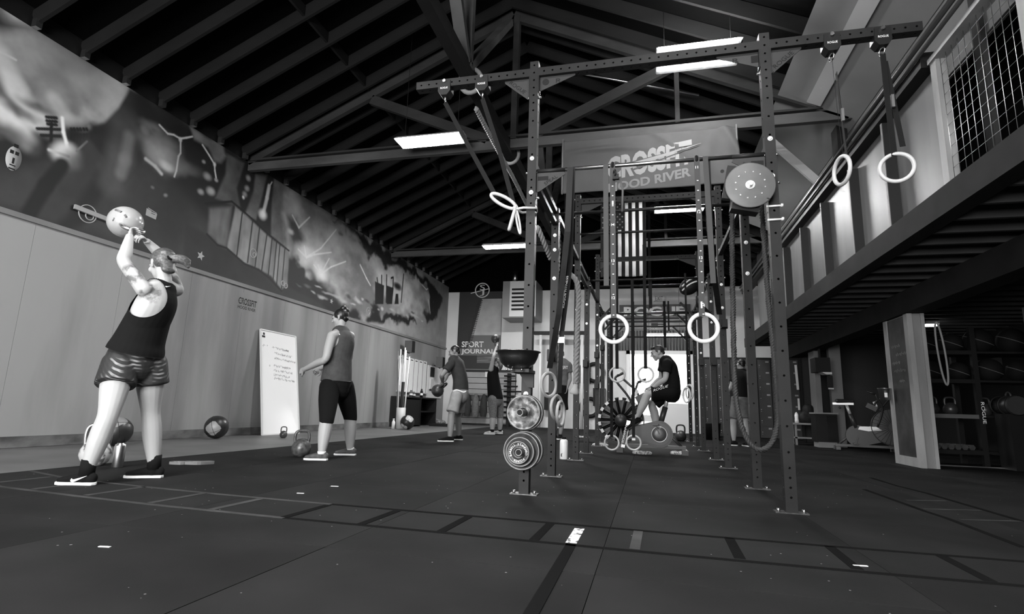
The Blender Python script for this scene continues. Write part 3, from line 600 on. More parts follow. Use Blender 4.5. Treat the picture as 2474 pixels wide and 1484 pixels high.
# side beams between the rows
for i in range(6):
    (y0, h0), (y1, h1) = ROWS[i], ROWS[i+1]
    for s in (-1, 1):
        part('side_beam', perf_beam((s*PX, y0+PW, 2.715), (s*PX, y1, 2.715), .05, frange(.06, y1-y0-PW, .15), sides=True), mt_rigd, rig)
        if i in (0, 2, 4): part('side_beam', MB().obox((s*PX, y0+PW, 2.58), (s*PX, y1, 2.58), .05, .04), mt_rigd, rig)
        if i in (3, 4): part('side_brace', MB().obox((s*PX, y0+PW, 2.35), (s*PX, y0+.45, 2.69), .05, .05), mt_rigd, rig)
for y in (10.43, 11.7, 13.5):
    for s in (-1, 1): part('corner_brace', MB().obox((s*(PX-.04), y+.04, 2.36), (s*(PX-.34), y+.04, 2.68), .04, .05, (0, 1, 0)), mt_rigd, rig)
for z in (2.78, 2.86, 3.0): part('far_beam', MB().box(-PX, PX, 13.5, 13.56, z, z+.05), mt_rigd, rig)
# J-cups and spotter arms on the far bays
def jcup(y, s, z):
    x = s*PX; yy = y-.005
    part('j_cup', MB().box(x-.05, x+.05, yy-.05, yy, z, z+.12).box(x-.03, x+.03, yy-.15, yy-.05, z, z+.04).box(x-.03, x+.03, yy-.17, yy-.14, z, z+.10), mt_rigd, rig)
for y, s, z in ((5.46, -1, 1.12), (8.57, -1, 1.3), (10.43, -1, 1.62), (10.43, -1, 1.05), (8.57, 1, 1.35), (10.43, 1, 1.5), (7.33, 1, 1.72), (11.7, 1, 2.1), (11.7, -1, 1.9)): jcup(y, s, z)
single('landmine_arm', MB().obox((PX-.06, 7.30, 1.78), (PX-.30, 7.18, 2.02), .05, .05).cyl((PX-.3, 7.18, 1.98), (PX-.3, 7.18, 2.12), .035, 12), mt_rigd, 'short angled black arm clamped on a rig post beside the right white ring', 'clamp')

# outrigger hangers with name tags
def hanger_plate(x, lab):
    y = 4.24+PW/2
    h = part('strap_hanger', MB().prism([(x-.055, y-.047, zb+.06), (x+.055, y-.047, zb+.06), (x+.06, y-.047, zb-.045), (x+.03, y-.047, zb-.085), (x-.03, y-.047, zb-.085), (x-.06, y-.047, zb-.045)], (0, .094, 0)), mt_rigd, rig)
    text('lettering', 'ROGUE', (x-.035, y-.0485, zb-.028), (1, 0, 0), (0, 0, 1), .018, mt_mark, h, width=.07)
    part('hanger_bolt', MB().cyl((x, y-.047, ZC+.01), (x, y-.062, ZC+.01), .015, 10), mt_chrome, h)
    part('carabiner', MB().torus((x, y-.0, zb-.115), (1, .3, 0), .03, .006, 16, 6), mt_chrome, h)
HX = [at(2010, 100, 'y', 4.24).x, at(2133, 92, 'y', 4.24).x, at(1074, 208, 'y', 4.24).x, at(1164, 200, 'y', 4.24).x]
for x in HX: hanger_plate(x, '')

def ring(c, axis, lab, m=mt_wood, R=.104, r=.0145, group=None, name='gymnastic_ring'):
    return single(name, MB().torus(c, axis, R, r, 40, 12), m, lab, 'ring', group)
def strap(pts, w, side, m, lab, name='ring_strap', group=None, cat='strap'):
    """flat webbing along pts, width w along side"""
    mb = MB(); s = V(side).normalized()*(w/2); vs = []
    pts = [V(p) for p in pts]
    for i, p in enumerate(pts):
        t = (pts[min(i+1, len(pts)-1)]-pts[max(i-1, 0)]).normalized(); n = t.cross(s).normalized()*.0013
        vs += [p-s-n, p+s-n, p+s+n, p-s+n]
    fs = []
    for i in range(len(pts)-1):
        for j in range(4): fs.append((4*i+j, 4*i+(j+1) % 4, 4*i+4+(j+1) % 4, 4*i+4+j))
    fs += [(0, 3, 2, 1), tuple(4*len(pts)-4+j for j in range(4))]
    mb.add(vs, fs); return single(name, mb, m, lab, cat, group)
YR = 4.24+PW/2
# right outrigger rings
c = at(2167, 405, 'y', YR); z0 = zb-.14
ring(c, (.25, 1, .05), 'pale wooden ring hanging face-on from the right end of the crossbeam')
s = strap([(HX[1], YR-.01, z0), (c.x-.02, YR-.01, c.z+.55), (c.x-.012, YR-.01, c.z+.085)], .04, (1, .1, 0), mt_web, 'black strap holding the face-on ring at the right end of the crossbeam')
part('strap_tail', MB().obox((HX[1]+.02, YR+.015, z0-.05), (c.x+.06, YR+.02, c.z+.17), .038, .003, (0, 1, 0)), mt_web, s); part('buckle', MB().cbox((c.x+.012, YR-.012, 2.98), .02, .02, .10), mt_chrome, s)
c2 = at(2034, 412, 'y', YR)
ring(c2, (1, .22, .02), 'pale wooden ring seen edge-on, hanging second from the right end of the crossbeam')
s = strap([(HX[0], YR-.01, z0), (c2.x+.0, YR-.01, c2.z+.5), (c2.x+.01, YR-.02, c2.z+.085)], .04, (.35, 1, 0), mt_web, 'black strap holding the edge-on ring under the right outrigger')
part('strap_tail', MB().obox((HX[0]+.03, YR+.02, z0-.1), (c2.x+.05, YR+.03, c2.z+.1), .038, .003, (1, 0, 0)), mt_web, s); part('buckle', MB().cbox((c2.x+.03, YR-.02, 2.90), .018, .02, .10), mt_chrome, s)
# bright white rings on measured straps
mt_st = mat('measured_webbing', .020, .65)
for px_, lab, nums in ((1483, 'left', ('14', '13', '12')), (1700, 'right', ('11', '12', '13', '14'))):
    c = at(px_, 795 if px_ < 1600 else 792, 'y', YR); xt = at(1480 if px_ < 1600 else 1683, 400, 'y', YR).x
    ring(c, (.05 if px_ < 1600 else -.12, 1, 0), 'bright white ring on the %s of the pair hung from the front pull-up bar' % lab, mt_ringw, .104, .0155)
    s = strap([(xt, YR-.02, 2.65), ((xt+c.x)/2, YR-.022, 1.9), (c.x+(.0 if px_ < 1600 else -.012), YR-.022, c.z+.084)], .042, (1, 0, 0), mt_st, 'numbered grey strap of the %s white ring' % lab)
    x2 = xt+(.055 if px_ < 1600 else .07)
    part('strap_tail', MB().obox((xt+(-.055 if px_ < 1600 else .065), YR-.022, 2.65), (xt+(-.05 if px_ < 1600 else .09), YR-.022, 1.62), .04, .003, (0, 1, 0)), mt_st, s)
    part('strap_loop', MB().torus((xt, YR, 2.637), (1, 0, 0), .024, .012, 16, 6), mt_web, s)
    for k in range(14):
        z = 2.45-k*.082; q = V((xt+(c.x-xt)*(2.65-z)/(2.65-c.z), YR-.0245, z)); part('strap_mark', MB().cbox(q, .012, .001, .006), mt_mark, s)
    for k, nm in enumerate(nums):
        z = (2.12-k*.30) if px_ < 1600 else (2.56-k*.37); q = V((xt+(c.x-xt)*(2.65-z)/(2.65-c.z), YR-.0246, z)); text('strap_number', nm, q+V((-.012, 0, -.01)), (1, 0, 0), (0, 0, 1), .022, mt_mark, s)
    part('strap_badge', MB().cbox((c.x-(.0 if px_ < 1600 else .012), YR-.0245, c.z+.17), .012, .001, .05) if px_ > 1600 else MB().cbox((xt+.002, YR-.0245, 2.30), .012, .001, .045), mt_mark, s)
p = at(1488, 430, 'y', YR-.03); ck = single('cam_buckle', MB().cbox((p.x, YR-.05, p.z), .05, .03, .045).torus((p.x-.01, YR-.045, p.z+.03), (1, .3, 0), .03, .008, 16, 6), mt_rigd, 'dark cam buckle knotted on the front pull-up bar above the left white ring', 'buckle')
part('buckle_tail', MB().tube([(p.x+.03, YR-.04, p.z), (p.x+.055, YR-.045, p.z-.12), (p.x+.05, YR-.045, p.z-.30)], .010, 6), mt_webg, ck)
# wide bands pulled down from the bar to the side posts
b1 = strap([at(1378, 404, 'y', YR-.03), at(1371, 560, 'y', YR+.1), at(1350, 760, 'y', YR+.35), at(1328, 890, 'y', YR+.55)], .05, (1, .2, 0), mt_rig, 'wide dark strap slanting from the front bar to the uppermost edge-on ring', 'hanging_strap')
b2 = strap([at(1384, 404, 'y', YR-.02), at(1378, 640, 'y', YR+.3), at(1358, 800, 'y', YR+.5), at(1351, 950, 'y', YR+.6)], .042, (1, .2, 0), mt_rig, 'lettered dark strap slanting from the front bar to the lowest ring by the second post', 'hanging_strap')
q0, q1 = at(1364, 745, 'y', YR+.40), at(1374, 668, 'y', YR+.30)
text('lettering', 'ROGUE FITNESS', q0+V((0, -.02, 0)), q1-q0, (-1, 0, 0), .018, mt_mark, b2, width=(q1-q0).length)
part('strap_buckle', MB().cbox(at(1356, 822, 'y', YR+.50), .06, .03, .05), mt_chrome, b2)
b3 = strap([at(1708, 385, 'y', YR), at(1715, 560, 'y', YR), at(1722, 640, 'y', YR+.3), at(1738, 760, 'y', YR+1.0)], .05, (1, .2, 0), mt_rig, 'wide dark strap hanging beside the right white ring strap', 'hanging_strap')
for (x, y), dy, ax, lab in (((1326, 930), .55, (1, -.55, 0), 'pale wooden ring hanging edge-on in front of the second left post'), ((1354, 1000), .6, (1, -.15, 0), 'lowest pale ring hanging edge-on behind the second left post'), ((1345, 985), .66, (1, -.35, 0), 'worn pale ring hanging just behind the lowest edge-on ring')): ring(at(x, y, 'y', YR+dy), ax, lab)
# small rings in the far bays
for (x, y), Y, lab, slab in (((1491, 905), 8.0, 'small pale ring hung left of the cyclist, over the bike fan', 'long black strap of the small ring over the bike fan'), ((1560, 905), 8.0, 'small pale ring hung in front of the bike handlebar', 'long black strap of the small ring before the bike handlebar'), ((1478, 1070), 8.55, 'pale ring hanging almost to the floor left of the bike', 'black strap of the low ring left of the bike'), ((1531, 1070), 8.55, 'pale ring with a white tag hanging almost to the floor before the bike', 'black strap of the low ring with the white tag')):
    c = at(x, y, 'y', Y); rg = ring(c, (0, 1, 0), lab, mt_wood, .104, .0135)
    strap([(c.x, Y-.018, 3.08 if Y < 8.2 else 2.7), (c.x, Y-.018, c.z+.08)], .045, (1, 0, 0), mt_web, slab)
    if x == 1531: part('ring_tag', MB().cbox((c.x, Y-.02, c.z+.05), .05, .002, .03), mt_mark, rg)
for (x, y), Y, lab in (((1659, 955), 8.3, 'front ring of the edge-on pair at the right end of the bike'), ((1666, 948), 8.25, 'rear ring of the edge-on pair at the right end of the bike')): ring(at(x, y, 'y', Y), (1, .45, 0), lab, mt_wood, .104, .0135)
c = at(1663, 948, 'y', 8.28); strap([(c.x, 8.28, 2.7), (c.x, 8.28, c.z+.1)], .03, (1, .4, 0), mt_web, 'thin black strap holding the ring pair at the right end of the bike')
for x, yb, Y, w in ((1572, 745, 8.62, .05), (1530, 860, 10.4, .05), (1607, 840, 10.4, .05), (1616, 800, 10.4, .03)):
    a = at(x, yb, 'y', Y); strap([(a.x, Y, 2.7), (a.x, Y, a.z)], w, (1, 0, 0), mt_web, 'long black band hanging from a far bar, %s' % {1572: 'just right of the flag', 1530: 'left of the cyclist head', 1607: 'behind the cyclist head', 1616: 'slanting over the cyclist back'}[x], 'hanging_band')

# tied-up rings at the left front post
p0 = V((HX[2], YR, zb-.14)); p1 = at(1200, 478, 'y', 4.2)
strap([p0, (p0+p1)/2+V((.01, 0, -.02)), p1], .04, (1, 0, .4), mt_web, 'black strap slanting from the left outrigger to the tied-up rings')
strap([V((HX[3], YR, zb-.14)), at(1205, 360, 'y', 4.25), at(1240, 490, 'y', 4.25)], .04, (1, 0, .4), mt_web, 'second black strap slanting to the tied-up rings, behind the first')
k = at(1243, 505, 'y', 4.2)
def arc(pts): return MB().tube(pts, .0145, 10, True)
def oval(a, b, w, nrm):
    a, b = V(a), V(b); c = (a+b)/2; d = (b-a)/2; s = d.normalized().cross(V(nrm)).normalized()*w
    return [c+d*math.cos(2*PI*i/28)+s*math.sin(2*PI*i/28) for i in range(28)]
single('gymnastic_ring', arc(oval(at(1187, 470, 'y', 4.15), at(1246, 502, 'y', 4.22), .035, (.2, 1, 0))), mt_wood, 'pale ring pulled sideways to the left of the front left post', 'ring')
single('gymnastic_ring', arc(oval(at(1230, 555, 'y', 4.2), at(1247, 498, 'y', 4.2), .016, (1, .2, .2))), mt_wood, 'pale ring hanging edge-on under the knot at the front left post', 'ring')
bd = single('elastic_band', MB().tube([at(1246, 505, 'y', 4.19), at(1265, 502, 'y', 4.19), at(1296, 503, 'y', 4.225), at(1297, 511, 'y', 4.33), at(1262, 514, 'y', 4.33), at(1246, 507, 'y', 4.2)], .011, 8, True), mat('pale_band', .4, .6), 'pale elastic band tying the rings to the front left post', 'band')
part('band_loop', MB().tube(oval(at(1257, 565, 'y', 4.2), at(1247, 508, 'y', 4.2), .012, (.2, 1, 0)), .009, 8, True), MATS['pale_band'], bd); part('band_knot', MB().ell(at(1244, 503, 'y', 4.19), .02, .02, .022), MATS['pale_band'], bd)
# climbing ropes
mt_rope = mat('manila_rope', .22, .8); mt_ropeb = mat('black_rope', .02, .7)
def rope(pts, r, m, lab, strands=3, pitch=.16, cat='rope', name='climbing_rope', seg=.02):
    """twisted strands round a smooth path"""
    P = [V(p) for p in pts]; dense = []
    for i in range(len(P)-1):
        a, b, c, d = P[max(i-1, 0)], P[i], P[i+1], P[min(i+2, len(P)-1)]; n = max(2, int((c-b).length/seg))
        for k in range(n):
            t = k/n; dense.append(.5*((2*b)+(c-a)*t+(2*a-5*b+4*c-d)*t*t+(3*b-a-3*c+d)*t**3))
    dense.append(P[-1]); mb = MB(); ph = 0; fr = None; offs = [[] for _ in range(strands)]
    for i, p in enumerate(dense):
        t = (dense[min(i+1, len(dense)-1)]-dense[max(i-1, 0)]).normalized()
        if fr is None: fr, _ = frame(t)
        fr = (fr-t*fr.dot(t)).normalized(); y = t.cross(fr)
        if i: ph += 2*PI*(p-dense[i-1]).length/pitch
        for s_ in range(strands):
            a = ph+2*PI*s_/strands; offs[s_].append(p+(fr*math.cos(a)+y*math.sin(a))*r*.5)
    for o in offs: mb.tube(o, r*.56, 6)
    return single(name, mb, m, lab, cat)
r1 = rope([at(1150, 262, 'x', SX+.02), at(1180, 320, 'x', SX+.02), at(1215, 385, 'x', SX+.02), at(1240, 430, 'x', SX+.02), at(1275, 500, 'x', SX+.02)], .035, mt_rope, 'thick manila rope stowed along the spine beam behind the left outrigger')
for n_, (x, y) in (('rope_tie', (1135, 240)), ('rope_tie', (1232, 398))):
    c = at(x, y, 'x', SX); part(n_, MB().torus((SX, c.y, 4.95), (.1, 1, .25), .155, .03, 20, 8), mt_rope, r1)
rope([at(1298, 548, 'y', 5.6), at(1318, 595, 'y', 5.8), at(1330, 625, 'y', 6.0)], .03, mt_rope, 'short slack of manila rope passing behind the front left post')
rope([at(1347, 540, 'y', 6.2), at(1349, 580, 'y', 6.2), at(1347, 640, 'y', 6.15), at(1342, 700, 'y', 6.1), at(1345, 820, 'y', 5.9), at(1341, 940, 'y', 5.8), at(1340, 1010, 'y', 5.75)], .03, mt_rope, 'manila rope hanging down beside the second left post')
r3 = rope([at(1374, 660, 'y', 6.9), at(1392, 678, 'y', 6.9), at(1398, 715, 'y', 6.9), at(1395, 790, 'y', 6.9), at(1393, 860, 'y', 6.9), at(1391, 928, 'y', 6.9)], .034, mt_rope, 'manila rope ending in a taped tuft beside the third left post')
e = at(1391, 930, 'y', 6.9); part('frayed_end', MB().lathe(e, (-.15, 0, -1), [(.03, -.01), (.032, .03), (.045, .06), (.06, .10), (.055, .12), (0, .12)], 10), mat('rope_tuft', .35, .9), r3)
lp = [(1770, 470), (1769, 560), (1770, 700), (1773, 850), (1778, 960), (1795, 1040), (1820, 1080), (1845, 1086), (1868, 1065), (1880, 1010), (1876, 930), (1868, 840), (1858, 740), (1850, 640), (1843, 540), (1838, 470)]
rope([at(x, y, 'y', 4.75) for x, y in lp], .024, mt_ropeb, 'black battle rope hanging in a deep loop behind the front right post', 3, .07, 'rope', 'battle_rope')
# ball target on the right post
c = at(1812, 448, 'y', 4.16)
tg = thing('ball_target', c, 'round grey steel ball target bolted beside the front right post', 'target')
part('disc', MB().lathe(c, (0, -1, 0), [(0, .0), (.17, .0), (.178, .003), (.178, .008), (.172, .011), (.0, .011)], 40), mat('target_grey', .085, .5, var=.15, scale=12), tg)
h = part('hub', MB().cyl(c+V((0, -.011, 0)), c+V((0, -.02, 0)), .028, 16).cyl(c+V((0, -.02, 0)), c+V((0, -.04, 0)), .016, 6), mt_chrome, tg)
part('hub_ring', MB().torus(c+V((0, -.013, 0)), (0, 1, 0), .03, .005, 20, 6), MATS['white_washer'], h)
for k in range(12):
    a = 2*PI*k/12+.3; part('rivet', MB().cyl(c+V((.105*math.cos(a), -.010, .105*math.sin(a))), c+V((.105*math.cos(a), -.016, .105*math.sin(a))), .0055, 8), mt_chrome, tg)
part('back_plate', MB().obox(c+V((-.17, .03, -.09)), c+V((-.12, .03, .17)), .06, .05), mt_rigd, tg); part('arm', MB().obox(c+V((-.1, .05, -.05)), (PX-.03, 4.28, c.z-.04), .05, .07), mt_rigd, tg)
part('lower_box', MB().obox(c+V((-.13, .06, -.13)), c+V((.06, .07, -.17)), .10, .08), mt_rigd, tg)
for q in ((1745, 414), (1855, 482)): part('stop_knob', MB().cyl(at(*q, 'y', 4.18), at(*q, 'y', 4.15), .014, 10), mt_rig, tg)
for z in (at(1865, 494, 'y', 4.2).z, at(1868, 527, 'y', 4.2).z): part('u_bolt', MB().cyl((PX-.05, 4.235, z), (PX+.05, 4.235, z), .008, 8).cyl((PX+.045, 4.23, z), (PX+.06, 4.23, z), .014, 6), MATS['white_washer'], tg)
# chalk bowl on the left post
c = at(1252, 850, 'y', 4.02)
bo = thing('chalk_bowl', c, 'steel chalk bowl on a bracket on the front left post', 'bowl')
part('bowl', MB().lathe(c+V((0, 0, -.13)), (0, 0, 1), [(.0, .0), (.06, .0), (.095, .012), (.13, .045), (.15, .085), (.158, .122), (.172, .126), (.172, .131), (.155, .131), (.146, .09), (.12, .045), (.08, .02), (0, .015)], 40), mat('bowl_steel', .22, .3, 1.), bo)
part('chalk', MB().ell(c+V((0, 0, -.05)), .13, .13, .03), mat('chalk_powder', .7, .9), bo)
part('bracket', MB().box(c.x-.05, c.x+.09, 4.0, 4.24, c.z-.155, c.z-.13).prism([(c.x-.03, 4.2, c.z-.15), (c.x+.085, 4.2, c.z-.15), (c.x+.085, 4.2, c.z-.26), (c.x+.04, 4.2, c.z-.26)], (0, .035, 0)), mt_rigd, bo)
for dx in (-.07, -.03, .045): part('bracket_bolt', MB().cyl(c+V((dx, -.06, -.13)), c+V((dx, -.06, -.15)), .007, 8), mt_chrome, bo)
# weight plates on the post pegs
mt_iron = mat('worn_iron', .14, .5, .3, var=.75, scale=22, contrast=(.42, .58)); mt_irond = mat('dark_iron', .06, .45, .4, var=.5, scale=14); mt_edge = mat('worn_edge', .24, .5, .5, var=.4, scale=20)
def plate(c, R, t, m, lab, lip=True, letters=None):
    th = thing('weight_plate', c, lab, 'weight plate', 'plates on the post pegs')
    part('disc', MB().lathe(V(c), (0, -1, 0), [(.027, 0), (R, 0), (R, t), (R-.012, t+.003), (R-.02, t-.006 if lip else t), (.05, t-.006 if lip else t), (.045, t+.002), (.027, t+.002), (.027, 0)], 44), m, th)
    part('rim', MB().torus(V(c)+V((0, -t-.0, 0)), (0, 1, 0), R-.007, .004, 44, 6), mt_edge, th)
    if letters:
        n = len(letters)
        for i, ch in enumerate(letters):
            if ch == ' ': continue
            a = PI*.5-2*PI*i/n; d = V((math.sin(2*PI*i/n), 0, math.cos(2*PI*i/n))); p = V(c)+d*(R*.62)+V((0, -t-.001, 0)); xx = V((d.z, 0, -d.x))
            text('lettering', ch, p-xx*.006, xx, d, .016, mt_mark, th)
    return th
for q, pl in ((at(1265, 997, 'y', 4.10), ((.137, .03, mt_irond, 4.20, 0, 0, 'rear rusty plate on the upper peg of the front left post', None), (.132, .022, mt_iron, 4.165, -.012, 0, 'rusty pitted plate at the front of the upper peg', None))),
              (at(1258, 1092, 'y', 4.08), ((.142, .035, mt_irond, 4.20, .01, .01, 'largest dark plate at the back of the lower peg', None), (.142, .02, mt_irond, 4.16, -.01, 0, 'second large plate on the lower peg, its rim worn bright', None), (.112, .02, mt_irond, 4.135, -.015, -.004, 'middle-sized plate on the lower peg', None), (.086, .022, mt_irond, 4.11, -.02, -.008, 'smallest lettered plate at the front of the lower peg', 'STANDARD  POUNDS  BARBELL ')))):
    for R, t, m, Y, dx, dz, lab, let in pl: plate((q.x+dx, Y, q.z+dz), R, t, m, lab, True, let)
    L = 4.02 if q.z > .5 else 4.06
    pg = part('plate_peg', MB().cyl((q.x, 4.24, q.z), (q.x, L-.05, q.z), .0245, 20), mt_irond, rig)
    part('peg_end', MB().torus((q.x, L-.05, q.z), (0, 1, 0), .0225, .004, 24, 6).cyl((q.x, L-.0495, q.z), (q.x, L-.0505, q.z), .019, 16), mt_edge, pg); part('peg_bore', MB().cyl((q.x, L-.0505, q.z), (q.x, L-.0515, q.z), .0195, 16), mt_hole, pg)
# ================================================================== PEOPLE
mt_skin = mat('pale_skin', .36, .5, var=.06, scale=8, spec=.35); mt_skin2 = mat('fair_skin', .33, .5, spec=.35); mt_skin3 = mat('tan_skin', .22, .5, spec=.35)
mt_cl_black = mat('black_cloth', .005, .9, spec=.15); mt_cl_char = mat('charcoal_cloth', .018, .85, var=.3, scale=12); mt_cl_grey = mat('grey_cloth', .10, .85, var=.3, scale=14)
mt_cl_light = mat('light_cloth', .26, .8, var=.2, scale=10); mt_cl_heather = mat('heather_cloth', .15, .85, var=.4, scale=40)
mt_hair_d = mat('dark_hair', .008, .4, var=.5, scale=30, stretch=(1, 1, 4)); mt_hair_b = mat('brown_hair', .075, .4, var=.55, scale=26, stretch=(3, 1, 3), contrast=(.35, .65))
mt_sole = mat('white_sole', .75, .5); mt_eye = mat('eye_dark', .01, .2)
def catm(P, n):
    out = []
    for i in range(len(P)-1):
        a, b, c, d = P[max(i-1, 0)], P[i], P[i+1], P[min(i+2, len(P)-1)]
        for k in range(n):
            t = k/n; out.append(.5*(2*b+(c-a)*t+(2*a-5*b+4*c-d)*t*t+(3*b-a-3*c+d)*t**3))
    out.append(P[-1]); return out
def loft(mb, pts, rad, side=None, n=16, seg=4, caps=(1, 1)):
    """soft tube with rounded ends; rad = r or (half width along side, half depth)"""
    P = catm([V(p) for p in pts], seg); R = catm([V((r, r, 0)) if not isinstance(r, tuple) else V((r[0], r[1], 0)) for r in rad], seg)
    S = catm([V(s) for s in side], seg) if isinstance(side, list) else [V(side)]*len(P) if side is not None else None
    Q = []; m = len(P)
    for e in (0, 1):
        if not caps[e]: continue
    rings = []
    def T(i): return (P[min(i+1, m-1)]-P[max(i-1, 0)]).normalized()
    x = None
    for i in range(m):
        t = T(i)
        if S is not None: s = S[i]-t*S[i].dot(t); s.normalize()
        else:
            if x is None: x, _ = frame(t)
            s = (x-t*x.dot(t)).normalized(); x = s
        rings.append((P[i], t, s, R[i].x, R[i].y))
    pre, post = [], []
    for f, c in ((.96, .28), (.8, .6), (.45, .89)):
        p, t, s, a, b = rings[0]; pre.insert(0, (p-t*min(a, b)*c*caps[0], t, s, a*f, b*f))
        p, t, s, a, b = rings[-1]; post.append((p+t*min(a, b)*c*caps[1], t, s, a*f, b*f))
    rings = pre+rings+post; k = len(mb.v)
    for p, t, s, a, b in rings:
        y = t.cross(s)
        for j in range(n):
            q = 2*PI*j/n; mb.v.append(tuple(p+s*(a*math.cos(q))+y*(b*math.sin(q))))
    L = len(rings)
    for i in range(L-1):
        for j in range(n): mb.f.append((k+i*n+j, k+i*n+(j+1) % n, k+(i+1)*n+(j+1) % n, k+(i+1)*n+j)); mb.sm.append(True)
    mb.f.append(tuple(k+n-1-j for j in range(n))); mb.f.append(tuple(k+(L-1)*n+j for j in range(n))); mb.sm += [True]*2
    return mb
def fuse(mb, voxel, it=5, fac=.5):
    """one continuous skin over overlapping volumes"""
    me = mb.mesh('t'); o = bpy.data.objects.new('t', me); COL.objects.link(o)
    r = o.modifiers.new('r', 'REMESH'); r.mode = 'VOXEL'; r.voxel_size = voxel; r.use_smooth_shade = True
    if it: s = o.modifiers.new('s', 'SMOOTH'); s.iterations = it; s.factor = fac
    dg = bpy.context.evaluated_depsgraph_get(); dg.update()
    out = bpy.data.meshes.new_from_object(o.evaluated_get(dg)); bpy.data.objects.remove(o); bpy.data.meshes.remove(me)
    out.polygons.foreach_set('use_smooth', [True]*len(out.polygons)); return out
def cut(me, fn, h):
    """open a garment where fn < 0, its edge drawn onto fn = 0"""
    n = len(me.vertices); co = np.empty(n*3); me.vertices.foreach_get('co', co); co = co.reshape(-1, 3)
    f = fn(co); e = 1e-3; g = np.stack([(fn(co+np.eye(3)[i]*e)-f)/e for i in range(3)], 1); g2 = (g**2).sum(1)+1e-9
    near = np.abs(f) < h; co[near] -= (f[near]/g2[near])[:, None]*g[near]; me.vertices.foreach_set('co', co.ravel()); f = fn(co)
    bm = bmesh.new(); bm.from_mesh(me); bm.verts.ensure_lookup_table()
    bad = [fc for fc in bm.faces if min(f[v.index] for v in fc.verts) < -1e-3 and sum(f[v.index] for v in fc.verts) < -1e-3]
    bmesh.ops.delete(bm, geom=bad, context='FACES'); bm.to_mesh(me); bm.free(); return me
def joined(mes):
    bm = bmesh.new()
    for m in mes: bm.from_mesh(m)
    out = bpy.data.meshes.new('body'); bm.to_mesh(out); bm.free(); out.polygons.foreach_set('use_smooth', [True]*len(out.polygons)); return out
def hand(mb, w, d, pn, thumb=1, curl=(.35, .5, .5), s=1., spread=.0):
    """palm, four unequal fingers and a thumb; d along the hand, pn out of the palm, thumb = side sign"""
    w, d, pn = V(w), V(d).normalized(), V(pn); pn = (pn-d*pn.dot(d)).normalized(); sd = d.cross(pn).normalized()*thumb
    loft(mb, [w-d*.03*s, w, w+d*.045*s, w+d*.085*s], [(.026*s, .020*s), (.030*s, .018*s), (.041*s, .016*s), (.040*s, .013*s)], sd, 12, 3)
    for k, (off, L) in enumerate(((.030, .074), (.010, .083), (-.010, .077), (-.029, .060))):
        p = w+d*.083*s+sd*off*s; dd = (d+sd*spread*(off/.03)).normalized(); P = [p-dd*.02*s, p]; a = 0
        for c, fr in zip(curl, (.45, .30, .25)):
            a += c; q = dd*math.cos(a)+pn*math.sin(a); p = p+q*(L*fr*s); P.append(p)
        loft(mb, P, [.0085*s, .0088*s, .0082*s, .0075*s, .0062*s], None, 8, 2)
    p = w+d*.022*s+sd*.026*s; q1 = (d*.65+sd*.75+pn*.35).normalized(); q2 = (d*.85+sd*.15+pn*.6).normalized()
    loft(mb, [p-q1*.012*s, p+q1*.02*s, p+q1*.042*s, p+q1*.042*s+q2*.032*s], [.013*s, .0125*s, .0105*s, .0075*s], None, 8, 2)
def headbits(mb, c, f, u, s):
    f = V(f).normalized(); u = V(u); u = (u-f*u.dot(f)).normalized(); r = f.cross(u); M = Matrix((r, f, u)).transposed()
    L = lambda x, y, z: V(c)+(r*x+f*y+u*z)*s
    mb.ell(L(0, -.012, .022), .076*s, .096*s, .092*s, M); mb.ell(L(0, .035, -.012), .062*s, .060*s, .085*s, M)
    loft(mb, [L(0, .02, -.02), L(0, .045, -.06), L(0, .066, -.092)], [(.062*s, .05*s), (.052*s, .042*s), (.026*s, .022*s)], r)
    loft(mb, [L(0, .086, .022), L(0, .100, .004), L(0, .113, -.018)], [.009*s, .011*s, .0135*s], None, 8)
    loft(mb, [L(-.012, .097, -.022), L(.012, .097, -.022)], [.009*s, .009*s], None, 8); loft(mb, [L(-.04, .080, .034), L(0, .090, .037), L(.04, .080, .034)], [.010*s, .011*s, .010*s], None, 8)
    loft(mb, [L(-.022, .086, -.048), L(0, .093, -.047), L(.022, .086, -.048)], [.006*s, .008*s, .006*s], None, 8); loft(mb, [L(-.018, .086, -.058), L(0, .092, -.058), L(.018, .086, -.058)], [.006*s, .008*s, .006*s], None, 8)
    mb.ell(L(0, .078, -.086), .018*s, .018*s, .016*s, M)
    for q in (-1, 1):
        mb.ell(L(q*.043, .064, -.018), .022*s, .022*s, .025*s, M)
        E = M @ Matrix.Rotation(q*.35, 3, 'Z'); loft(mb, [L(q*.074, -.004, -.034), L(q*.082, -.016, -.012), L(q*.084, -.022, .010), L(q*.078, -.006, .020)], [(.008*s, .010*s), (.008*s, .016*s), (.008*s, .017*s), (.006*s, .010*s)], r, 10)
    return M, L, r, f, u
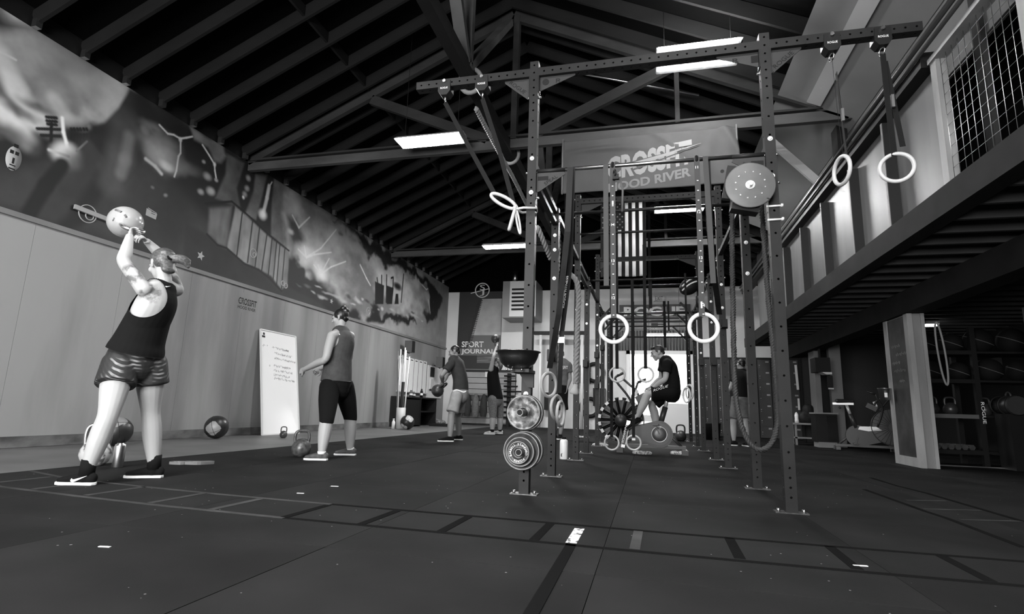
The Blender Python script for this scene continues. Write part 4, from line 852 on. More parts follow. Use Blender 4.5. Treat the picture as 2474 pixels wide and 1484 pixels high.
def tattoo_skin(J):
    m = bpy.data.materials.new('tattooed_skin'); m.use_nodes = True; nt = m.node_tree; b = nt.nodes['Principled BSDF']; b.inputs['Roughness'].default_value = .5; b.inputs['Specular IOR Level'].default_value = .35
    geo = nt.nodes.new('ShaderNodeNewGeometry'); N = lambda t: nt.nodes.new('ShaderNode'+t)
    nz = N('TexNoise'); nz.inputs['Scale'].default_value = 17; nz.inputs['Detail'].default_value = 4; nt.links.new(geo.outputs['Position'], nz.inputs['Vector'])
    r = N('ValToRGB'); r.color_ramp.elements[0].position = .46; r.color_ramp.elements[1].position = .60; nt.links.new(nz.outputs['Fac'], r.inputs[0]); last = None
    for c, rad in ((J['shL'].lerp(J['elL'], .45), .125), (J['shL']+V((.05, .02, -.03)), .09), (J['shR'].lerp(J['elR'], .3), .15)):
        d = N('VectorMath'); d.operation = 'DISTANCE'; nt.links.new(geo.outputs['Position'], d.inputs[0]); d.inputs[1].default_value = c
        k = N('MapRange'); k.inputs['From Min'].default_value = rad; k.inputs['From Max'].default_value = rad*.75; nt.links.new(d.outputs['Value'], k.inputs['Value'])
        if last is None: last = k.outputs[0]
        else: mx = N('Math'); mx.operation = 'MAXIMUM'; nt.links.new(last, mx.inputs[0]); nt.links.new(k.outputs[0], mx.inputs[1]); last = mx.outputs[0]
    mu = N('Math'); mu.operation = 'MULTIPLY'; nt.links.new(last, mu.inputs[0]); nt.links.new(r.outputs[0], mu.inputs[1])
    mi = N('Mix'); mi.data_type = 'RGBA'; mi.inputs['A'].default_value = (.36, .36, .36, 1); mi.inputs['B'].default_value = (.12, .12, .12, 1); nt.links.new(mu.outputs[0], mi.inputs['Factor']); nt.links.new(mi.outputs['Result'], b.inputs['Base Color']); return m
class Person:
    def __init__(P, loc, label, J, k=1., voxel=.007, skin=None, hs=1., group=None):
        P.J = {a: V(b) for a, b in J.items() if not isinstance(b, (int, float))}; P.k = k; P.vx = voxel; P.skin = skin or mt_skin2; P.hs = hs
        P.t = thing('person', loc, label, 'person', group); j = P.J
        P.hipax = (j['hipR']-j['hipL']).normalized(); P.shax = (j['shR']-j['shL']).normalized()
        P.R = dict(pel=(.165, .125), wai=(.140, .105), che=(.155, .115), upc=(.135, .09), arm=(.056, .050, .042), fore=(.042, .043, .027), thigh=(.095, .085, .062), calf=(.060, .062, .058, .037), neck=.054)
    def torso(P, mb, g=0., lo=-1., hi=1., hem=None, neck=True):
        j, k = P.J, P.k; sp = [j['pel']+(j['pel']-j['wai']).normalized()*.06, j['pel'], j['wai'], j['che'], j['upc'], ]
        R = P.R; rr = [(R['pel'][0]*.9, R['pel'][1]*.9), R['pel'], R['wai'], R['che'], R['upc']]
        sd = [P.hipax, P.hipax, (P.hipax+P.shax)/2, P.shax, P.shax]
        if hem is not None: sp = sp[hem:]; rr = rr[hem:]; sd = sd[hem:]
        loft(mb, sp, [(a*k+g, b*k+g) for a, b in rr], sd, 24, 5)
        return sp, rr, sd
    def limb(P, mb, a, b, c, r1, r2, g=0., seg=4, upto=None):
        pts = [a, a.lerp(b, .45), b, b.lerp(c, .32), b.lerp(c, .6), c] if len(r2) == 4 else [a, a.lerp(b, .5), b, b.lerp(c, .35), c]
        rr = [r1[0], r1[1], r1[2]]+list(r2[1:]) if len(r2) == 4 else [r1[0], r1[1], (r1[2]+r2[0])/2, r2[1], r2[2]]
        loft(mb, pts, [r*P.k+g for r in rr], None, 16, seg)
    def body(P, hands=None, bare_feet=False):
        j, k, R = P.J, P.k, P.R; mb = MB(); P.torso(mb)
        for s in 'LR':
            P.limb(mb, j['sh'+s], j['el'+s], j['wr'+s], R['arm'], R['fore']); P.limb(mb, j['hip'+s], j['kn'+s], j['an'+s], R['thigh'], R['calf'])
            loft(mb, [j['upc'], j['upc'].lerp(j['sh'+s], .6), j['sh'+s]], [(.07*k, .07*k), (.062*k, .06*k), (.058*k, .058*k)], None)
            loft(mb, [j['nek'], j['nek'].lerp(j['sh'+s], .75)], [.05*k, .045*k])
        f, u = V(P.J['fwd']).normalized(), V(P.J['up']).normalized()
        loft(mb, [j['upc'], j['nek'], j['head']-u*.05*P.hs-f*.012], [R['neck']*1.25*k, R['neck']*k, R['neck']*k])
        P.M, P.L, P.r, P.f, P.u = headbits(mb, j['head'], f, u, P.hs)
        me = [fuse(mb, P.vx, 5)]
        if hands:
            hb = MB()
            for h in hands: hand(hb, *h[:3], **h[3])
            me.append(fuse(hb, min(P.vx*.5, .0035), 3))
        P.b = part('body', joined(me), P.skin, P.t)
        for q in (-1, 1):
            part('eye', MB().ell(P.L(q*.031, .084, .016), .012*P.hs, .007*P.hs, .006*P.hs, P.M, 10, 6), mt_eye, P.b)
            part('eyebrow', MB().tube([P.L(q*.015, .094, .036), P.L(q*.033, .090, .041), P.L(q*.05, .078, .036)], .004*P.hs, 6), mt_hair_d, P.b)
        return P.b
    def hair(P, m, extra=None, vol=1., back=.0, low=-.03):
        mb = MB(); s = P.hs; mb.ell(P.L(0, -.024-back, .034), .082*s*vol, .094*s*vol, .088*s*vol, P.M)
        loft(mb, [P.L(0, -.07, .02), P.L(0, -.078, low)], [(.062*s, .035*s), (.052*s, .03*s)], P.r)
        for q in (-1, 1): loft(mb, [P.L(q*.07, .0, .04), P.L(q*.072, -.02, .0)], [(.012*s, .03*s), (.010*s, .02*s)], P.r)
        if extra: extra(mb)
        P.h = part('hair', fuse(mb, .006, 3), m, P.t); return P.h
    def shoe(P, s, m, toe, up_hi=.06, L=.27, sole=None, name='shoe', w=1.):
        a = P.J['an'+s]; d = V(toe); d.z = 0; d.normalize(); sd = d.cross(V((0, 0, 1))); g = V((a.x, a.y, 0)); h = g-d*.065; z = V((0, 0, 1))
        mb = MB(); loft(mb, [h+z*.05+d*.02, h+z*.05+d*.10*L/.27, h+z*.04+d*.19*L/.27, h+z*.034+d*(L-.03)], [(.036*w, .04), (.039*w, .038), (.046*w, .026), (.036*w, .019)], sd, 16, 4)
        loft(mb, [g+z*.05, g+z*(.075+up_hi*.5)], [.044, .042]); o = part(name, fuse(mb, .006, 3), m, P.t)
        out = [(.0, -.034), (.07, -.036), (.13, -.040), (.19, -.048), (.23, -.044), (.26, -.028), (.272, .0), (.262, .026), (.23, .04), (.19, .043), (.13, .034), (.07, .034), (.0, .032), (-.014, .0)]
        pr = MB().prism([h+d*(x*L/.27-.0)+sd*(y*w)+z*.001 for x, y in out][::-1], (0, 0, .022)); q = part('sole', pr, sole or mt_sole, o); bevel(q, .005); return o
def swoosh(parent, c, d, u, L, m):
    d, u = V(d).normalized(), V(u).normalized(); n = d.cross(u); c = V(c)
    pts = [(0, .10), (-.02, .02), (.03, -.06), (.16, -.09), (.4, .02), (1, .34), (.36, .14), (.18, .09), (.09, .10), (.05, .16)]
    return part('emblem', MB().prism([c+d*(x*L)+u*(y*L) for x, y in pts], n*.002), m, parent)
def toes(a, b, y): return at(*b, 'y', y)-at(*a, 'y', y)

# ---- woman swinging the pale kettlebell, nearest on the left
W1 = {'pel': at(322, 868, 'y', 3.55), 'wai': at(348, 795, 'y', 3.55), 'che': at(376, 735, 'y', 3.55), 'upc': at(388, 700, 'y', 3.56), 'nek': at(398, 684, 'y', 3.56), 'head': at(391, 641, 'y', 3.55),
      'fwd': (-.87, .24, -.36), 'up': (-.3, 0.08, .95), 'shL': at(348, 700, 'y', 3.41), 'elL': at(299, 632, 'y', 3.36), 'wrL': at(313, 572, 'y', 3.44), 'shR': at(425, 700, 'y', 3.72), 'elR': at(404, 632, 'y', 3.86), 'wrR': at(355, 584, 'y', 3.72),
      'hipL': at(288, 890, 'y', 3.44), 'hipR': at(362, 890, 'y', 3.66), 'knL': at(262, 1002, 'y', 3.33), 'knR': at(364, 992, 'y', 3.72), 'anL': at(210, 1138, 'y', 3.28), 'anR': at(372, 1130, 'y', 3.78)}
W1['anL'].z = max(W1['anL'].z, .09); W1['anR'].z = max(W1['anR'].z, .09)
kb_c = at(303, 537, 'y', 3.64)
p = Person((-4.0, 3.55, 0), 'woman in a black racerback top and patterned shorts swinging a pale kettlebell overhead', W1, 1.0, .006, tattoo_skin(W1), 1.06)
p.R.update(pel=(.175, .155), wai=(.155, .13), che=(.155, .13), upc=(.12, .085), arm=(.060, .054, .047), fore=(.047, .048, .030), thigh=(.108, .098, .070), calf=(.066, .072, .064, .040))
hd = (kb_c-p.J['wrL']).normalized()
p.body([(p.J['wrL'], at(320, 548, 'y', 3.52)-p.J['wrL'], (.3, .6, .25), dict(thumb=1, curl=(.8, .9, .6))), (p.J['wrR'], at(338, 568, 'y', 3.62)-p.J['wrR'], (-.2, -.6, -.6), dict(thumb=1, curl=(.8, .9, .6)))])
def tail(mb):
    for dz, k in ((.0, 1.), (-.012, .9), (.012, .95)):
        t0 = p.L(0, -.10, .012); t1 = V((.66, .72, .06)); loft(mb, [t0, t0+t1*.05+V((.012, 0, dz)), t0+t1*.10+V((.012, 0, dz-.01)), t0+t1*.135+V((.012, 0, dz*2-.035))], [.022*k, .027*k, .030*k, .018*k])
h = p.hair(mt_hair_b, tail, 1.08, .004, -.085); part('hair_tie', MB().torus(p.L(.002, -.114, .014), p.f+p.u*-.1, .022, .010, 18, 8), mt_cl_black, h)
gm = MB(); p.torso(gm, .014, hem=2); J = p.J
loft(gm, [J['pel'].lerp(J['wai'], -.1), J['pel'].lerp(J['wai'], .3), J['pel'].lerp(J['wai'], .65), J['wai'].lerp(J['che'], .4)], [(.212, .19), (.208, .185), (.186, .162), (.165, .14)], p.hipax, 28)
for s in 'LR': loft(gm, [J['upc'], J['nek'].lerp(J['sh'+s], .5)], [.07, .045])
loft(gm, [J['upc'], J['nek']-V((0, 0, .012))], [.078, .056])
gm = fuse(gm, .007, 5)
shL, shR, nk, wai = [np.array(J[q]) for q in ('shL', 'shR', 'nek', 'wai')]; bk = np.array(J['upc'])+np.array((.12, .06, -.05))
hz = np.array(J['pel'].lerp(J['wai'], .22)); hax = np.array((J['wai']-J['pel']).normalized())
def arm_hole(P):
    a = np.linalg.norm((P-shL-np.array((.035, -.02, -.05)))/np.array((.17, .155, .175)), axis=1)-1; b = np.linalg.norm((P-shR-np.array((.0, .06, -.02)))/np.array((.13, .125, .15)), axis=1)-1
    c = np.linalg.norm((P-nk-np.array((-.05, 0, .02)))/np.array((.10, .09, .05)), axis=1)-1
    return np.minimum(np.minimum(np.minimum(a, b), c)*.12, (P-hz) @ hax)
top = part('tank_top', cut(gm, arm_hole, .006), mt_cl_black, p.t)
def hit(o, x, y):
    """surface point of a garment seen at a photo pixel, with its normal"""
    d = (at(x, y, 'y', 5.)-EYE).normalized(); ok, c, n, _ = o.ray_cast(EYE, d); return (c, n) if ok else (None, None)
c, n = hit(top, 405, 694)
if c is not None:
    xd = (V((.66, .75, .05))-n*V((.66, .75, .05)).dot(n)).normalized(); swoosh(top, c+n*.002-xd*.02, xd, n.cross(xd), .045, mt_mark)
sg = MB(); loft(sg, [J['wai'].lerp(J['pel'], .7), J['pel'], J['pel']+V((0, 0, -.06))], [(.178, .155), (.192, .172), (.185, .17)], p.hipax, 24)
for s in 'LR': loft(sg, [J['hip'+s]+V((0, 0, .03)), J['hip'+s].lerp(J['kn'+s], .2), J['hip'+s].lerp(J['kn'+s], .36)], [.125, .134, .138], None, 20, 4, (1, .15))
def mat_shorts():
    m = bpy.data.materials.new('patterned_cloth'); m.use_nodes = True; nt = m.node_tree; b = nt.nodes['Principled BSDF']; b.inputs['Roughness'].default_value = .7
    tc = nt.nodes.new('ShaderNodeTexCoord'); ra = nt.nodes.new('ShaderNodeValToRGB'); ra.color_ramp.elements[0].position = .55; ra.color_ramp.elements[1].position = .68
    w = nt.nodes.new('ShaderNodeTexWave'); w.inputs['Scale'].default_value = 14; w.inputs['Distortion'].default_value = 2.2; w.inputs['Detail'].default_value = 1; w.inputs['Detail Scale'].default_value = .6
    mp = nt.nodes.new('ShaderNodeMapping'); mp.inputs['Rotation'].default_value = (.3, .8, .5); nt.links.new(tc.outputs['Object'], mp.inputs[0]); nt.links.new(mp.outputs[0], w.inputs['Vector'])
    n = nt.nodes.new('ShaderNodeTexNoise'); n.inputs['Scale'].default_value = 7; nt.links.new(tc.outputs['Object'], n.inputs['Vector'])
    r2 = nt.nodes.new('ShaderNodeValToRGB'); r2.color_ramp.elements[0].position = .52; r2.color_ramp.elements[1].position = .66; r2.color_ramp.elements[0].color = (.02, .02, .02, 1)
    nt.links.new(n.outputs['Fac'], r2.inputs[0]); mu = nt.nodes.new('ShaderNodeMix'); mu.data_type = 'RGBA'; mu.blend_type = 'MULTIPLY'; mu.inputs['Factor'].default_value = 1
    nt.links.new(w.outputs['Fac'], ra.inputs[0]); nt.links.new(ra.outputs[0], mu.inputs['A']); nt.links.new(r2.outputs[0], mu.inputs['B'])
    ml = nt.nodes.new('ShaderNodeMix'); ml.data_type = 'RGBA'; ml.blend_type = 'MULTIPLY'; ml.inputs['Factor'].default_value = 1; ml.inputs['B'].default_value = (.24, .24, .24, 1); nt.links.new(mu.outputs['Result'], ml.inputs['A'])
    ad = nt.nodes.new('ShaderNodeMix'); ad.data_type = 'RGBA'; ad.blend_type = 'ADD'; ad.inputs['Factor'].default_value = 1; ad.inputs['B'].default_value = (.010, .010, .010, 1)
    nt.links.new(ml.outputs['Result'], ad.inputs['A']); nt.links.new(ad.outputs['Result'], b.inputs['Base Color']); return m
part('shorts', fuse(sg, .007, 6), mat_shorts(), p.t)
for s, tv in (('L', (-.96, -.28, 0)), ('R', (-.8, -.5, 0))):
    sh = p.shoe(s, mt_cl_black, tv, .10); a = J['an'+s]; d = V(tv).normalized(); sd = V((0, 0, 1)).cross(d)
    part('sock', MB().cyl((a.x, a.y, .07), tuple(V((a.x, a.y, .15))+(J['kn'+s]-a).normalized()*.03), .050, 16), mt_cl_black, sh)
    swoosh(sh, V((a.x, a.y, .035))+d*.07+sd*.047, -d, (0, 0, 1), .11, mt_mark) if s == 'L' else None
def tattoo(P, m):
    pass
K1 = thing('kettlebell', kb_c, 'big pale competition kettlebell held overhead by the nearest woman', 'kettlebell')
mt_kbp = mat('pale_kettlebell', .30, .22, var=.12, scale=9, contrast=(.3, .42))
R1 = .138; kd = (J['wrL'].lerp(J['wrR'], .5)+V((.0, 0, .05))-kb_c).normalized(); sx = V((.35, .9, 0)).normalized(); sx = (sx-kd*sx.dot(kd)).normalized()
part('ball', MB().ell(kb_c, R1, R1, R1, None, 36, 24), mt_kbp, K1)
hw = .075; part('handle', MB().tube(catm([kb_c+kd*.10-sx*hw, kb_c+kd*.17-sx*(hw+.005), kb_c+kd*.215-sx*.05, kb_c+kd*.22, kb_c+kd*.215+sx*.05, kb_c+kd*.17+sx*(hw+.005), kb_c+kd*.10+sx*hw], 4), .016, 12), mt_steel, K1)
for a, b, w_ in (((.5, -.75, .35), (.1, -.85, .5), .012), ((.62, -.62, .2), (.7, -.55, .05), .010), ((.15, -.92, -.25), (.25, -.93, -.05), .008)):
    part('paint_chip', MB().tube([kb_c+V(a).normalized()*(R1-.004), kb_c+(V(a)+V(b)).normalized()*(R1-.004), kb_c+V(b).normalized()*(R1-.004)], w_, 6), mat('chipped_paint', .12, .5), K1)

# ---- woman in grey top and black leggings
W2 = {'pel': at(812, 925, 'y', 6.0), 'wai': at(818, 868, 'y', 6.0), 'che': at(826, 825, 'y', 6.0), 'upc': at(824, 805, 'y', 6.0), 'nek': at(824, 795, 'y', 6.0), 'head': at(822, 769, 'y', 6.0), 'fwd': (-.92, -.1, -.30), 'up': (-.25, 0, .97),
      'shL': at(802, 812, 'y', 5.80), 'elL': at(786, 868, 'y', 5.74), 'wrL': at(735, 893, 'y', 5.85), 'shR': at(846, 812, 'y', 6.2), 'elR': at(842, 868, 'y', 6.28), 'wrR': at(775, 890, 'y', 6.2),
      'hipL': at(796, 935, 'y', 5.88), 'hipR': at(832, 935, 'y', 6.14), 'knL': at(790, 1010, 'y', 5.72), 'knR': at(846, 1005, 'y', 6.3), 'anL': at(777, 1095, 'y', 5.66), 'anR': at(846, 1088, 'y', 6.36)}
p = Person((-3.7, 6, 0), 'woman in a grey tank top and black cropped leggings beside the leaning whiteboard', W2, 1.0, .0065, mt_skin2, .95)
p.R.update(pel=(.175, .16), wai=(.155, .135), che=(.155, .13), upc=(.12, .085), arm=(.056, .054, .045), fore=(.043, .044, .028), thigh=(.108, .104, .075), calf=(.072, .076, .066, .040))
p.body([(p.J['wrL'], at(722, 899, 'y', 5.9)-p.J['wrL'], (.2, .9, -.3), dict(thumb=1, curl=(1.2, 1.4, .9))), (p.J['wrR'], at(765, 897, 'y', 6.2)-p.J['wrR'], (.2, -.9, -.3), dict(thumb=-1, curl=(1.2, 1.4, .9)))])
def bun(mb): mb.ell(p.L(.0, -.075, .115), .045, .042, .036, p.M); mb.ell(p.L(.01, -.105, .075), .03, .03, .03, p.M); mb.ell(p.L(0, -.06, -.02), .05, .04, .05, p.M)
p.hair(mt_hair_d, bun, 1.06)
J = p.J; gm = MB(); p.torso(gm, .016)
loft(gm, [J['pel']+V((0, 0, .02)), J['pel'].lerp(J['wai'], .5), J['wai']], [(.195, .175), (.185, .165), (.17, .15)], p.hipax, 24, 4, (.15, 1))
for s in 'LR': loft(gm, [J['upc'], J['nek'].lerp(J['sh'+s], .55)], [.07, .042])
loft(gm, [J['upc'], J['nek']-V((0, 0, .01))], [.075, .052]); gm = fuse(gm, .0075, 5)
sl, sr, pe = [np.array(J[q]) for q in ('shL', 'shR', 'pel')]
def hole2(P):
    a = np.linalg.norm((P-sl-np.array((-.02, -.04, -.03)))/np.array((.12, .12, .14)), axis=1)-1; b = np.linalg.norm((P-sr-np.array((-.02, .04, -.03)))/np.array((.11, .11, .13)), axis=1)-1
    return np.minimum(np.minimum(a, b)*.12, P[:, 2]-(pe[2]+.015))
part('tank_top', cut(gm, hole2, .006), mat('grey_top', .042, .85, var=.25, scale=16), p.t)
for dy in (-.005, .008): part('bra_strap', MB().tube(catm([J['shL']+V((-.03, .06, .062)), J['shL']+V((.03, .055, .055)), J['shL']+V((.085, .07, .0))], 4), .006, 6), mt_mark if dy < 0 else mt_cl_char, p.t) if dy < 0 else None
lg = MB(); loft(lg, [J['pel'].lerp(J['wai'], .6), J['pel'], J['pel']+V((0, 0, -.07))], [(.168, .15), (.183, .168), (.17, .16)], p.hipax, 24)
for s in 'LR': loft(lg, [J['hip'+s], J['hip'+s].lerp(J['kn'+s], .45), J['kn'+s], J['kn'+s].lerp(J['an'+s], .12)], [.118, .113, .086, .082], None, 20, 4, (1, .12))
part('leggings', fuse(lg, .0075, 5), mt_cl_black, p.t)
for s, tv in (('L', (-.95, -.3, 0)), ('R', (-.9, -.4, 0))):
    sh = p.shoe(s, mat('grey_shoe', .06, .7, var=.4, scale=25), tv, .02, .26); a = J['an'+s]; part('sock', MB().cyl((a.x, a.y, .07), (a.x, a.y, .10), .046, 14), mt_mark, sh)
def kettlebell(c, R, lab, m, hx=(1, 0, 0), hm=None, Hk=1., grp=None, up=(0, 0, 1)):
    c = V(c); k = thing('kettlebell', c, lab, 'kettlebell', grp); u = V(up).normalized(); x = V(hx); x = (x-u*x.dot(u)).normalized(); o = c+u*R*.93
    part('ball', MB().lathe(c, u, [(0, 0), (R*.55, 0), (R*.86, R*.28), (R, R*.75), (R*.97, R*1.1), (R*.75, R*1.55), (R*.4, R*1.84), (0, R*1.92)], 32), m, k)
    hw = R*.72; part('handle', MB().tube(catm([o+u*R*.45-x*hw*.92, o+u*R*1.05*Hk-x*hw, o+u*R*1.55*Hk-x*hw*.86, o+u*R*1.72*Hk-x*hw*.4, o+u*R*1.72*Hk+x*hw*.4, o+u*R*1.55*Hk+x*hw*.86, o+u*R*1.05*Hk+x*hw, o+u*R*.45+x*hw*.92], 4), R*.15, 12), hm or m, k); return k
mt_kb = mat('dark_kettlebell', .05, .38, .2, var=.6, scale=18)
q = at(726, 1103, 'z', 0); kettlebell(q, .112, 'big scuffed dark kettlebell on the mat in front of the woman in leggings', mat('scuffed_kettlebell', .10, .35, .2, var=.7, scale=20), (.75, .65, 0))
q = at(684, 1058, 'z', 0); kettlebell(q, .065, 'small black kettlebell standing before the leaning whiteboard', mt_kb, (.8, .5, 0), None, 1.15)

# ---- man in dark tee swinging a kettlebell
M3 = {'pel': at(1113, 950, 'y', 10.0), 'wai': at(1112, 915, 'y', 10.0), 'che': at(1104, 885, 'y', 10.0), 'upc': at(1098, 871, 'y', 10.0), 'nek': at(1098, 866, 'y', 10.0), 'head': at(1098, 851, 'y', 10.0), 'fwd': (-.92, -.12, -.32), 'up': (-.3, 0, .95),
      'shL': at(1090, 880, 'y', 9.82), 'elL': at(1068, 907, 'y', 9.70), 'wrL': at(1069, 923, 'y', 9.95), 'shR': at(1112, 878, 'y', 10.2), 'elR': at(1080, 906, 'y', 10.3), 'wrR': at(1073, 922, 'y', 10.1),
      'hipL': at(1104, 955, 'y', 9.86), 'hipR': at(1118, 955, 'y', 10.16), 'knL': at(1091, 1003, 'y', 9.75), 'knR': at(1106, 1000, 'y', 10.25), 'anL': at(1087, 1058, 'y', 9.72), 'anR': at(1109, 1054, 'y', 10.3)}
p = Person((-3.6, 10, 0), 'man in a dark tee and pale shorts bending into a kettlebell swing', M3, 1.05, .010, mt_skin3, 1.05)
q = at(1062, 940, 'y', 10.0)
p.body([(p.J['wrL'], q-p.J['wrL'], (.2, .9, 0), dict(thumb=1, curl=(.9, 1.1, .7))), (p.J['wrR'], q-p.J['wrR'], (.2, -.9, 0), dict(thumb=-1, curl=(.9, 1.1, .7)))])
p.hair(mt_hair_d, None, 1.0)
def tee(p, m, g=.018, sleeve=.55, hemz=None, gs=.016):
    J = p.J; gm = MB(); p.torso(gm, g); 
    loft(gm, [J['pel'].lerp(J['wai'], .25), J['wai'], J['che']], [(p.R['pel'][0]*p.k+g, p.R['pel'][1]*p.k+g), (p.R['wai'][0]*p.k+g+.01, p.R['wai'][1]*p.k+g+.01), (p.R['che'][0]*p.k+g, p.R['che'][1]*p.k+g)], p.hipax, 24, 4, (.15, 1))
    for s in 'LR':
        loft(gm, [J['upc'], J['sh'+s], J['sh'+s].lerp(J['el'+s], sleeve*.6), J['sh'+s].lerp(J['el'+s], sleeve)], [.075*p.k, .062*p.k+gs, .060*p.k+gs, .060*p.k+gs*1.3], None, 18, 4, (1, .12)); loft(gm, [J['nek']-V((0, 0, .02)), J['sh'+s]], [.05*p.k, .05*p.k+gs])
    loft(gm, [J['upc'], J['nek']], [.078*p.k, .058*p.k], None, 16, 4, (1, .2)); me = fuse(gm, p.vx*1.1, 5); z = np.array(J['pel'].lerp(J['wai'], .2)); ax = np.array((J['wai']-J['pel']).normalized())
    return part('tee_shirt', cut(me, lambda P: (P-z) @ ax, .006), m, p.t)
def shorts(p, m, frac=.75, g=.02, flare=.02):
    J = p.J; k = p.k; sg = MB(); R = p.R; loft(sg, [J['pel'].lerp(J['wai'], .55), J['pel'], J['pel']+(J['pel']-J['wai']).normalized()*.06], [(R['wai'][0]*k+.02, R['wai'][1]*k+.02), (R['pel'][0]*k+g, R['pel'][1]*k+g), (R['pel'][0]*k*.92+g, R['pel'][1]*k*.92+g)], p.hipax, 24)
    for s in 'LR':
        a, b = J['hip'+s], J['kn'+s]; loft(sg, [a, a.lerp(b, frac*.6), a.lerp(b, frac)], [R['thigh'][0]*k+g, R['thigh'][1]*k+g, R['thigh'][1]*k*.92+g+flare], None, 20, 4, (1, .12))
    return part('shorts', fuse(sg, p.vx*1.1, 5), m, p.t)
tee(p, mt_cl_char); so = shorts(p, mt_cl_light, .85)
part('waist_cord', MB().tube(catm([at(1095, 946, 'y', 9.78), at(1105, 943, 'y', 9.78), at(1120, 948, 'y', 9.80), at(1126, 945, 'y', 9.82)], 4), .012, 6), mt_mark, so)
for s, tv in (('L', (-.9, -.45, 0)), ('R', (-.9, -.45, 0))): sh = p.shoe(s, mt_cl_black, tv, .02, .29)
k3 = kettlebell(at(1055, 950, 'y', 10.0)+V((-.06, 0, -.02)), .12, 'dark kettlebell gripped between the knees of the man in pale shorts', mt_kb, (0, 1, 0), None, 1., None, (.75, 0, .65))

# ---- woman with kettlebell locked out overhead
M4 = {'pel': at(1197, 962, 'y', 13.2), 'wai': at(1193, 930, 'y', 13.2), 'che': at(1191, 905, 'y', 13.2), 'upc': at(1194, 893, 'y', 13.2), 'nek': at(1196, 888, 'y', 13.2), 'head': at(1201, 876, 'y', 13.2), 'fwd': (-.85, .3, .0), 'up': (-.1, 0, 1),
      'shL': at(1186, 893, 'y', 13.05), 'elL': at(1192, 864, 'y', 12.95), 'wrL': at(1201, 834, 'y', 13.1), 'shR': at(1204, 890, 'y', 13.4), 'elR': at(1206, 860, 'y', 13.5), 'wrR': at(1204, 836, 'y', 13.25),
      'hipL': at(1190, 966, 'y', 13.06), 'hipR': at(1205, 966, 'y', 13.34), 'knL': at(1191, 1005, 'y', 13.05), 'knR': at(1208, 1004, 'y', 13.4), 'anL': at(1189, 1043, 'y', 13.0), 'anR': at(1208, 1041, 'y', 13.45)}
p = Person((-3.5, 13.2, 0), 'woman in a black tank and grey leggings locking out a kettlebell overhead', M4, 1.0, .011, mt_skin2, .97)
p.R.update(pel=(.175, .17), wai=(.155, .145), thigh=(.11, .1, .08), calf=(.075, .078, .07, .042))
q = at(1200, 826, 'y', 13.18); p.body([(p.J['wrL'], q-p.J['wrL'], (.2, .9, 0), dict(thumb=1, curl=(.9, 1.1, .7))), (p.J['wrR'], q-p.J['wrR'], (.2, -.9, 0), dict(thumb=-1, curl=(.9, 1.1, .7)))])
p.hair(mt_hair_b, lambda mb: loft(mb, [p.L(0, -.09, .0), p.L(0, -.12, -.09), p.L(0, -.11, -.17)], [.05, .055, .03]), 1.0)
J = p.J; gm = MB(); p.torso(gm, .018); loft(gm, [J['pel']+V((0, 0, .0)), J['wai']], [(.195, .19), (.175, .165)], p.hipax, 24, 4, (.15, 1)); loft(gm, [J['upc'], J['nek']-V((0, 0, .02))], [.075, .05])
for s in 'LR': loft(gm, [J['upc'], J['nek'].lerp(J['sh'+s], .5)], [.07, .045])
pz = J['pel'].z; part('tank_top', cut(fuse(gm, .012, 4), lambda P: P[:, 2]-pz+.02, .008), mt_cl_black, p.t)
lg = MB(); loft(lg, [J['pel'].lerp(J['wai'], .6), J['pel'], J['pel']+V((0, 0, -.07))], [(.168, .16), (.183, .178), (.17, .17)], p.hipax, 24)
for s in 'LR': loft(lg, [J['hip'+s], J['hip'+s].lerp(J['kn'+s], .5), J['kn'+s], J['kn'+s].lerp(J['an'+s], .15)], [.12, .11, .09, .086], None, 20, 4, (1, .12))
part('leggings', fuse(lg, .012, 4), mt_cl_heather, p.t)
for s in 'LR': sh = p.shoe(s, mat('pale_shoe', .5, .6, var=.3, scale=30), (-.9, -.45, 0), .02, .27); a = J['an'+s]; part('sock', MB().cyl((a.x, a.y, .06), (a.x, a.y, .12), .05, 12), mt_cl_black, sh)
kc = at(1196, 820, 'y', 13.2); kettlebell(kc+V((0, 0, .115)), .115, 'dark kettlebell held upside down at the top of a far swing', mt_kb, (0, 1, 0), None, 1., None, (.12, 0, -1))

# ---- man pedalling the fan bike
YB_ = 9.45
M5 = {'pel': at(1622, 945, 'y', YB_), 'wai': at(1622, 918, 'y', YB_), 'che': at(1616, 890, 'y', YB_), 'upc': at(1609, 874, 'y', YB_), 'nek': at(1604, 868, 'y', YB_), 'head': at(1589, 853, 'y', YB_), 'fwd': (-.93, -.05, -.36), 'up': (-.36, 0, .93),
      'shL': at(1612, 880, 'y', YB_-.19), 'elL': at(1607, 916, 'y', YB_-.24), 'wrL': at(1577, 938, 'y', YB_-.16), 'shR': at(1604, 878, 'y', YB_+.19), 'elR': at(1596, 914, 'y', YB_+.24), 'wrR': at(1572, 936, 'y', YB_+.12),
      'hipL': at(1622, 949, 'y', YB_-.10), 'hipR': at(1620, 947, 'y', YB_+.10), 'knL': at(1567, 952, 'y', YB_-.14), 'knR': at(1576, 975, 'y', YB_+.14), 'anL': at(1537, 1012, 'y', YB_-.14), 'anR': at(1590, 1042, 'y', YB_+.14)}
p = Person((.2, YB_, 0), 'man in a black tee and black lettered shorts sitting on the fan bike', M5, 1.05, .008, mt_skin2, 1.06)
p.R.update(calf=(.062, .068, .06, .04))
p.body([(p.J['wrL'], at(1566, 941, 'y', YB_-.12)-p.J['wrL'], (.1, .3, -1), dict(thumb=1, curl=(.5, .7, .5))), (p.J['wrR'], at(1562, 940, 'y', YB_+.1)-p.J['wrR'], (.1, -.3, -1), dict(thumb=-1, curl=(.5, .7, .5)))])
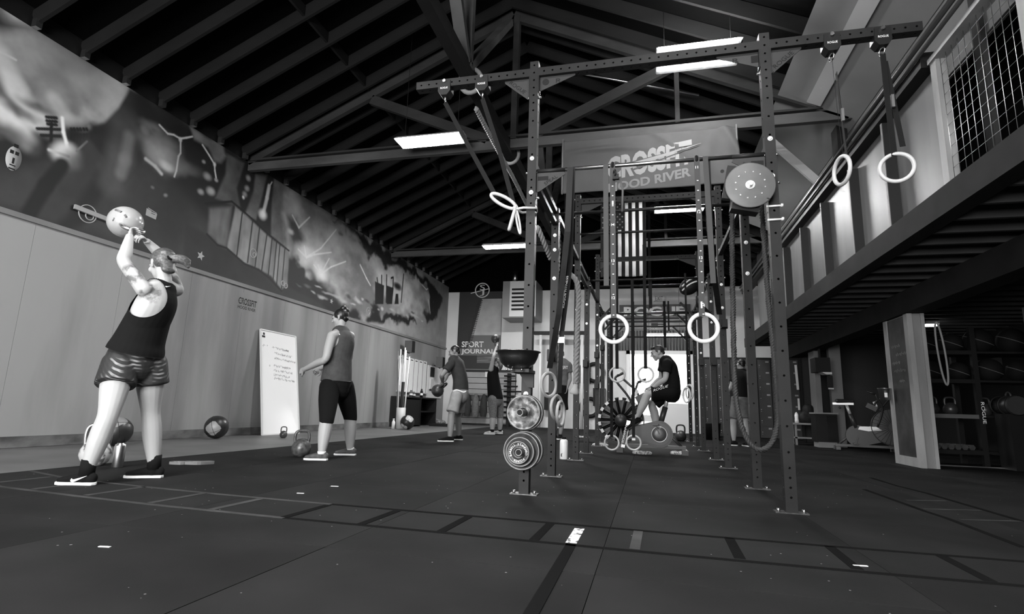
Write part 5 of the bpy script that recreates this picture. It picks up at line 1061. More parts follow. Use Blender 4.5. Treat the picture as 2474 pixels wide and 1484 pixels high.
p.hair(mat('short_dark_hair', .022, .5, var=.5, scale=30), lambda mb: [mb.ell(p.L(q*.035, .045, .095), .04, .035, .025, p.M) for q in (-1, 0, 1)], .99)
tee(p, mt_cl_black); so = shorts(p, mt_cl_black, .86, .022, .022)
a, b = at(1578, 947, 'y', YB_-.262), at(1613, 936, 'y', YB_-.262); text('lettering', 'ROGUE', a, b-a, (0.25, 0, .97), .045, mt_mark, so, width=(b-a).length)
for s, tv in (('L', (-.8, 0, -.5)), ('R', (-.9, 0, 0))):
    a = p.J['an'+s]; d = V(tv).normalized(); mb = MB(); loft(mb, [a-d*.05+V((0, 0, -.05)), a+d*.05+V((0, 0, -.055)), a+d*.17+V((0, 0, -.065))], [(.042, .04), (.045, .035), (.036, .022)], (0, 1, 0)); loft(mb, [a-V((0, 0, .04)), a+(p.J['kn'+s]-a).normalized()*.05], [.046, .045])
    sh = part('shoe', fuse(mb, .008, 3), mt_cl_black, p.t); part('sole', MB().obox(a-d*.07+V((0, 0, -.092)), a+d*.20+V((0, 0, -.092)), .085, .018), mt_sole if s == 'R' else mt_cl_char, sh)

# ---- men in the background
M6 = {'pel': at(1352, 935, 'y', 12.2), 'wai': at(1355, 910, 'y', 12.2), 'che': at(1357, 888, 'y', 12.2), 'upc': at(1357, 877, 'y', 12.2), 'nek': at(1356, 871, 'y', 12.2), 'head': at(1354, 856, 'y', 12.2), 'fwd': (.25, -.95, 0), 'up': (0, 0, 1),
      'shL': at(1373, 882, 'y', 12.2), 'elL': at(1377, 915, 'y', 12.2), 'wrL': at(1370, 938, 'y', 12.15), 'shR': at(1340, 882, 'y', 12.2), 'elR': at(1334, 915, 'y', 12.25), 'wrR': at(1334, 940, 'y', 12.2),
      'hipL': at(1360, 942, 'y', 12.2), 'hipR': at(1346, 942, 'y', 12.2), 'knL': at(1360, 995, 'y', 12.2), 'knR': at(1344, 995, 'y', 12.2), 'anL': at(1354, 1048, 'y', 12.2), 'anR': at(1340, 1047, 'y', 12.2)}
p = Person((-1.85, 12.2, 0), 'man in a grey lettered tee and dark shorts standing behind the left posts', M6, 1.08, .011, mt_skin3, 1.03)
p.body([(p.J['wrL'], (-.2, -.1, -1), (-.7, -.3, 0), dict(thumb=1, curl=(.3, .4, .3), spread=.15)), (p.J['wrR'], (.1, 0, -1), (.7, -.3, 0), dict(thumb=-1, curl=(.4, .5, .4)))]); p.hair(mt_hair_d)
te = tee(p, mt_cl_grey); shorts(p, mt_cl_black, .9); a = at(1346, 892, 'y', 12.0); text('lettering', 'CROSSFIT', a+V((-.06, 0, 0)), (1, 0, 0), (0, 0, 1), .07, mt_mark, te, width=.30)
for s, tv in (('L', (-.1, -1, 0)), ('R', (-.5, -1, 0))): p.shoe(s, mt_cl_black, tv, .02, .29)
M7 = {'pel': at(1788, 965, 'y', 12.7), 'wai': at(1789, 937, 'y', 12.7), 'che': at(1790, 914, 'y', 12.7), 'upc': at(1791, 902, 'y', 12.7), 'nek': at(1791, 896, 'y', 12.7), 'head': at(1789, 881, 'y', 12.7), 'fwd': (-.5, .85, -.1), 'up': (0, 0, 1),
      'shL': at(1776, 906, 'y', 12.8), 'elL': at(1766, 936, 'y', 12.85), 'wrL': at(1757, 950, 'y', 13.0), 'shR': at(1805, 906, 'y', 12.6), 'elR': at(1810, 936, 'y', 12.6), 'wrR': at(1806, 962, 'y', 12.7),
      'hipL': at(1780, 972, 'y', 12.75), 'hipR': at(1796, 972, 'y', 12.65), 'knL': at(1772, 1018, 'y', 12.75), 'knR': at(1800, 1016, 'y', 12.65), 'anL': at(1773, 1064, 'y', 12.7), 'anR': at(1806, 1064, 'y', 12.6)}
p = Person((1.8, 12.7, 0), 'man in a black tee and grey shorts facing the lockers behind the right posts', M7, 1.05, .011, mt_skin2, 1.03)
p.body([(p.J['wrL'], (-.5, .4, -.4), (.3, .5, .2), dict(thumb=1)), (p.J['wrR'], (0, .3, -1), (-.7, .3, 0), dict(thumb=-1))]); p.hair(mt_hair_d); tee(p, mt_cl_black); shorts(p, mt_cl_grey, .85)
for s, tv in (('L', (-.8, .3, 0)), ('R', (-.3, 1, 0))): p.shoe(s, mt_cl_black, tv, .02, .29)
# ================================================================== LEFT WALL OBJECTS
def logo(o, xd, ud, w, h, m, bgm, parent, nrm, lift=.0):
    """CROSSFIT over HOOD RIVER with a slash cut through the upper word"""
    o, xd, ud, n = V(o), V(xd).normalized(), V(ud).normalized(), V(nrm)
    text('lettering', 'CROSSFIT', o+ud*h*.40+n*lift, xd, ud, h*.60, m, parent, width=w, offset=.02); text('lettering', 'HOOD RIVER', o+n*lift, xd, ud, h*.28, m, parent, width=w*.98, offset=.015)
    c = lambda x, y, e: o+xd*x*w+ud*y*h+n*(lift+e)
    part('slash', MB().prism([c(.05, .62, .0015), c(1.02, .80, .0015), c(1.02, .815, .0015), c(.05, .655, .0015)], n*.0006), bgm, parent); part('slash', MB().prism([c(-.04, .665, .002), c(1.1, .80, .002), c(-.04, .685, .002)], n*.0006), m, parent)
a, b = at(575, 737, 'x', WL+.001), at(620, 748, 'x', WL+.001)
lg_ = single('wall_logo', MB().box(WL+.0005, WL+.0012, a.y-.02, b.y+.02, a.z-.12, a.z+.26), mt_ply, 'black gym logo lettered on the plywood between the two women', 'sign')
q = at(574, 744, 'x', WL+.0015); e = at(619, 744, 'x', WL+.0015)
logo((WL+.0015, q.y, q.z+.0), (0, 1, 0), (0, 0, 1), e.y-q.y, at(574, 716, 'x', WL).z-q.z, mt_black, mt_ply, lg_, (1, 0, 0))
# leaning whiteboard
bl, br, tl, tr_ = V((-7.0, 9.02, .005)), V((-6.98, 10.12, .005)), V((-7.31, 9.03, 2.0)), V((-7.305, 10.13, 2.0))
wbd = thing('whiteboard', (-7.0, 9.55, 0), 'tall whiteboard leaning on the plywood wall with a handwritten workout', 'whiteboard')
mt_board = mat('whiteboard_face', .80, .12); mt_frame = mat('pale_frame', .55, .4)
nb = (br-bl).cross(tl-bl).normalized(); part('face', MB().prism([bl, br, tr_, tl], -nb*.02), mt_board, wbd)
for p0, p1 in ((bl, tl), (br, tr_), (tl, tr_), (bl, br)): part('frame_strip', MB().obox(p0+nb*.001, p1+nb*.001, .022, .03, nb), mt_frame, wbd)
ub = (tl-bl).normalized(); xb = (br-bl).normalized(); WB = lambda u, v: bl+xb*(u*1.1)+ub*(v*2.02)+nb*.0015
rs = random.Random(3)
for v, u0, u1 in ((.845, .05, .12), (.845, .17, .2), (.84, .30, .76), (.785, .36, .86), (.735, .36, .97), (.655, .22, .25), (.66, .34, .80), (.615, .34, .86), (.57, .34, .78), (.535, .34, .92)):
    P = []; u = u0
    while u < u1: P.append(WB(u, v+rs.uniform(-.011, .016)-.03*(u-u0))); u += rs.uniform(-.004, .018)
    if len(P) > 2: part('handwriting', MB().tube(P, .0016, 4), mat('marker_ink', .16, .6), wbd)
part('sticker', MB().cyl(WB(.09, .962), WB(.09, .962)+nb*.001, .028, 14), mt_black, wbd); part('sticker', MB().prism([WB(.04, .925), WB(.12, .925), WB(.12, .945), WB(.04, .945)], nb*.001), mt_black, wbd)
# medicine balls
def medball(c, R, lab, dark, light, ax, ax2):
    t = thing('medicine_ball', (c[0], c[1], 0), lab, 'medicine ball', 'medicine balls along the wall'); c = V(c); A, B = V(ax).normalized(), V(ax2).normalized()
    bmx = MB().ell(c, R, R, R, None, 40, 24); part('ball', bmx, dark, t)
    for s, w in ((A, light), (B, light)):
        x, y = frame(s); n = 18; vs = []; fs = []
        for i in range(7):
            for j in range(n):
                a = 2*PI*j/n; th = (i/6)*.62*(1+.12*math.cos(4*a)); d = s*math.cos(th)+(x*math.cos(a)+y*math.sin(a))*math.sin(th); vs.append(c+d*(R*1.006))
        for i in range(6):
            for j in range(n): fs.append((i*n+j, (i+1)*n+j, (i+1)*n+(j+1) % n, i*n+(j+1) % n))
        part('panel', MB().add(vs, fs, True), w, t)
    for nrm in (A.cross(B).normalized(), (A+B).normalized()): part('seam', MB().torus(c, nrm, R*1.0, .0035, 36, 5), mt_black, t)
mt_mbd = mat('black_vinyl', .013, .38); mt_mbl = mat('grey_vinyl', .21, .42)
medball((-6.93, 7.79, .185), .185, 'black and grey medicine ball by the plywood wall left of the whiteboard', mt_mbd, mt_mbl, (.4, -.9, -.1), (-.5, .6, .7))
q = at(283, 1035, 'y', 5.9); medball((q.x, 5.9, .185), .185, 'medicine ball half hidden behind the shin of the nearest woman', mt_mbd, mt_mbl, (.35, -.4, .85), (-.7, .5, -.3))
q = at(983, 1038, 'z', 0); medball((q.x, q.y, .185), .185, 'medicine ball with one pale panel beside the pipe bin in the corner', mt_mbd, mat('pale_vinyl', .38, .42), (.6, -.45, .65), (-.3, -.6, -.75))
# second pale kettlebell, bottle and bands by the near woman
q = at(226, 1125, 'z', 0); kb2 = kettlebell((q.x, q.y, 0), .128, 'pale chipped kettlebell on the floor behind the front leg of the nearest woman', mat('pale_chipped_kettlebell', .30, .4, var=.7, scale=14, contrast=(.4, .5)), (.66, .75, 0), mt_steel, 1.15)
q = at(283, 1130, 'z', 0); bt = thing('water_bottle', q, 'brushed steel water bottle with a black cap between the feet of the nearest woman', 'bottle')
part('flask', MB().lathe(q, (0, 0, 1), [(0, 0), (.042, 0), (.045, .006), (.045, .19), (.041, .205), (.026, .215), (.024, .225), (0, .225)], 28), mt_steel, bt)
part('cap', MB().lathe(q+V((0, 0, .222)), (0, 0, 1), [(0, 0), (.027, 0), (.027, .03), (.02, .036), (.018, .05), (0, .05)], 18), mt_cl_black, bt)
q = at(462, 1122, 'z', 0); sb = thing('resistance_band', q, 'pale flat bands coiled on the mat behind the nearest woman', 'band')
mt_pb = mat('grey_band', .17, .6); xw, yw = V((.75, .66, 0)), V((-.66, .75, 0))
for cx, cy, rx, ry, w, n_ in ((.07, -.02, .13, .05, .028, 26), (-.09, .03, .10, .06, .024, 24), (-.02, .05, .12, .05, .02, 24)):
    mb = MB(); P = [q+xw*(cx+rx*math.cos(2*PI*i/n_))+yw*(cy+ry*math.sin(2*PI*i/n_)*(1+.25*math.sin(3*2*PI*i/n_))) for i in range(n_)]
    for i in range(n_): mb.obox(P[i]+V((0, 0, w/2+.001)), P[(i+1) % n_]+V((0, 0, w/2+.001)), .004, w, (0, 0, 1))
    part('loop', mb, mt_pb, sb)
# stick shelf and stickers on the mural
single('wooden_stick', MB().obox(at(180, 499, 'x', WL+.03), at(300, 546, 'x', WL+.03), .03, .06, (0, 0, 1)), mat('grey_stick', .30, .6), 'pale wooden stick fixed to the painted wall behind the raised kettlebell', 'stick')
mt_stk = mat('sticker_grey', .34, .6)
q = at(33, 383, 'x', WL+.006); st = single('wall_sticker', MB().lathe(q, (1, 0, 0), [(0, 0), (.105, 0), (.105, .001), (0, .001)], 30), mt_stk, 'oval mask-like sticker on the painted wall at the far left', 'sticker'); st.scale = (1, .8, 1.45); st.location = (0, q.y*.2, -q.z*.45)
for dy, dz, w, h in ((-.04, .05, .05, .03), (.03, .05, .05, .03), (0, -.02, .03, .05), (0, -.09, .09, .012), (0, -.06, .08, .01), (0, .11, .06, .03)): part('sticker_mark', MB().cbox((q.x+.002, q.y+dy, q.z+dz), .001, w, h), mt_black, st)
def star_pts(c, R, r, y0=0): return [V((c.x, c.y+(R if i % 2 == 0 else r)*math.sin(PI*i/5+y0), c.z+(R if i % 2 == 0 else r)*math.cos(PI*i/5+y0))) for i in range(10)]
for (x, y), R, lab in (((485, 618), .085, 'pale star sticker on the dark painted wall right of the ponytail'), ((801, 728), .07, 'small star sticker on the dark painted wall above the dark-haired woman')): single('star_sticker', MB().prism(star_pts(at(x, y, 'x', WL+.004), R, R*.45, .2), (.001, 0, 0)), mt_stk, lab, 'sticker')
q = at(367, 516, 'x', WL+.004); fi = single('fist_sticker', MB().prism([q+V((0, -.10, -.06)), q+V((0, .08, -.07)), q+V((0, .09, .02)), q+V((0, -.10, .05))], (.001, 0, 0)), mt_stk, 'small block-shaped sticker on the painted wall right of the raised kettlebell', 'sticker')
for k in range(3): part('sticker_mark', MB().obox(q+V((.002, -.08, .062+.0*k)), q+V((.002, .08, .03)), .012, .001, (1, 0, 0)) if k == 0 else MB().cbox(q+V((.002, .02, -.03+.03*k)), .001, .07, .008), mt_black if k else mt_stk, fi)
for (x, y), R, lab in (((212, 517), .12, 'ring-shaped curled sticker behind the wooden stick'), ((612, 612), .085, 'ring-shaped sticker on the painted planks'), ((890, 752), .10, 'ring-shaped sticker on the dark painted tree line')):
    q = at(x, y, 'x', WL+.006); s_ = single('ring_sticker', MB().torus(q, (1, 0, 0), R, .008, 28, 5), mt_stk, lab, 'sticker'); part('sticker_mark', MB().torus(q+V((0, .03, -.02)), (1, 0, 0), R*.45, .008, 20, 5), mt_stk, s_)
q = at(687, 686, 'x', WL+.006); hs = single('sticker_pair', MB().torus(q+V((0, -.05, 0)), (1, 0, 0), .05, .012, 20, 5).torus(q+V((0, .05, -.03)), (1, 0, 0), .05, .012, 20, 5), mt_stk, 'pair of round stickers at the lower right end of the painted planks', 'sticker')

# corner of the hall: pipes, speakers, board, shelf
q = at(966, 1036, 'z', 0); pb = thing('pipe_bin', q, 'pale round bin holding long white pipes in the far left corner', 'bin')
mt_pvc = mat('white_pvc', .7, .4); part('bin', MB().lathe(q, (0, 0, 1), [(0, 0), (.12, 0), (.125, .56), (.115, .56), (.11, .02), (0, .02)], 20), mat('pale_bin', .45, .5), pb)
for k, (dx, dy, lx, H, m) in enumerate(((-.06, -.05, -.04, 2.15, mt_pvc), (.0, .03, -.01, 2.2, mt_pvc), (.05, -.03, .0, 2.12, mt_pvc), (.08, .02, .06, 1.95, mt_pvc), (-.03, .06, -.06, 2.0, mt_pvc), (.02, -.06, .02, 1.25, mt_black), (-.09, .0, -.12, 2.1, mt_trim))):
    tag(part('long_pipe', MB().cyl(q+V((dx, dy, .03)), q+V((dx+lx, dy, H)), .018 if m is not mt_black else .045, 8), m, None), ('white pipe standing %s in the corner bin' % ('leftmost', 'second from the left', 'in the middle', 'rightmost', 'at the back')[k]) if m is mt_pvc else ('thick black tube standing among the white pipes' if m is mt_black else 'brown stick standing behind the white pipes'), 'pipe', 'pipes in the corner bin')
q = at(961, 1034, 'z', 0); wq = V((q.x+.15, q.y-.6, 0)); b_ = thing('water_bottle', wq, 'small white bottle on the floor in front of the pipe bin', 'bottle')
part('flask', MB().lathe(wq, (0, 0, 1), [(0, 0), (.045, 0), (.045, .17), (.025, .21), (.022, .24), (0, .24)], 16), mt_pvc, b_); part('cap', MB().cyl(wq+V((0, 0, .235)), wq+V((0, 0, .265)), .026, 12), mt_frame, b_)
def speaker(c, lab, w=.22, d=.24, h=.36, ang=.3):
    t = thing('wall_speaker', c, lab, 'speaker', 'wall speakers'); c = V(c); bx = part('cabinet', MB().cbox(c, d, w, h), mat('grey_cabinet', .07, .6), t); part('grille', MB().cbox(c+V((d/2+.004, 0, 0)), .008, w*.94, h*.95), mt_black, t); part('bracket', MB().obox(c+V((-d/2-.1, 0, -h*.3)), c+V((0, 0, -h/2-.02)), .05, .03), mt_black, t); return t
q = at(990, 838, 'x', -7.05); speaker(q, 'black speaker on the wall above the grid whiteboard'); q = at(1064, 876, 'x', -6.95); speaker((q.x, q.y, q.z), 'second black speaker farther along, in the corner over the phone panel')
gb = thing('grid_whiteboard', (WL+.03, 16.4, 1.05), 'wide whiteboard ruled into columns on the wall at the corner', 'whiteboard')
part('face', MB().box(WL+.002, WL+.025, 15.28, 17.45, 1.05, 2.1), mt_board, gb)
for k in range(7): part('column_line', MB().box(WL+.025, WL+.027, 15.28+k*.36, 15.30+k*.36, 1.05, 2.1), mt_black, gb)
for k in range(6): part('column_heading', MB().box(WL+.025, WL+.027, 15.38+k*.36, 15.55+k*.36, 2.03, 2.06), mt_cl_char, gb)
part('tray', MB().box(WL, WL+.08, 15.25, 17.5, 1.02, 1.05), mt_frame, gb)
pp = thing('phone_panel', (WL+.02, 18.0, 1.2), 'pale panel with a dark screen and wall phone beside the grid whiteboard', 'panel')
part('board', MB().box(WL, WL+.03, 17.55, 18.9, .9, 2.0), mt_pvc, pp); part('screen', MB().box(WL+.03, WL+.05, 17.75, 18.1, 1.62, 1.95), mt_black, pp)
part('phone', MB().box(WL+.03, WL+.07, 17.75, 18.05, 1.2, 1.55), mt_frame, pp); part('cord', MB().tube([(WL+.05, 17.7+.03*k, 1.16+.03*math.sin(k*2)) for k in range(12)], .008, 5), mt_cl_char, pp); part('lamp_dot', MB().ell((WL+.06, 18.75, 1.0), .02, .03, .03), mt_mark, pp)
ds = thing('shelf_unit', (-7.05, 16, 0), 'black open shelf unit under the grid whiteboard', 'shelf')
for a in ((-7.33, -6.85, 14.9, 17.3, .84, .88), (-7.33, -6.85, 14.9, 14.94, 0, .84), (-7.33, -6.85, 16.0, 16.04, 0, .84), (-7.33, -6.85, 17.26, 17.3, 0, .84), (-7.33, -6.85, 16.04, 17.26, .42, .46), (-7.33, -7.30, 14.94, 17.26, 0, .84), (-7.33, -6.87, 14.94, 16, .04, .8)): part('board', MB().box(*a), mt_black, ds)
for y, h, r, lab in ((15.55, .2, .05, 'clear jar on the black shelf unit'), (15.75, .16, .06, 'round tub beside the clear jar on the shelf unit'), (16.35, .27, .045, 'dark bottle with a pale label on the shelf unit')):
    t = thing('shelf_jar', (-7.0, y, .88), lab, 'jar'); part('jar', MB().lathe((-7.0, y, .88), (0, 0, 1), [(0, 0), (r, 0), (r, h*.7), (r*.6, h*.85), (r*.6, h), (0, h)], 16), mt_cl_grey if 'dark' not in lab else mt_black, t); part('band', MB().lathe((-7.0, y, .88+h*.25), (0, 0, 1), [(r*1.01, 0), (r*1.01, h*.25)], 16), mt_mark, t)
q = at(1028, 1026, 'z', 0)+V((.3, -.1, 0)); bg_ = MB(); rs = random.Random(5)
for k in range(9): bg_.ell(q+V((rs.uniform(-.3, .3), rs.uniform(-.1, .1), .07+rs.uniform(0, .06))), rs.uniform(.09, .16), .1, rs.uniform(.06, .1), None, 10, 7)
tag(link('gear_bag', fuse(bg_, .02, 3), mat('mottled_bag', .16, .7, var=.9, scale=14)), 'mottled gear bag slumped in front of the black shelf unit', 'bag')
q = at(1062, 1030, 'z', 0); single('floor_box', MB().cbox((q.x, q.y, .04), .6, .3, .08), mt_black, 'flat black box lying on the floor beside the gear bag', 'box')
hb = thing('hanging_coats', (-6.4, 18.7, 0), 'dark coats hanging under the phone panel behind the man in pale shorts', 'coats')
part('hook_rail', MB().box(-6.8, -5.4, 18.85, YB-.082, 1.05, 1.12), mt_trim, hb)
for k in range(4): part('coat', MB().lathe((-6.55+.3*k, 18.75, .3), (0, 0, 1), [(.1, 0), (.14, .2), (.12, .6), (.05, .78), (0, .8)], 12), mt_cl_char if k % 2 else mt_cl_grey, hb)
# heater and barbell holder on the back wall
q = at(1215, 770, 'y', 18.2); hx0 = q.x; zt, zb_ = at(1215, 700, 'y', 18.2).z, q.z
ht = thing('unit_heater', (hx0+.7, 18.4, zb_), 'boxy wall heater with a louvred front high behind the front left post', 'heater')
part('cabinet', MB().box(hx0+.02, hx0+1.2, 18.0, YB-.002, zb_, zt+.25), mat('heater_paint', .17, .5), ht); part('front_panel', MB().box(hx0+.28, hx0+1.2, 17.97, 18.0, zb_+.03, zt+.24), mt_frame, ht)
for k in range(6): part('louvre', MB().box(hx0+.36, hx0+1.15, 17.93, 17.97, zb_+.25+.14*k, zb_+.31+.14*k), mt_hole, ht)
part('flue', MB().cyl((hx0+.35, 18.4, zt+.25), (hx0+.35, 18.4, zt+.7), .09, 12), mt_steel, ht)
q = at(1226, 1000, 'y', 18.9); hold = thing('barbell_peg_rack', (q.x, 18.95, 0), 'black peg rack with short horizontal bars on the back wall by the front left post', 'rack')
part('upright', MB().box(q.x-.05, q.x+.05, 18.9, YB-.002, .0, 1.85), mt_black, hold)
for k, L in enumerate((.25, .3, .35, .62, .25, .5, .3, .28, .35)): part('peg', MB().cyl((q.x-.15, 18.85, 1.75-.18*k), (q.x+L, 18.85, 1.75-.18*k), .028, 8), mt_black, hold)
q = at(1308, 805, 'y', 18.5); bx = thing('bar_rack', (q.x, 18.6, 0), 'pale upright pole under a black lettered beam on the back wall', 'rack')
part('beam', MB().box(q.x-.25, q.x+1.6, 18.45, 18.6, q.z-.06, q.z+.06), mt_black, bx); text('lettering', 'ROGUE', (q.x-.05, 18.445, q.z-.03), (1, 0, 0), (0, 0, 1), .06, mt_st, bx, width=.4)
for k, (dx, b) in enumerate(((-.02, .9), (.78, .5), (1.42, .9))): part('pole', MB().cyl((q.x+dx, 18.5, 0.02), (q.x+dx, 18.5, q.z-.07), .05, 12), mt_pvc, bx)
for k, (x, y) in enumerate(((1412, 905), (1436, 900), (1448, 960), (1424, 985), (1330, 970))):
    q = at(x, y, 'y', 19.04); mb = MB(); mb.cbox(q, .40, .3, .6) if k % 2 == 0 else mb.torus(q+V((0, .09, 0)), (0, 1, 0), .30, .07, 24, 8)
    single('gym_gear' if k % 2 == 0 else 'hanging_bumper_plate', mb, mt_black, 'dark gear %s' % ('bag hung behind the third left post', 'ring-shaped plate hung behind the fourth left post', 'bag low behind the far left posts', 'ring-shaped plate standing on the floor behind the far left posts', 'bag low on the wall beside the grey-shirted man')[k], 'gear')
# ================================================================== CENTRE
def cloth(name, x0, x1, z0, z1, Y, nx, nz, fn, m, parent=None):
    X, Z = np.meshgrid(np.linspace(x0, x1, nx), np.linspace(z0, z1, nz), indexing='ij'); P = np.stack([X, Y+fn(X, Z), Z], -1); me = grid_mesh(name, P, None, ''); me.polygons.foreach_set('use_smooth', [True]*len(me.polygons)); o = link(name, me, m, parent)
    sd = o.modifiers.new('thick', 'SOLIDIFY'); sd.thickness = .002; return o
BX0, BX1, BZ0, BZ1 = -1.31, 1.36, 4.03, 4.93
def drape(X, Z):
    u = (X-BX0)/(BX1-BX0); v = (Z-BZ0)/(BZ1-BZ0)
    sag = .05*np.exp(-((v-(.80-.9*(u-.25)**2*.9))/.05)**2)*np.exp(-((u-.25)/.22)**2) + .07*np.exp(-((u-.93-.15*(1-v))/.03)**2) + .05*np.exp(-((u-.86+.05*(1-v))/.025)**2)*(1-v)
    return -.02-sag-.018*np.sin(7*u+3*v)*(1-v*.6)-.03*np.exp(-((u-.55+.4*(v-1))/.03)**2)*v
bn = cloth('gym_banner', BX0, BX1, BZ0, BZ1, 8.19, 90, 40, drape, mat('banner_vinyl', .075, .75, spec=.2, var=.15, scale=2)); tag(bn, 'big lettered gym banner sagging under the roof truss', 'banner')
def onto(o, fn, Y, off):
    me = o.data; n = len(me.vertices); co = np.empty(n*3); me.vertices.foreach_get('co', co); co = co.reshape(-1, 3); co[:, 1] = Y+fn(co[:, 0], co[:, 2])-off; me.vertices.foreach_set('co', co.ravel()); me.update()
mt_bl = mat('banner_lettering', .22, .7); mt_bl2 = mat('banner_lettering_dim', .14, .7)
a, b = at(1468, 437, 'y', 8.15), at(1674, 394, 'y', 8.15); c = at(1468, 385, 'y', 8.15)
xd = (b-a).normalized(); ud = V((-.02, 0, 1))
t1 = text('lettering', 'CROSSFIT', a, xd, ud, (c-a).length*1.1, mt_bl, bn, width=(b-a).length, offset=.045); onto(t1, drape, 8.19, .006)
a2, b2 = at(1470, 466, 'y', 8.15), at(1670, 424, 'y', 8.15); t2 = text('lettering', 'HOOD RIVER', a2, b2-a2, ud, .15, mt_bl2, bn, width=(b2-a2).length, offset=.035); onto(t2, drape, 8.19, .006)
def strip_on(p, m, w0, w1, off):
    mb = MB(); a, b = p; n = 24; vs = []
    for i in range(n+1):
        t = i/n; q = a.lerp(b, t); w = w0+(w1-w0)*t; vs += [q+V((0, 0, -w)), q+V((0, 0, w))]
    mb.add(vs, [(2*i, 2*i+2, 2*i+3, 2*i+1) for i in range(n)]); o = part('slash', mb, m, bn); onto(o, drape, 8.19, off); return o
strip_on((at(1500, 398, 'y', 8.15), at(1668, 356, 'y', 8.15)), MATS['banner_vinyl'], .018, .018, .008); strip_on((at(1520, 400, 'y', 8.15), at(1694, 346, 'y', 8.15)), mt_bl, .045, .002, .010); strip_on((at(1530, 408, 'y', 8.15), at(1690, 351, 'y', 8.15)), MATS['banner_vinyl'], .014, .006, .011)
for x in (BX0+.02, BX1-.02): part('edge_cord', MB().cyl((x, 8.14, BZ0-.02), (x, 8.14, BZ1+.02), .012, 6), mt_bl2, bn)
# flag
FX0, FX1, FZ0, FZ1, FY = -1.0, .0, 3.56, 5.36, 11.9
wv = lambda X, Z: .03*np.sin(X*9+Z*1.3)*(FZ1-Z)/1.8+.012*np.sin(Z*14+X*3)
mt_fl = mat('flag_white', .85, .7); mt_fd = mat('flag_dark', .06, .7); mt_fc = mat('flag_canton', .03, .7)
for m_ in (mt_fl, mt_fd):
    nt_ = m_.node_tree; b_n = nt_.nodes['Principled BSDF']; tr_n = nt_.nodes.new('ShaderNodeBsdfTranslucent'); tr_n.inputs['Color'].default_value = b_n.inputs['Base Color'].default_value
    mx_n = nt_.nodes.new('ShaderNodeMixShader'); mx_n.inputs[0].default_value = .5; nt_.links.new(b_n.outputs[0], mx_n.inputs[1]); nt_.links.new(tr_n.outputs[0], mx_n.inputs[2]); nt_.links.new(mx_n.outputs[0], nt_.nodes['Material Output'].inputs[0])
fl = thing('hanging_flag', ((FX0+FX1)/2, FY, FZ1), 'striped and starred flag hung vertically among the far bars', 'flag')
sw = (FX1-FX0)/13
for k in range(13):
    zt = FZ1 if k > 6 else FZ0+.60*(FZ1-FZ0); cloth('stripe', FX0+k*sw, FX0+(k+1)*sw, FZ0, zt, FY, 5, 40, wv, mt_fd if k % 2 == 0 else mt_fl, fl)
cloth('canton', FX0, FX0+7*sw, FZ0+.60*(FZ1-FZ0), FZ1, FY, 24, 24, wv, mt_fc, fl)
mb = MB(); cw, ch = 7*sw, .40*(FZ1-FZ0)
for i in range(9):
    for j in range(11):
        if (i+j) % 2 == 0:
            x, z = FX0+cw*(i+1)/10, FZ1-ch*(j+1)/12; P = []
            for k in range(10): r_ = .026 if k % 2 == 0 else .011; P.append(V((x+r_*math.sin(PI*k/5), FY-.006+float(wv(np.array(x), np.array(z))), z+r_*math.cos(PI*k/5))))
            mb.add(P, [tuple(range(10))[::-1]])
o = part('stars', mb, mt_fl, fl); part('flag_pole', MB().cyl((FX0-.05, FY+.01, FZ1+.01), (FX1+.05, FY+.01, FZ1+.01), .015, 8), mt_black, fl)
single('hanging_strap', MB().obox((FX1+.06, 11.85, 5.6), (FX1+.06, 11.85, 3.1), .06, .01, (0, 1, 0)), mt_web, 'dark webbing band hanging straight down along the right edge of the flag', 'strap')
# far banner, exit sign, corrugated strip over the doors
rb = single('far_banner', MB().box(-.95, 1.42, YB-.09, YB-.085, 3.42, 4.30), mat('far_banner_vinyl', .05, .3), 'dark glossy banner with a brand word over the glass doors', 'banner')
text('lettering', 'ROGUE', (-.80, YB-.092, 3.90), (1, 0, 0), (0, 0, 1), .33, mat('banner_white', .9, .6), rb, width=2.05, offset=.045); part('small_flag', MB().box(.12, .62, YB-.094, YB-.09, 3.50, 3.76), mt_st, rb)
part('flag_stripes', MB().box(.35, .62, YB-.096, YB-.094, 3.53, 3.58).box(.35, .62, YB-.096, YB-.094, 3.64, 3.69), mt_frame, rb); text('lettering', 'ROGUEFITNESS.COM', (-.0, YB-.092, 3.44), (1, 0, 0), (0, 0, 1), .04, mt_wht, rb, width=.9)
ex = thing('exit_sign', (.41, YB-.1, 4.38), 'pale exit sign on the back wall above the far banner', 'sign'); part('box', MB().box(.22, .58, YB-.08, YB-.005, 4.42, 4.62), mt_frame, ex); text('lettering', 'EXIT', (.27, YB-.082, 4.45), (1, 0, 0), (0, 0, 1), .14, mt_cl_grey, ex, width=.26)
cr = struct('wall_strip_back', MB().box(-1.1, 1.5, YB-.04, YB-.005, 2.71, 3.4), mat('corrugated_shade', .09, .5))
for k in range(26): part('corrugation', MB().cyl((-1.05+k*.1, YB-.045, 2.72), (-1.05+k*.1, YB-.045, 3.39), .03, 6), MATS['corrugated_shade'], cr)
q = at(1666, 692, 'y', 10.3); hg_ = thing('striped_roll', q, 'dark roll with pale curved stripes hung on the far right posts under the numbered strap', 'roll')
part('roll', MB().ell(q, .20, .14, .15, Matrix.Rotation(-.6, 3, 'Y'), 20, 12), mt_black, hg_)
for k, o_ in enumerate((.03, -.05)): part('stripe', MB().tube([q+V((-.14+.26*t, -.142, o_-.06+.17*t+.03*math.sin(PI*t))) for t in [i/8 for i in range(9)]], .014, 6), mt_mark, hg_)
part('hanger', MB().obox(q+V((.1, 0, .0)), (PX, 10.46, q.z+.05), .03, .03), mt_black, hg_)
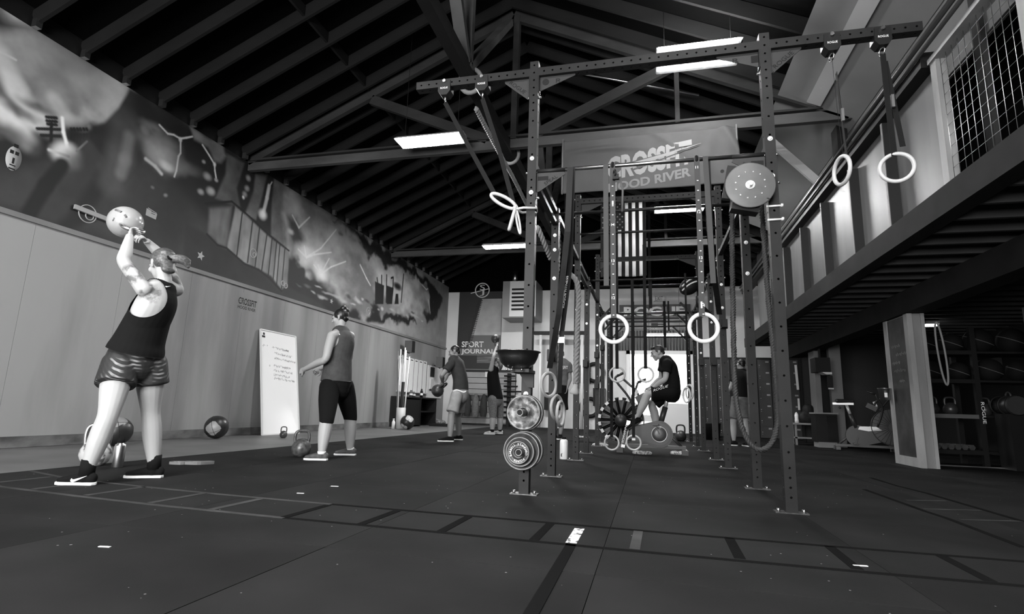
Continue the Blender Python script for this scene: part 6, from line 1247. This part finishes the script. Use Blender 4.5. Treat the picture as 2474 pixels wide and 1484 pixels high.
# lockers
lk = thing('locker_bank', (2.6, 15.7, 0), 'bank of dark numbered lockers at the back right of the hall', 'lockers')
LZ = at(1700, 863, 'y', 15.6).z; part('carcass', MB().box(1.40, 3.86, 15.62, 16.1, .0, LZ), mt_black, lk)
mt_lk = mat('locker_door', .028, .45); me_d = MB().box(.008, .312, 15.60, 15.62, .006, .30).mesh('door'); me_d.materials.append(mt_lk); me_t = MB().box(.20, .28, 15.597, 15.60, .22, .26).mesh('number_plate'); me_t.materials.append(mat('locker_tag', .25, .5)); me_k = MB().cyl((.05, 15.6, .15), (.05, 15.58, .15), .012, 8).cyl((.05, 15.6, .10), (.05, 15.585, .10), .008, 6).mesh('lock'); me_k.materials.append(mt_steel)
for i in range(7):
    for j in range(7):
        d = link('door', me_d, None, lk); d.location = (1.46+i*.335, 0, .08+j*(LZ-.15)/7); link('number_plate', me_t, None, d); link('lock', me_k, None, d)
single('storage_tub', MB().lathe((1.55, 15.2, 0), (0, 0, 1), [(0, 0), (.2, 0), (.24, .4), (.25, .42), (0, .42)], 20), mt_black, 'dark tub on the floor before the lockers', 'tub')
# ---------------- fan bike
def fan_bike(o, lab):
    X, Y = o[0], o[1]; t = thing('fan_bike', (X, Y, 0), lab, 'exercise bike', 'fan bikes'); B = lambda x, z, y=0: V((X+x, Y+y, z))
    mt_f = mat('bike_frame_grey', .045, .4, .3); mt_lt = mat('bike_silver', .62, .3, .4); mt_dk = mat('bike_plastic', .022, .4); fc = B(-.47, .50)
    fan = part('fan', MB().torus(fc, (0, 1, 0), .36, .018, 44, 8).torus(fc+V((0, -.07, 0)), (0, 1, 0), .37, .008, 44, 6).torus(fc+V((0, .07, 0)), (0, 1, 0), .37, .008, 44, 6).lathe(fc+V((0, -.05, 0)), (0, -1, 0), [(0, 0), (.10, 0), (.10, .06), (0, .06)], 24), mt_dk, t)
    part('cage_back', MB().cyl(fc+V((0, .03, 0)), fc+V((0, .045, 0)), .352, 36), mt_dk, fan)
    for k in range(14):
        a = 2*PI*k/14; d = V((math.cos(a), 0, math.sin(a))); part('blade', MB().obox(fc+d*.1, fc+d*.34, .006, .09, (.0, 1, 0) if False else V((-d.z*.5, .86, d.x*.5))), mat('fan_blade', .005, .6, spec=.1), fan)
    for k in range(10):
        a = PI*.28+PI*1.0*k/9; d = V((math.cos(a), 0, math.sin(a))); part('cage_label', MB().obox(fc+d*.385-V((0, .0, 0))+V((-d.z, 0, d.x))*.035, fc+d*.385-V((-d.z, 0, d.x))*.035, .06, .10, d) if False else MB().prism([fc+d*.33+V((-d.z, 0, d.x))*.03+V((0, -.078, 0)), fc+d*.33-V((-d.z, 0, d.x))*.03+V((0, -.078, 0)), fc+d*.375-V((-d.z, 0, d.x))*.03+V((0, -.078, 0)), fc+d*.375+V((-d.z, 0, d.x))*.03+V((0, -.078, 0))], (0, .004, 0)), mt_mark, fan)
    for k in range(28):
        a = 2*PI*k/28; d = V((math.cos(a), 0, math.sin(a)))
        for s in (-.07, .07): part('cage_wire', MB().cyl(fc+d*.08+V((0, s*1.15, 0)), fc+d*.37+V((0, s, 0)), .0025, 4), mt_dk, fan)
    cc = B(.14, .30)
    def tear(r, rr, y0, dy):
        P = [cc+V((r*math.cos(a), y0, r*math.sin(a))) for a in [PI*.62-PI*1.24*k/18*1.0 for k in range(19)]]; P += [B(-.30, .27, y0)+V((-rr*.4, 0, -rr)), B(-.34, .33, y0), B(-.26, .40, y0)+V((0, 0, rr*.3))]; return MB().prism(P, (0, dy, 0))
    part('chain_cover', tear(.215, .06, -.07, .10), mt_dk, t); part('cover_face', tear(.175, .04, -.085, .02), mt_f, t)
    hb = part('hub_disc', MB().lathe(cc+V((0, -.085, 0)), (0, -1, 0), [(0, .02), (.06, .022), (.10, .012), (.115, 0)], 28), mat('bike_hub', .07, .35, .3), t); part('hub_ring', MB().torus(cc+V((0, -.087, 0)), (0, 1, 0), .12, .006, 32, 6), mt_lt, hb)
    for s, dz in ((-1, 1), (1, -1)): cr_ = part('crank', MB().obox(cc+V((.0, s*.11, 0)), cc+V((-.06*dz, s*.11, .155*dz)), .02, .03, (0, 1, 0)), mt_dk, t); part('pedal', MB().cbox(cc+V((-.06*dz, s*.16, .155*dz)), .09, .10, .025), mt_dk, cr_)
    part('top_shell', MB().prism([B(-.28, .43, -.05), B(-.18, .50, -.05), B(.10, .49, -.05), B(.13, .43, -.05), B(-.05, .40, -.05)], (0, .10, 0)), mt_lt, t)
    part('base_tube', MB().obox(B(-.50, .10), B(.55, .10), .05, .05), mt_f, t)
    for x in (-.48, .52): part('foot_bar', MB().obox(B(x, .045, -.30), B(x, .045, .30), .08, .06), mt_f, t); part('foot_cap', MB().cbox(B(x, .035, -.28), .10, .06, .07), mt_dk, t)
    fp = part('front_post', MB().obox(B(-.44, .07, -.10), B(-.34, .50, -.10), .06, .06), mt_lt, t); text('lettering', 'SCHWINN', B(-.427, .14, -.132), V((.10, 0, .43)), V((-.43, 0, .10)), .035, mt_mark, fp, width=.28); part('lettered_panel', MB().obox(B(-.43, .12, -.131), B(-.36, .43, -.131), .001, .05, V((.43, 0, -.1))) if False else MB().prism([B(-.455, .12, -.1305), B(-.405, .11, -.1305), B(-.335, .42, -.1305), B(-.385, .43, -.1305)], (0, .0005, 0)), mt_dk, fp)
    part('rear_brace', MB().cyl(B(.26, .33), B(.50, .10), .022, 10), mt_f, t)
    sp_ = part('seat_tube', MB().cyl(B(.16, .46), B(.245, .74), .045, 14), mt_f, t); part('seat_post', MB().cyl(B(.24, .72), B(.30, .93), .03, 12), mt_lt, sp_); part('seat_slider', MB().obox(B(.17, .945), B(.55, .945), .06, .045), mt_lt, t); part('seat_knob', MB().ell(B(.42, .86), .025, .02, .025), mt_dk, t)
    sb_ = MB(); loft(sb_, [B(.18, 1.0), B(.32, 1.0), B(.46, 1.0)], [(.05, .035), (.085, .04), (.12, .045)], (0, 1, 0)); part('seat', fuse(sb_, .012, 3), mt_dk, t)
    for s, top, gx in ((-1, B(-.52, 1.22, -.22), .12), (1, B(-.20, 1.14, .24), .14)):
        ar = part('lever_arm', MB().tube(catm([B(-.18 if s < 0 else -.2, .50, s*.14), B(-.32 if s < 0 else -.30, .85, s*.2), top-V((.02, 0, .08)), top], 4), .018, 10), mt_dk, t); part('grip', MB().cyl(top, top+V((gx, 0, .06)), .022, 10), mt_dk, ar)
    part('lever_arm', MB().tube([B(-.45, 1.2, .1), B(-.22, 1.0, .05), B(-.16, .86, .0), B(-.24, .5, .0)], .02, 10), mt_dk, t); part('console', MB().obox(B(-.22, .84, 0), B(-.05, .93, 0), .16, .10), mt_dk, t)
    part('paper', MB().obox(B(-.235, .90, -.085), B(-.20, 1.0, -.085), .002, .05, (0, 0, 1)), mt_mark, t)
    return t
bk = fan_bike((.02, YB_), 'fan bike ridden by the man in black under the far rings')
q = at(2070, 1087, 'z', 0); bk2 = copy_thing(bk, (4.30, 12.85, 0), 'unused fan bike in the dark under the mezzanine beside the chalkboard column'); bk2.rotation_euler = (0, 0, PI*.93)
q = at(1645, 1066, 'z', 0); kettlebell(q, .13, 'dark kettlebell on the floor behind the right end of the fan bike', mt_kb, (1, 0, 0), None, 1.1)
def rag(q, sx, sy, lab, m, seed):
    rs = random.Random(seed); mb = MB()
    for k in range(7): mb.ell(q+V((rs.uniform(-sx, sx)*.6, rs.uniform(-sy, sy)*.6, .02)), sx*.45, sy*.5, rs.uniform(.02, .045), None, 10, 6)
    tag(link('crumpled_towel', fuse(mb, .012, 2), m), lab, 'towel')
rag(at(1640, 1099, 'z', 0), .14, .07, 'patterned cloth crumpled at the right foot of the fan bike', mat('speckled_cloth', .35, .8, var=.95, scale=45), 1); rag(at(1550, 1098, 'z', 0), .16, .06, 'speckled cloth crumpled under the low tagged ring', MATS['speckled_cloth'], 2); rag(at(1452, 1078, 'z', 0), .17, .08, 'pale towel crumpled left of the low rings', mat('pale_towel', .5, .85, var=.3, scale=12), 3); rag(at(1405, 1058, 'z', 0), .2, .08, 'small pale cloth on the floor behind the fourth left post', MATS['pale_towel'], 4)
q = at(1362, 1110, 'z', 0); b_ = thing('water_bottle', q, 'tall white bottle standing between the second and third left posts', 'bottle')
part('flask', MB().lathe(q, (0, 0, 1), [(0, 0), (.05, 0), (.055, .008), (.055, .22), (.05, .245), (.03, .26), (0, .26)], 28), mt_pvc, b_); part('cap', MB().lathe(q+V((0, 0, .255)), (0, 0, 1), [(0, 0), (.03, 0), (.03, .03), (0, .03)], 16), mt_cl_black, b_)
part('emblem', MB().prism([q+V((-.03, -.056, .04)), q+V((-.015, -.056, .035)), q+V((-.02, -.056, .06)), q+V((-.01, -.056, .085)), q+V((-.03, -.056, .07))], (0, .001, 0)), mt_black, b_)
# ================================================================== RIGHT, UNDER THE MEZZANINE
Yb = 14.3; zt = at(1930, 1022, 'y', Yb).z; x0, x1 = at(1920, 1075, 'y', Yb).x, at(1985, 1075, 'y', Yb).x
be = thing('bench', ((x0+x1)/2, Yb, 0), 'low pale wooden bench with a lower shelf in the dark behind the right post', 'bench'); mt_bw = mat('bench_wood', .20, .6)
part('top', MB().box(x0, x1, Yb-.02, Yb+.38, zt-.04, zt), mt_bw, be); part('shelf', MB().box(x0+.03, x1-.03, Yb, Yb+.36, .15, .18), mt_bw, be)
for x in (x0+.03, x1-.06): 
    for y in (Yb, Yb+.32): part('leg', MB().box(x, x+.04, y, y+.04, 0, zt-.04), mt_bw, be)
q = V((x0+.10, Yb+.1, zt)); b_ = thing('water_bottle', q, 'white squeeze bottle on the low wooden bench', 'bottle'); part('flask', MB().lathe(q, (0, 0, 1), [(0, 0), (.045, 0), (.045, .07), (.04, .1), (.045, .16), (.04, .19), (0, .19)], 16), mt_pvc, b_); part('cap', MB().lathe(q+V((0, 0, .19)), (0, 0, 1), [(.04, 0), (.03, .03), (.012, .05), (0, .06)], 14), mt_frame, b_)
mb = MB(); q = V((x0+.33, Yb+.10, zt)); [mb.ell(q+V((dx*.6, 0, dz)), .14, .10, .15, None, 10, 8) for dx, dz in ((0, .1), (.12, .14), (-.1, .12), (.05, .3))]; tag(link('gym_bag', fuse(mb, .02, 3), mt_black), 'black bag heaped on the low wooden bench', 'bag')
cb = thing('low_cabinet', (3.75, 12.9, 0), 'dark cabinet standing behind the saddle of the unused bike', 'cabinet'); q = at(1970, 1000, 'y', 13.6); q2 = at(2022, 1000, 'y', 13.6)
part('carcass', MB().box(q.x, q2.x, 13.6, 14.0, .12, q.z), mt_black, cb); part('top', MB().box(q.x-.02, q2.x+.02, 13.57, 14.02, q.z, q.z+.03), mt_bw, cb); part('door', MB().box((q.x+q2.x)/2+.01, q2.x-.01, 13.585, 13.6, .15, q.z-.03), mt_dark, cb); part('plinth', MB().box(q.x+.03, q2.x-.03, 13.62, 13.98, 0, .12), mt_bw, cb)
struct('wall_stub', MB().box(at(1965, 850, 'y', 14.05).x, at(1978, 850, 'y', 14.05).x, 14.05, 14.5, 0, 2.45).box(at(2000, 830, 'y', 14.05).x, at(2028, 830, 'y', 14.05).x, 14.05, 14.2, 0, 2.45), mat('stub_paint', .16, .8))
a, b = at(1969, 864, 'y', 13.4), at(2008, 905, 'y', 13.4); mo = thing('hanging_screen', a, 'dark box screen hanging over the low cabinet', 'screen'); part('housing', MB().box(a.x, b.x, 13.4, 13.8, b.z+.05, a.z), mt_black, mo); part('bottom_trim', MB().prism([(a.x+.12, 13.4, b.z+.05), (b.x+.02, 13.4, b.z+.05), (b.x+.02, 13.4, b.z), (a.x+.2, 13.4, b.z)], (0, .3, 0)), mt_frame, mo); part('bracket', MB().box((a.x+b.x)/2-.02, (a.x+b.x)/2+.02, 13.6, 13.65, a.z, 2.5), mt_black, mo)
a, b = at(1999, 908, 'y', 13.5), at(2014, 941, 'y', 13.5); nb_ = single('small_screen', MB().box(a.x, b.x, 13.5, 13.55, b.z, a.z), mt_black, 'small dark screen below the hanging box screen', 'screen'); part('bottom_trim', MB().box(a.x, b.x, 13.48, 13.5, b.z, b.z+.03), mt_frame, nb_)
part('cabinet_shelf', MB().box(3.3, 3.31, 15, 15.01, 0, .01), mt_black, cb) if False else None
struct('trim_4', MB().obox(at(1922, 882, 'y', 15.3), at(1928, 942, 'y', 15.3), .05, .03), mt_pvc); struct('trim_5', MB().obox(at(1929, 963, 'y', 15.3), at(1931, 991, 'y', 15.3), .04, .03), mt_frame)
q = at(2138, 952, 'y', 9.75); bu = thing('bucket', q, 'small metal bucket hung on the chalkboard column', 'bucket'); part('pail', MB().lathe(q+V((0, 0, -.09)), (0, 0, 1), [(0, 0), (.07, 0), (.092, .17), (.098, .175), (.088, .175), (.066, .01), (0, .01)], 20), mt_steel, bu); part('label', MB().cbox(q+V((-.02, -.09, -.02)), .04, .004, .07), mt_mark, bu); part('hook', MB().obox(q+V((.06, 0, .07)), (3.66, q.y, q.z+.07), .02, .02), mt_steel, bu)
cl = at(2262, 800, 'y', 9.0); single('resistance_band', MB().tube(oval((cl.x+.01, 9.0, 2.05), (cl.x+.06, 9.0, 1.15), .045, (0, 1, 0)), .014, 8, True), mt_pb, 'pale long band looped on the right side of the chalkboard column', 'band')
single('column_sign', MB().box(6.85, 6.9, 13, 13.9, 1.6, 1.95), mat('dim_sign', .10, .6), 'faint framed notice on the dark wall behind the unused bike', 'sign')
# storage rack
rk = thing('storage_rack', (4.9, 10.2, 0), 'black steel storage rack of balls and kettlebells in the dark at the far right', 'rack'); RXa, RXb, RY0, RY1 = 4.15, 6.2, 9.85, 10.45
for x in (RXa, 4.86, RXb): 
    for y in (RY0, RY1): part('upright', MB().box(x-.035, x+.035, y-.035, y+.035, .0, 2.1), mt_rigd, rk)
for z in (.22, .75, 1.28, 1.72):
    part('shelf', MB().box(RXa, RXb, RY0, RY1, z-.03, z), mt_rigd, rk); part('front_lip', MB().box(RXa+.04, 4.82, RY0-.045, RY0-.03, z-.05, z+.01), mat('rack_lip', .09, .4) if z == .75 else mt_rigd, rk)
q = at(2392, 1020, 'y', RY0-.04); text('lettering', 'ROGUE', (4.866, RY0-.037, .95), (0, 0, -1), (1, 0, 0), .045, mt_mark, rk, width=.32)
part('floor_rail', MB().box(RXa-.1, 5.3, RY0-.2, RY0-.17, 0, .015), mt_steel, rk)
rs = random.Random(11); n = 0
for x, z, r in ((4.35, 1.72, .17), (4.72, 1.72, .16), (5.1, 1.72, .2), (5.55, 1.72, .2), (4.4, 1.28, .16), (4.78, 1.28, .15), (5.2, 1.28, .18), (5.6, 1.28, .17)):
    t = thing('medicine_ball', (x, 10.15, z), 'dark ball %s of the %s shelf of the storage rack' % (('first', 'second', 'third', 'fourth')[n % 4], 'top' if n < 4 else 'second'), 'medicine ball', 'balls on the storage rack'); part('ball', MB().ell((x, 10.15, z+r), r, r, r, None, 24, 14), mat('matt_rubber_ball', .006, .8, spec=.15), t); part('patch', MB().torus((x, 10.15, z+r), (.4, -.2, 1), r*.995, .006, 28, 5), mt_cl_grey, t); n += 1
for k, x in enumerate((4.3, 4.55, 5.0, 5.3)): kettlebell((x, 10.0, .75), .10, 'kettlebell %s from the left on the low shelf of the storage rack' % ('first', 'second', 'third', 'fourth')[k], mat('rack_kettlebell', .04, .35, .4), (1, 0, 0), None, 1., 'kettlebells on the storage rack')
for k in range(6):
    x = 4.28+.09*k; y = 9.98; z = .22; t = thing('dumbbell', (x, y, z), 'hex dumbbell %s along the bottom shelf of the storage rack' % ('first', 'second', 'third', 'fourth', 'fifth', 'sixth')[k], 'dumbbell', 'dumbbells on the bottom shelf')
    for yy in (9.9, 10.12): part('head', MB().cyl((x, yy, z+.05), (x, yy+.09, z+.05), .045, 6, None, False), mt_irond, t)
    part('grip', MB().cyl((x, 9.99, z+.05), (x, 10.12, z+.05), .015, 8), mt_steel, t)
for k, x in enumerate((5.05, 5.32, 5.95)):
    t = thing('steel_keg', (x, 9.6, .0), 'steel keg drum %s standing before the storage rack' % ('first', 'second', 'third')[k], 'keg', 'kegs by the storage rack'); part('drum', MB().cyl((x-.01, 9.27, .9), (x+.01, 9.72, .9), .13, 24), mt_steel if False else mat('keg_steel', .12, .35, .9), t)
    part('stand', MB().box(x-.1, x+.1, 9.32, 9.67, 0, .78), mt_rigd, t)
    for yy in (9.32, 9.50, 9.68): part('hoop', MB().torus((x, yy, .9), (0, 1, 0), .135, .012, 24, 6), mt_rigd, t)
    part('handle', MB().torus((x, 9.48, 1.03), (1, 0, 0), .06, .012, 18, 6), mt_irond, t)
bp_ = thing('bumper_plate_tree', (6.15, 9.3, 0), 'dark plate tree leaning at the far right edge', 'rack'); part('post', MB().obox((6.1, 9.2, 0), (6.3, 9.3, 1.1), .07, .07), mt_rigd, bp_)
for k in range(2): part('plate', MB().lathe((6.05+.1*k, 9.1-.08*k, .55+.3*k), (0, -1, 0), [(.03, 0), (.22, 0), (.22, .06), (.03, .06)], 30), mt_mbd, bp_)
# scraps on the mats
for k, (x, y, L) in enumerate(((725, 1193, .05), (808, 1176, .06), (250, 1323, .05), (2080, 1369, .06))): q = at(x, y, 'z', 0); single('tape_scrap', MB().obox(q+V((-L/2, 0, .002)), q+V((L/2, .01, .002)), .012, .003, (0, 0, 1)), mt_mark, ('white tape scrap on the mat nearest below the big kettlebell', 'white tape scrap on the mat just beyond the nearer scrap', 'white tape scrap lying alone on the left foreground mat', 'white tape scrap on a rung of the taped ladder at the right')[k], 'scrap', 'scraps on the floor')
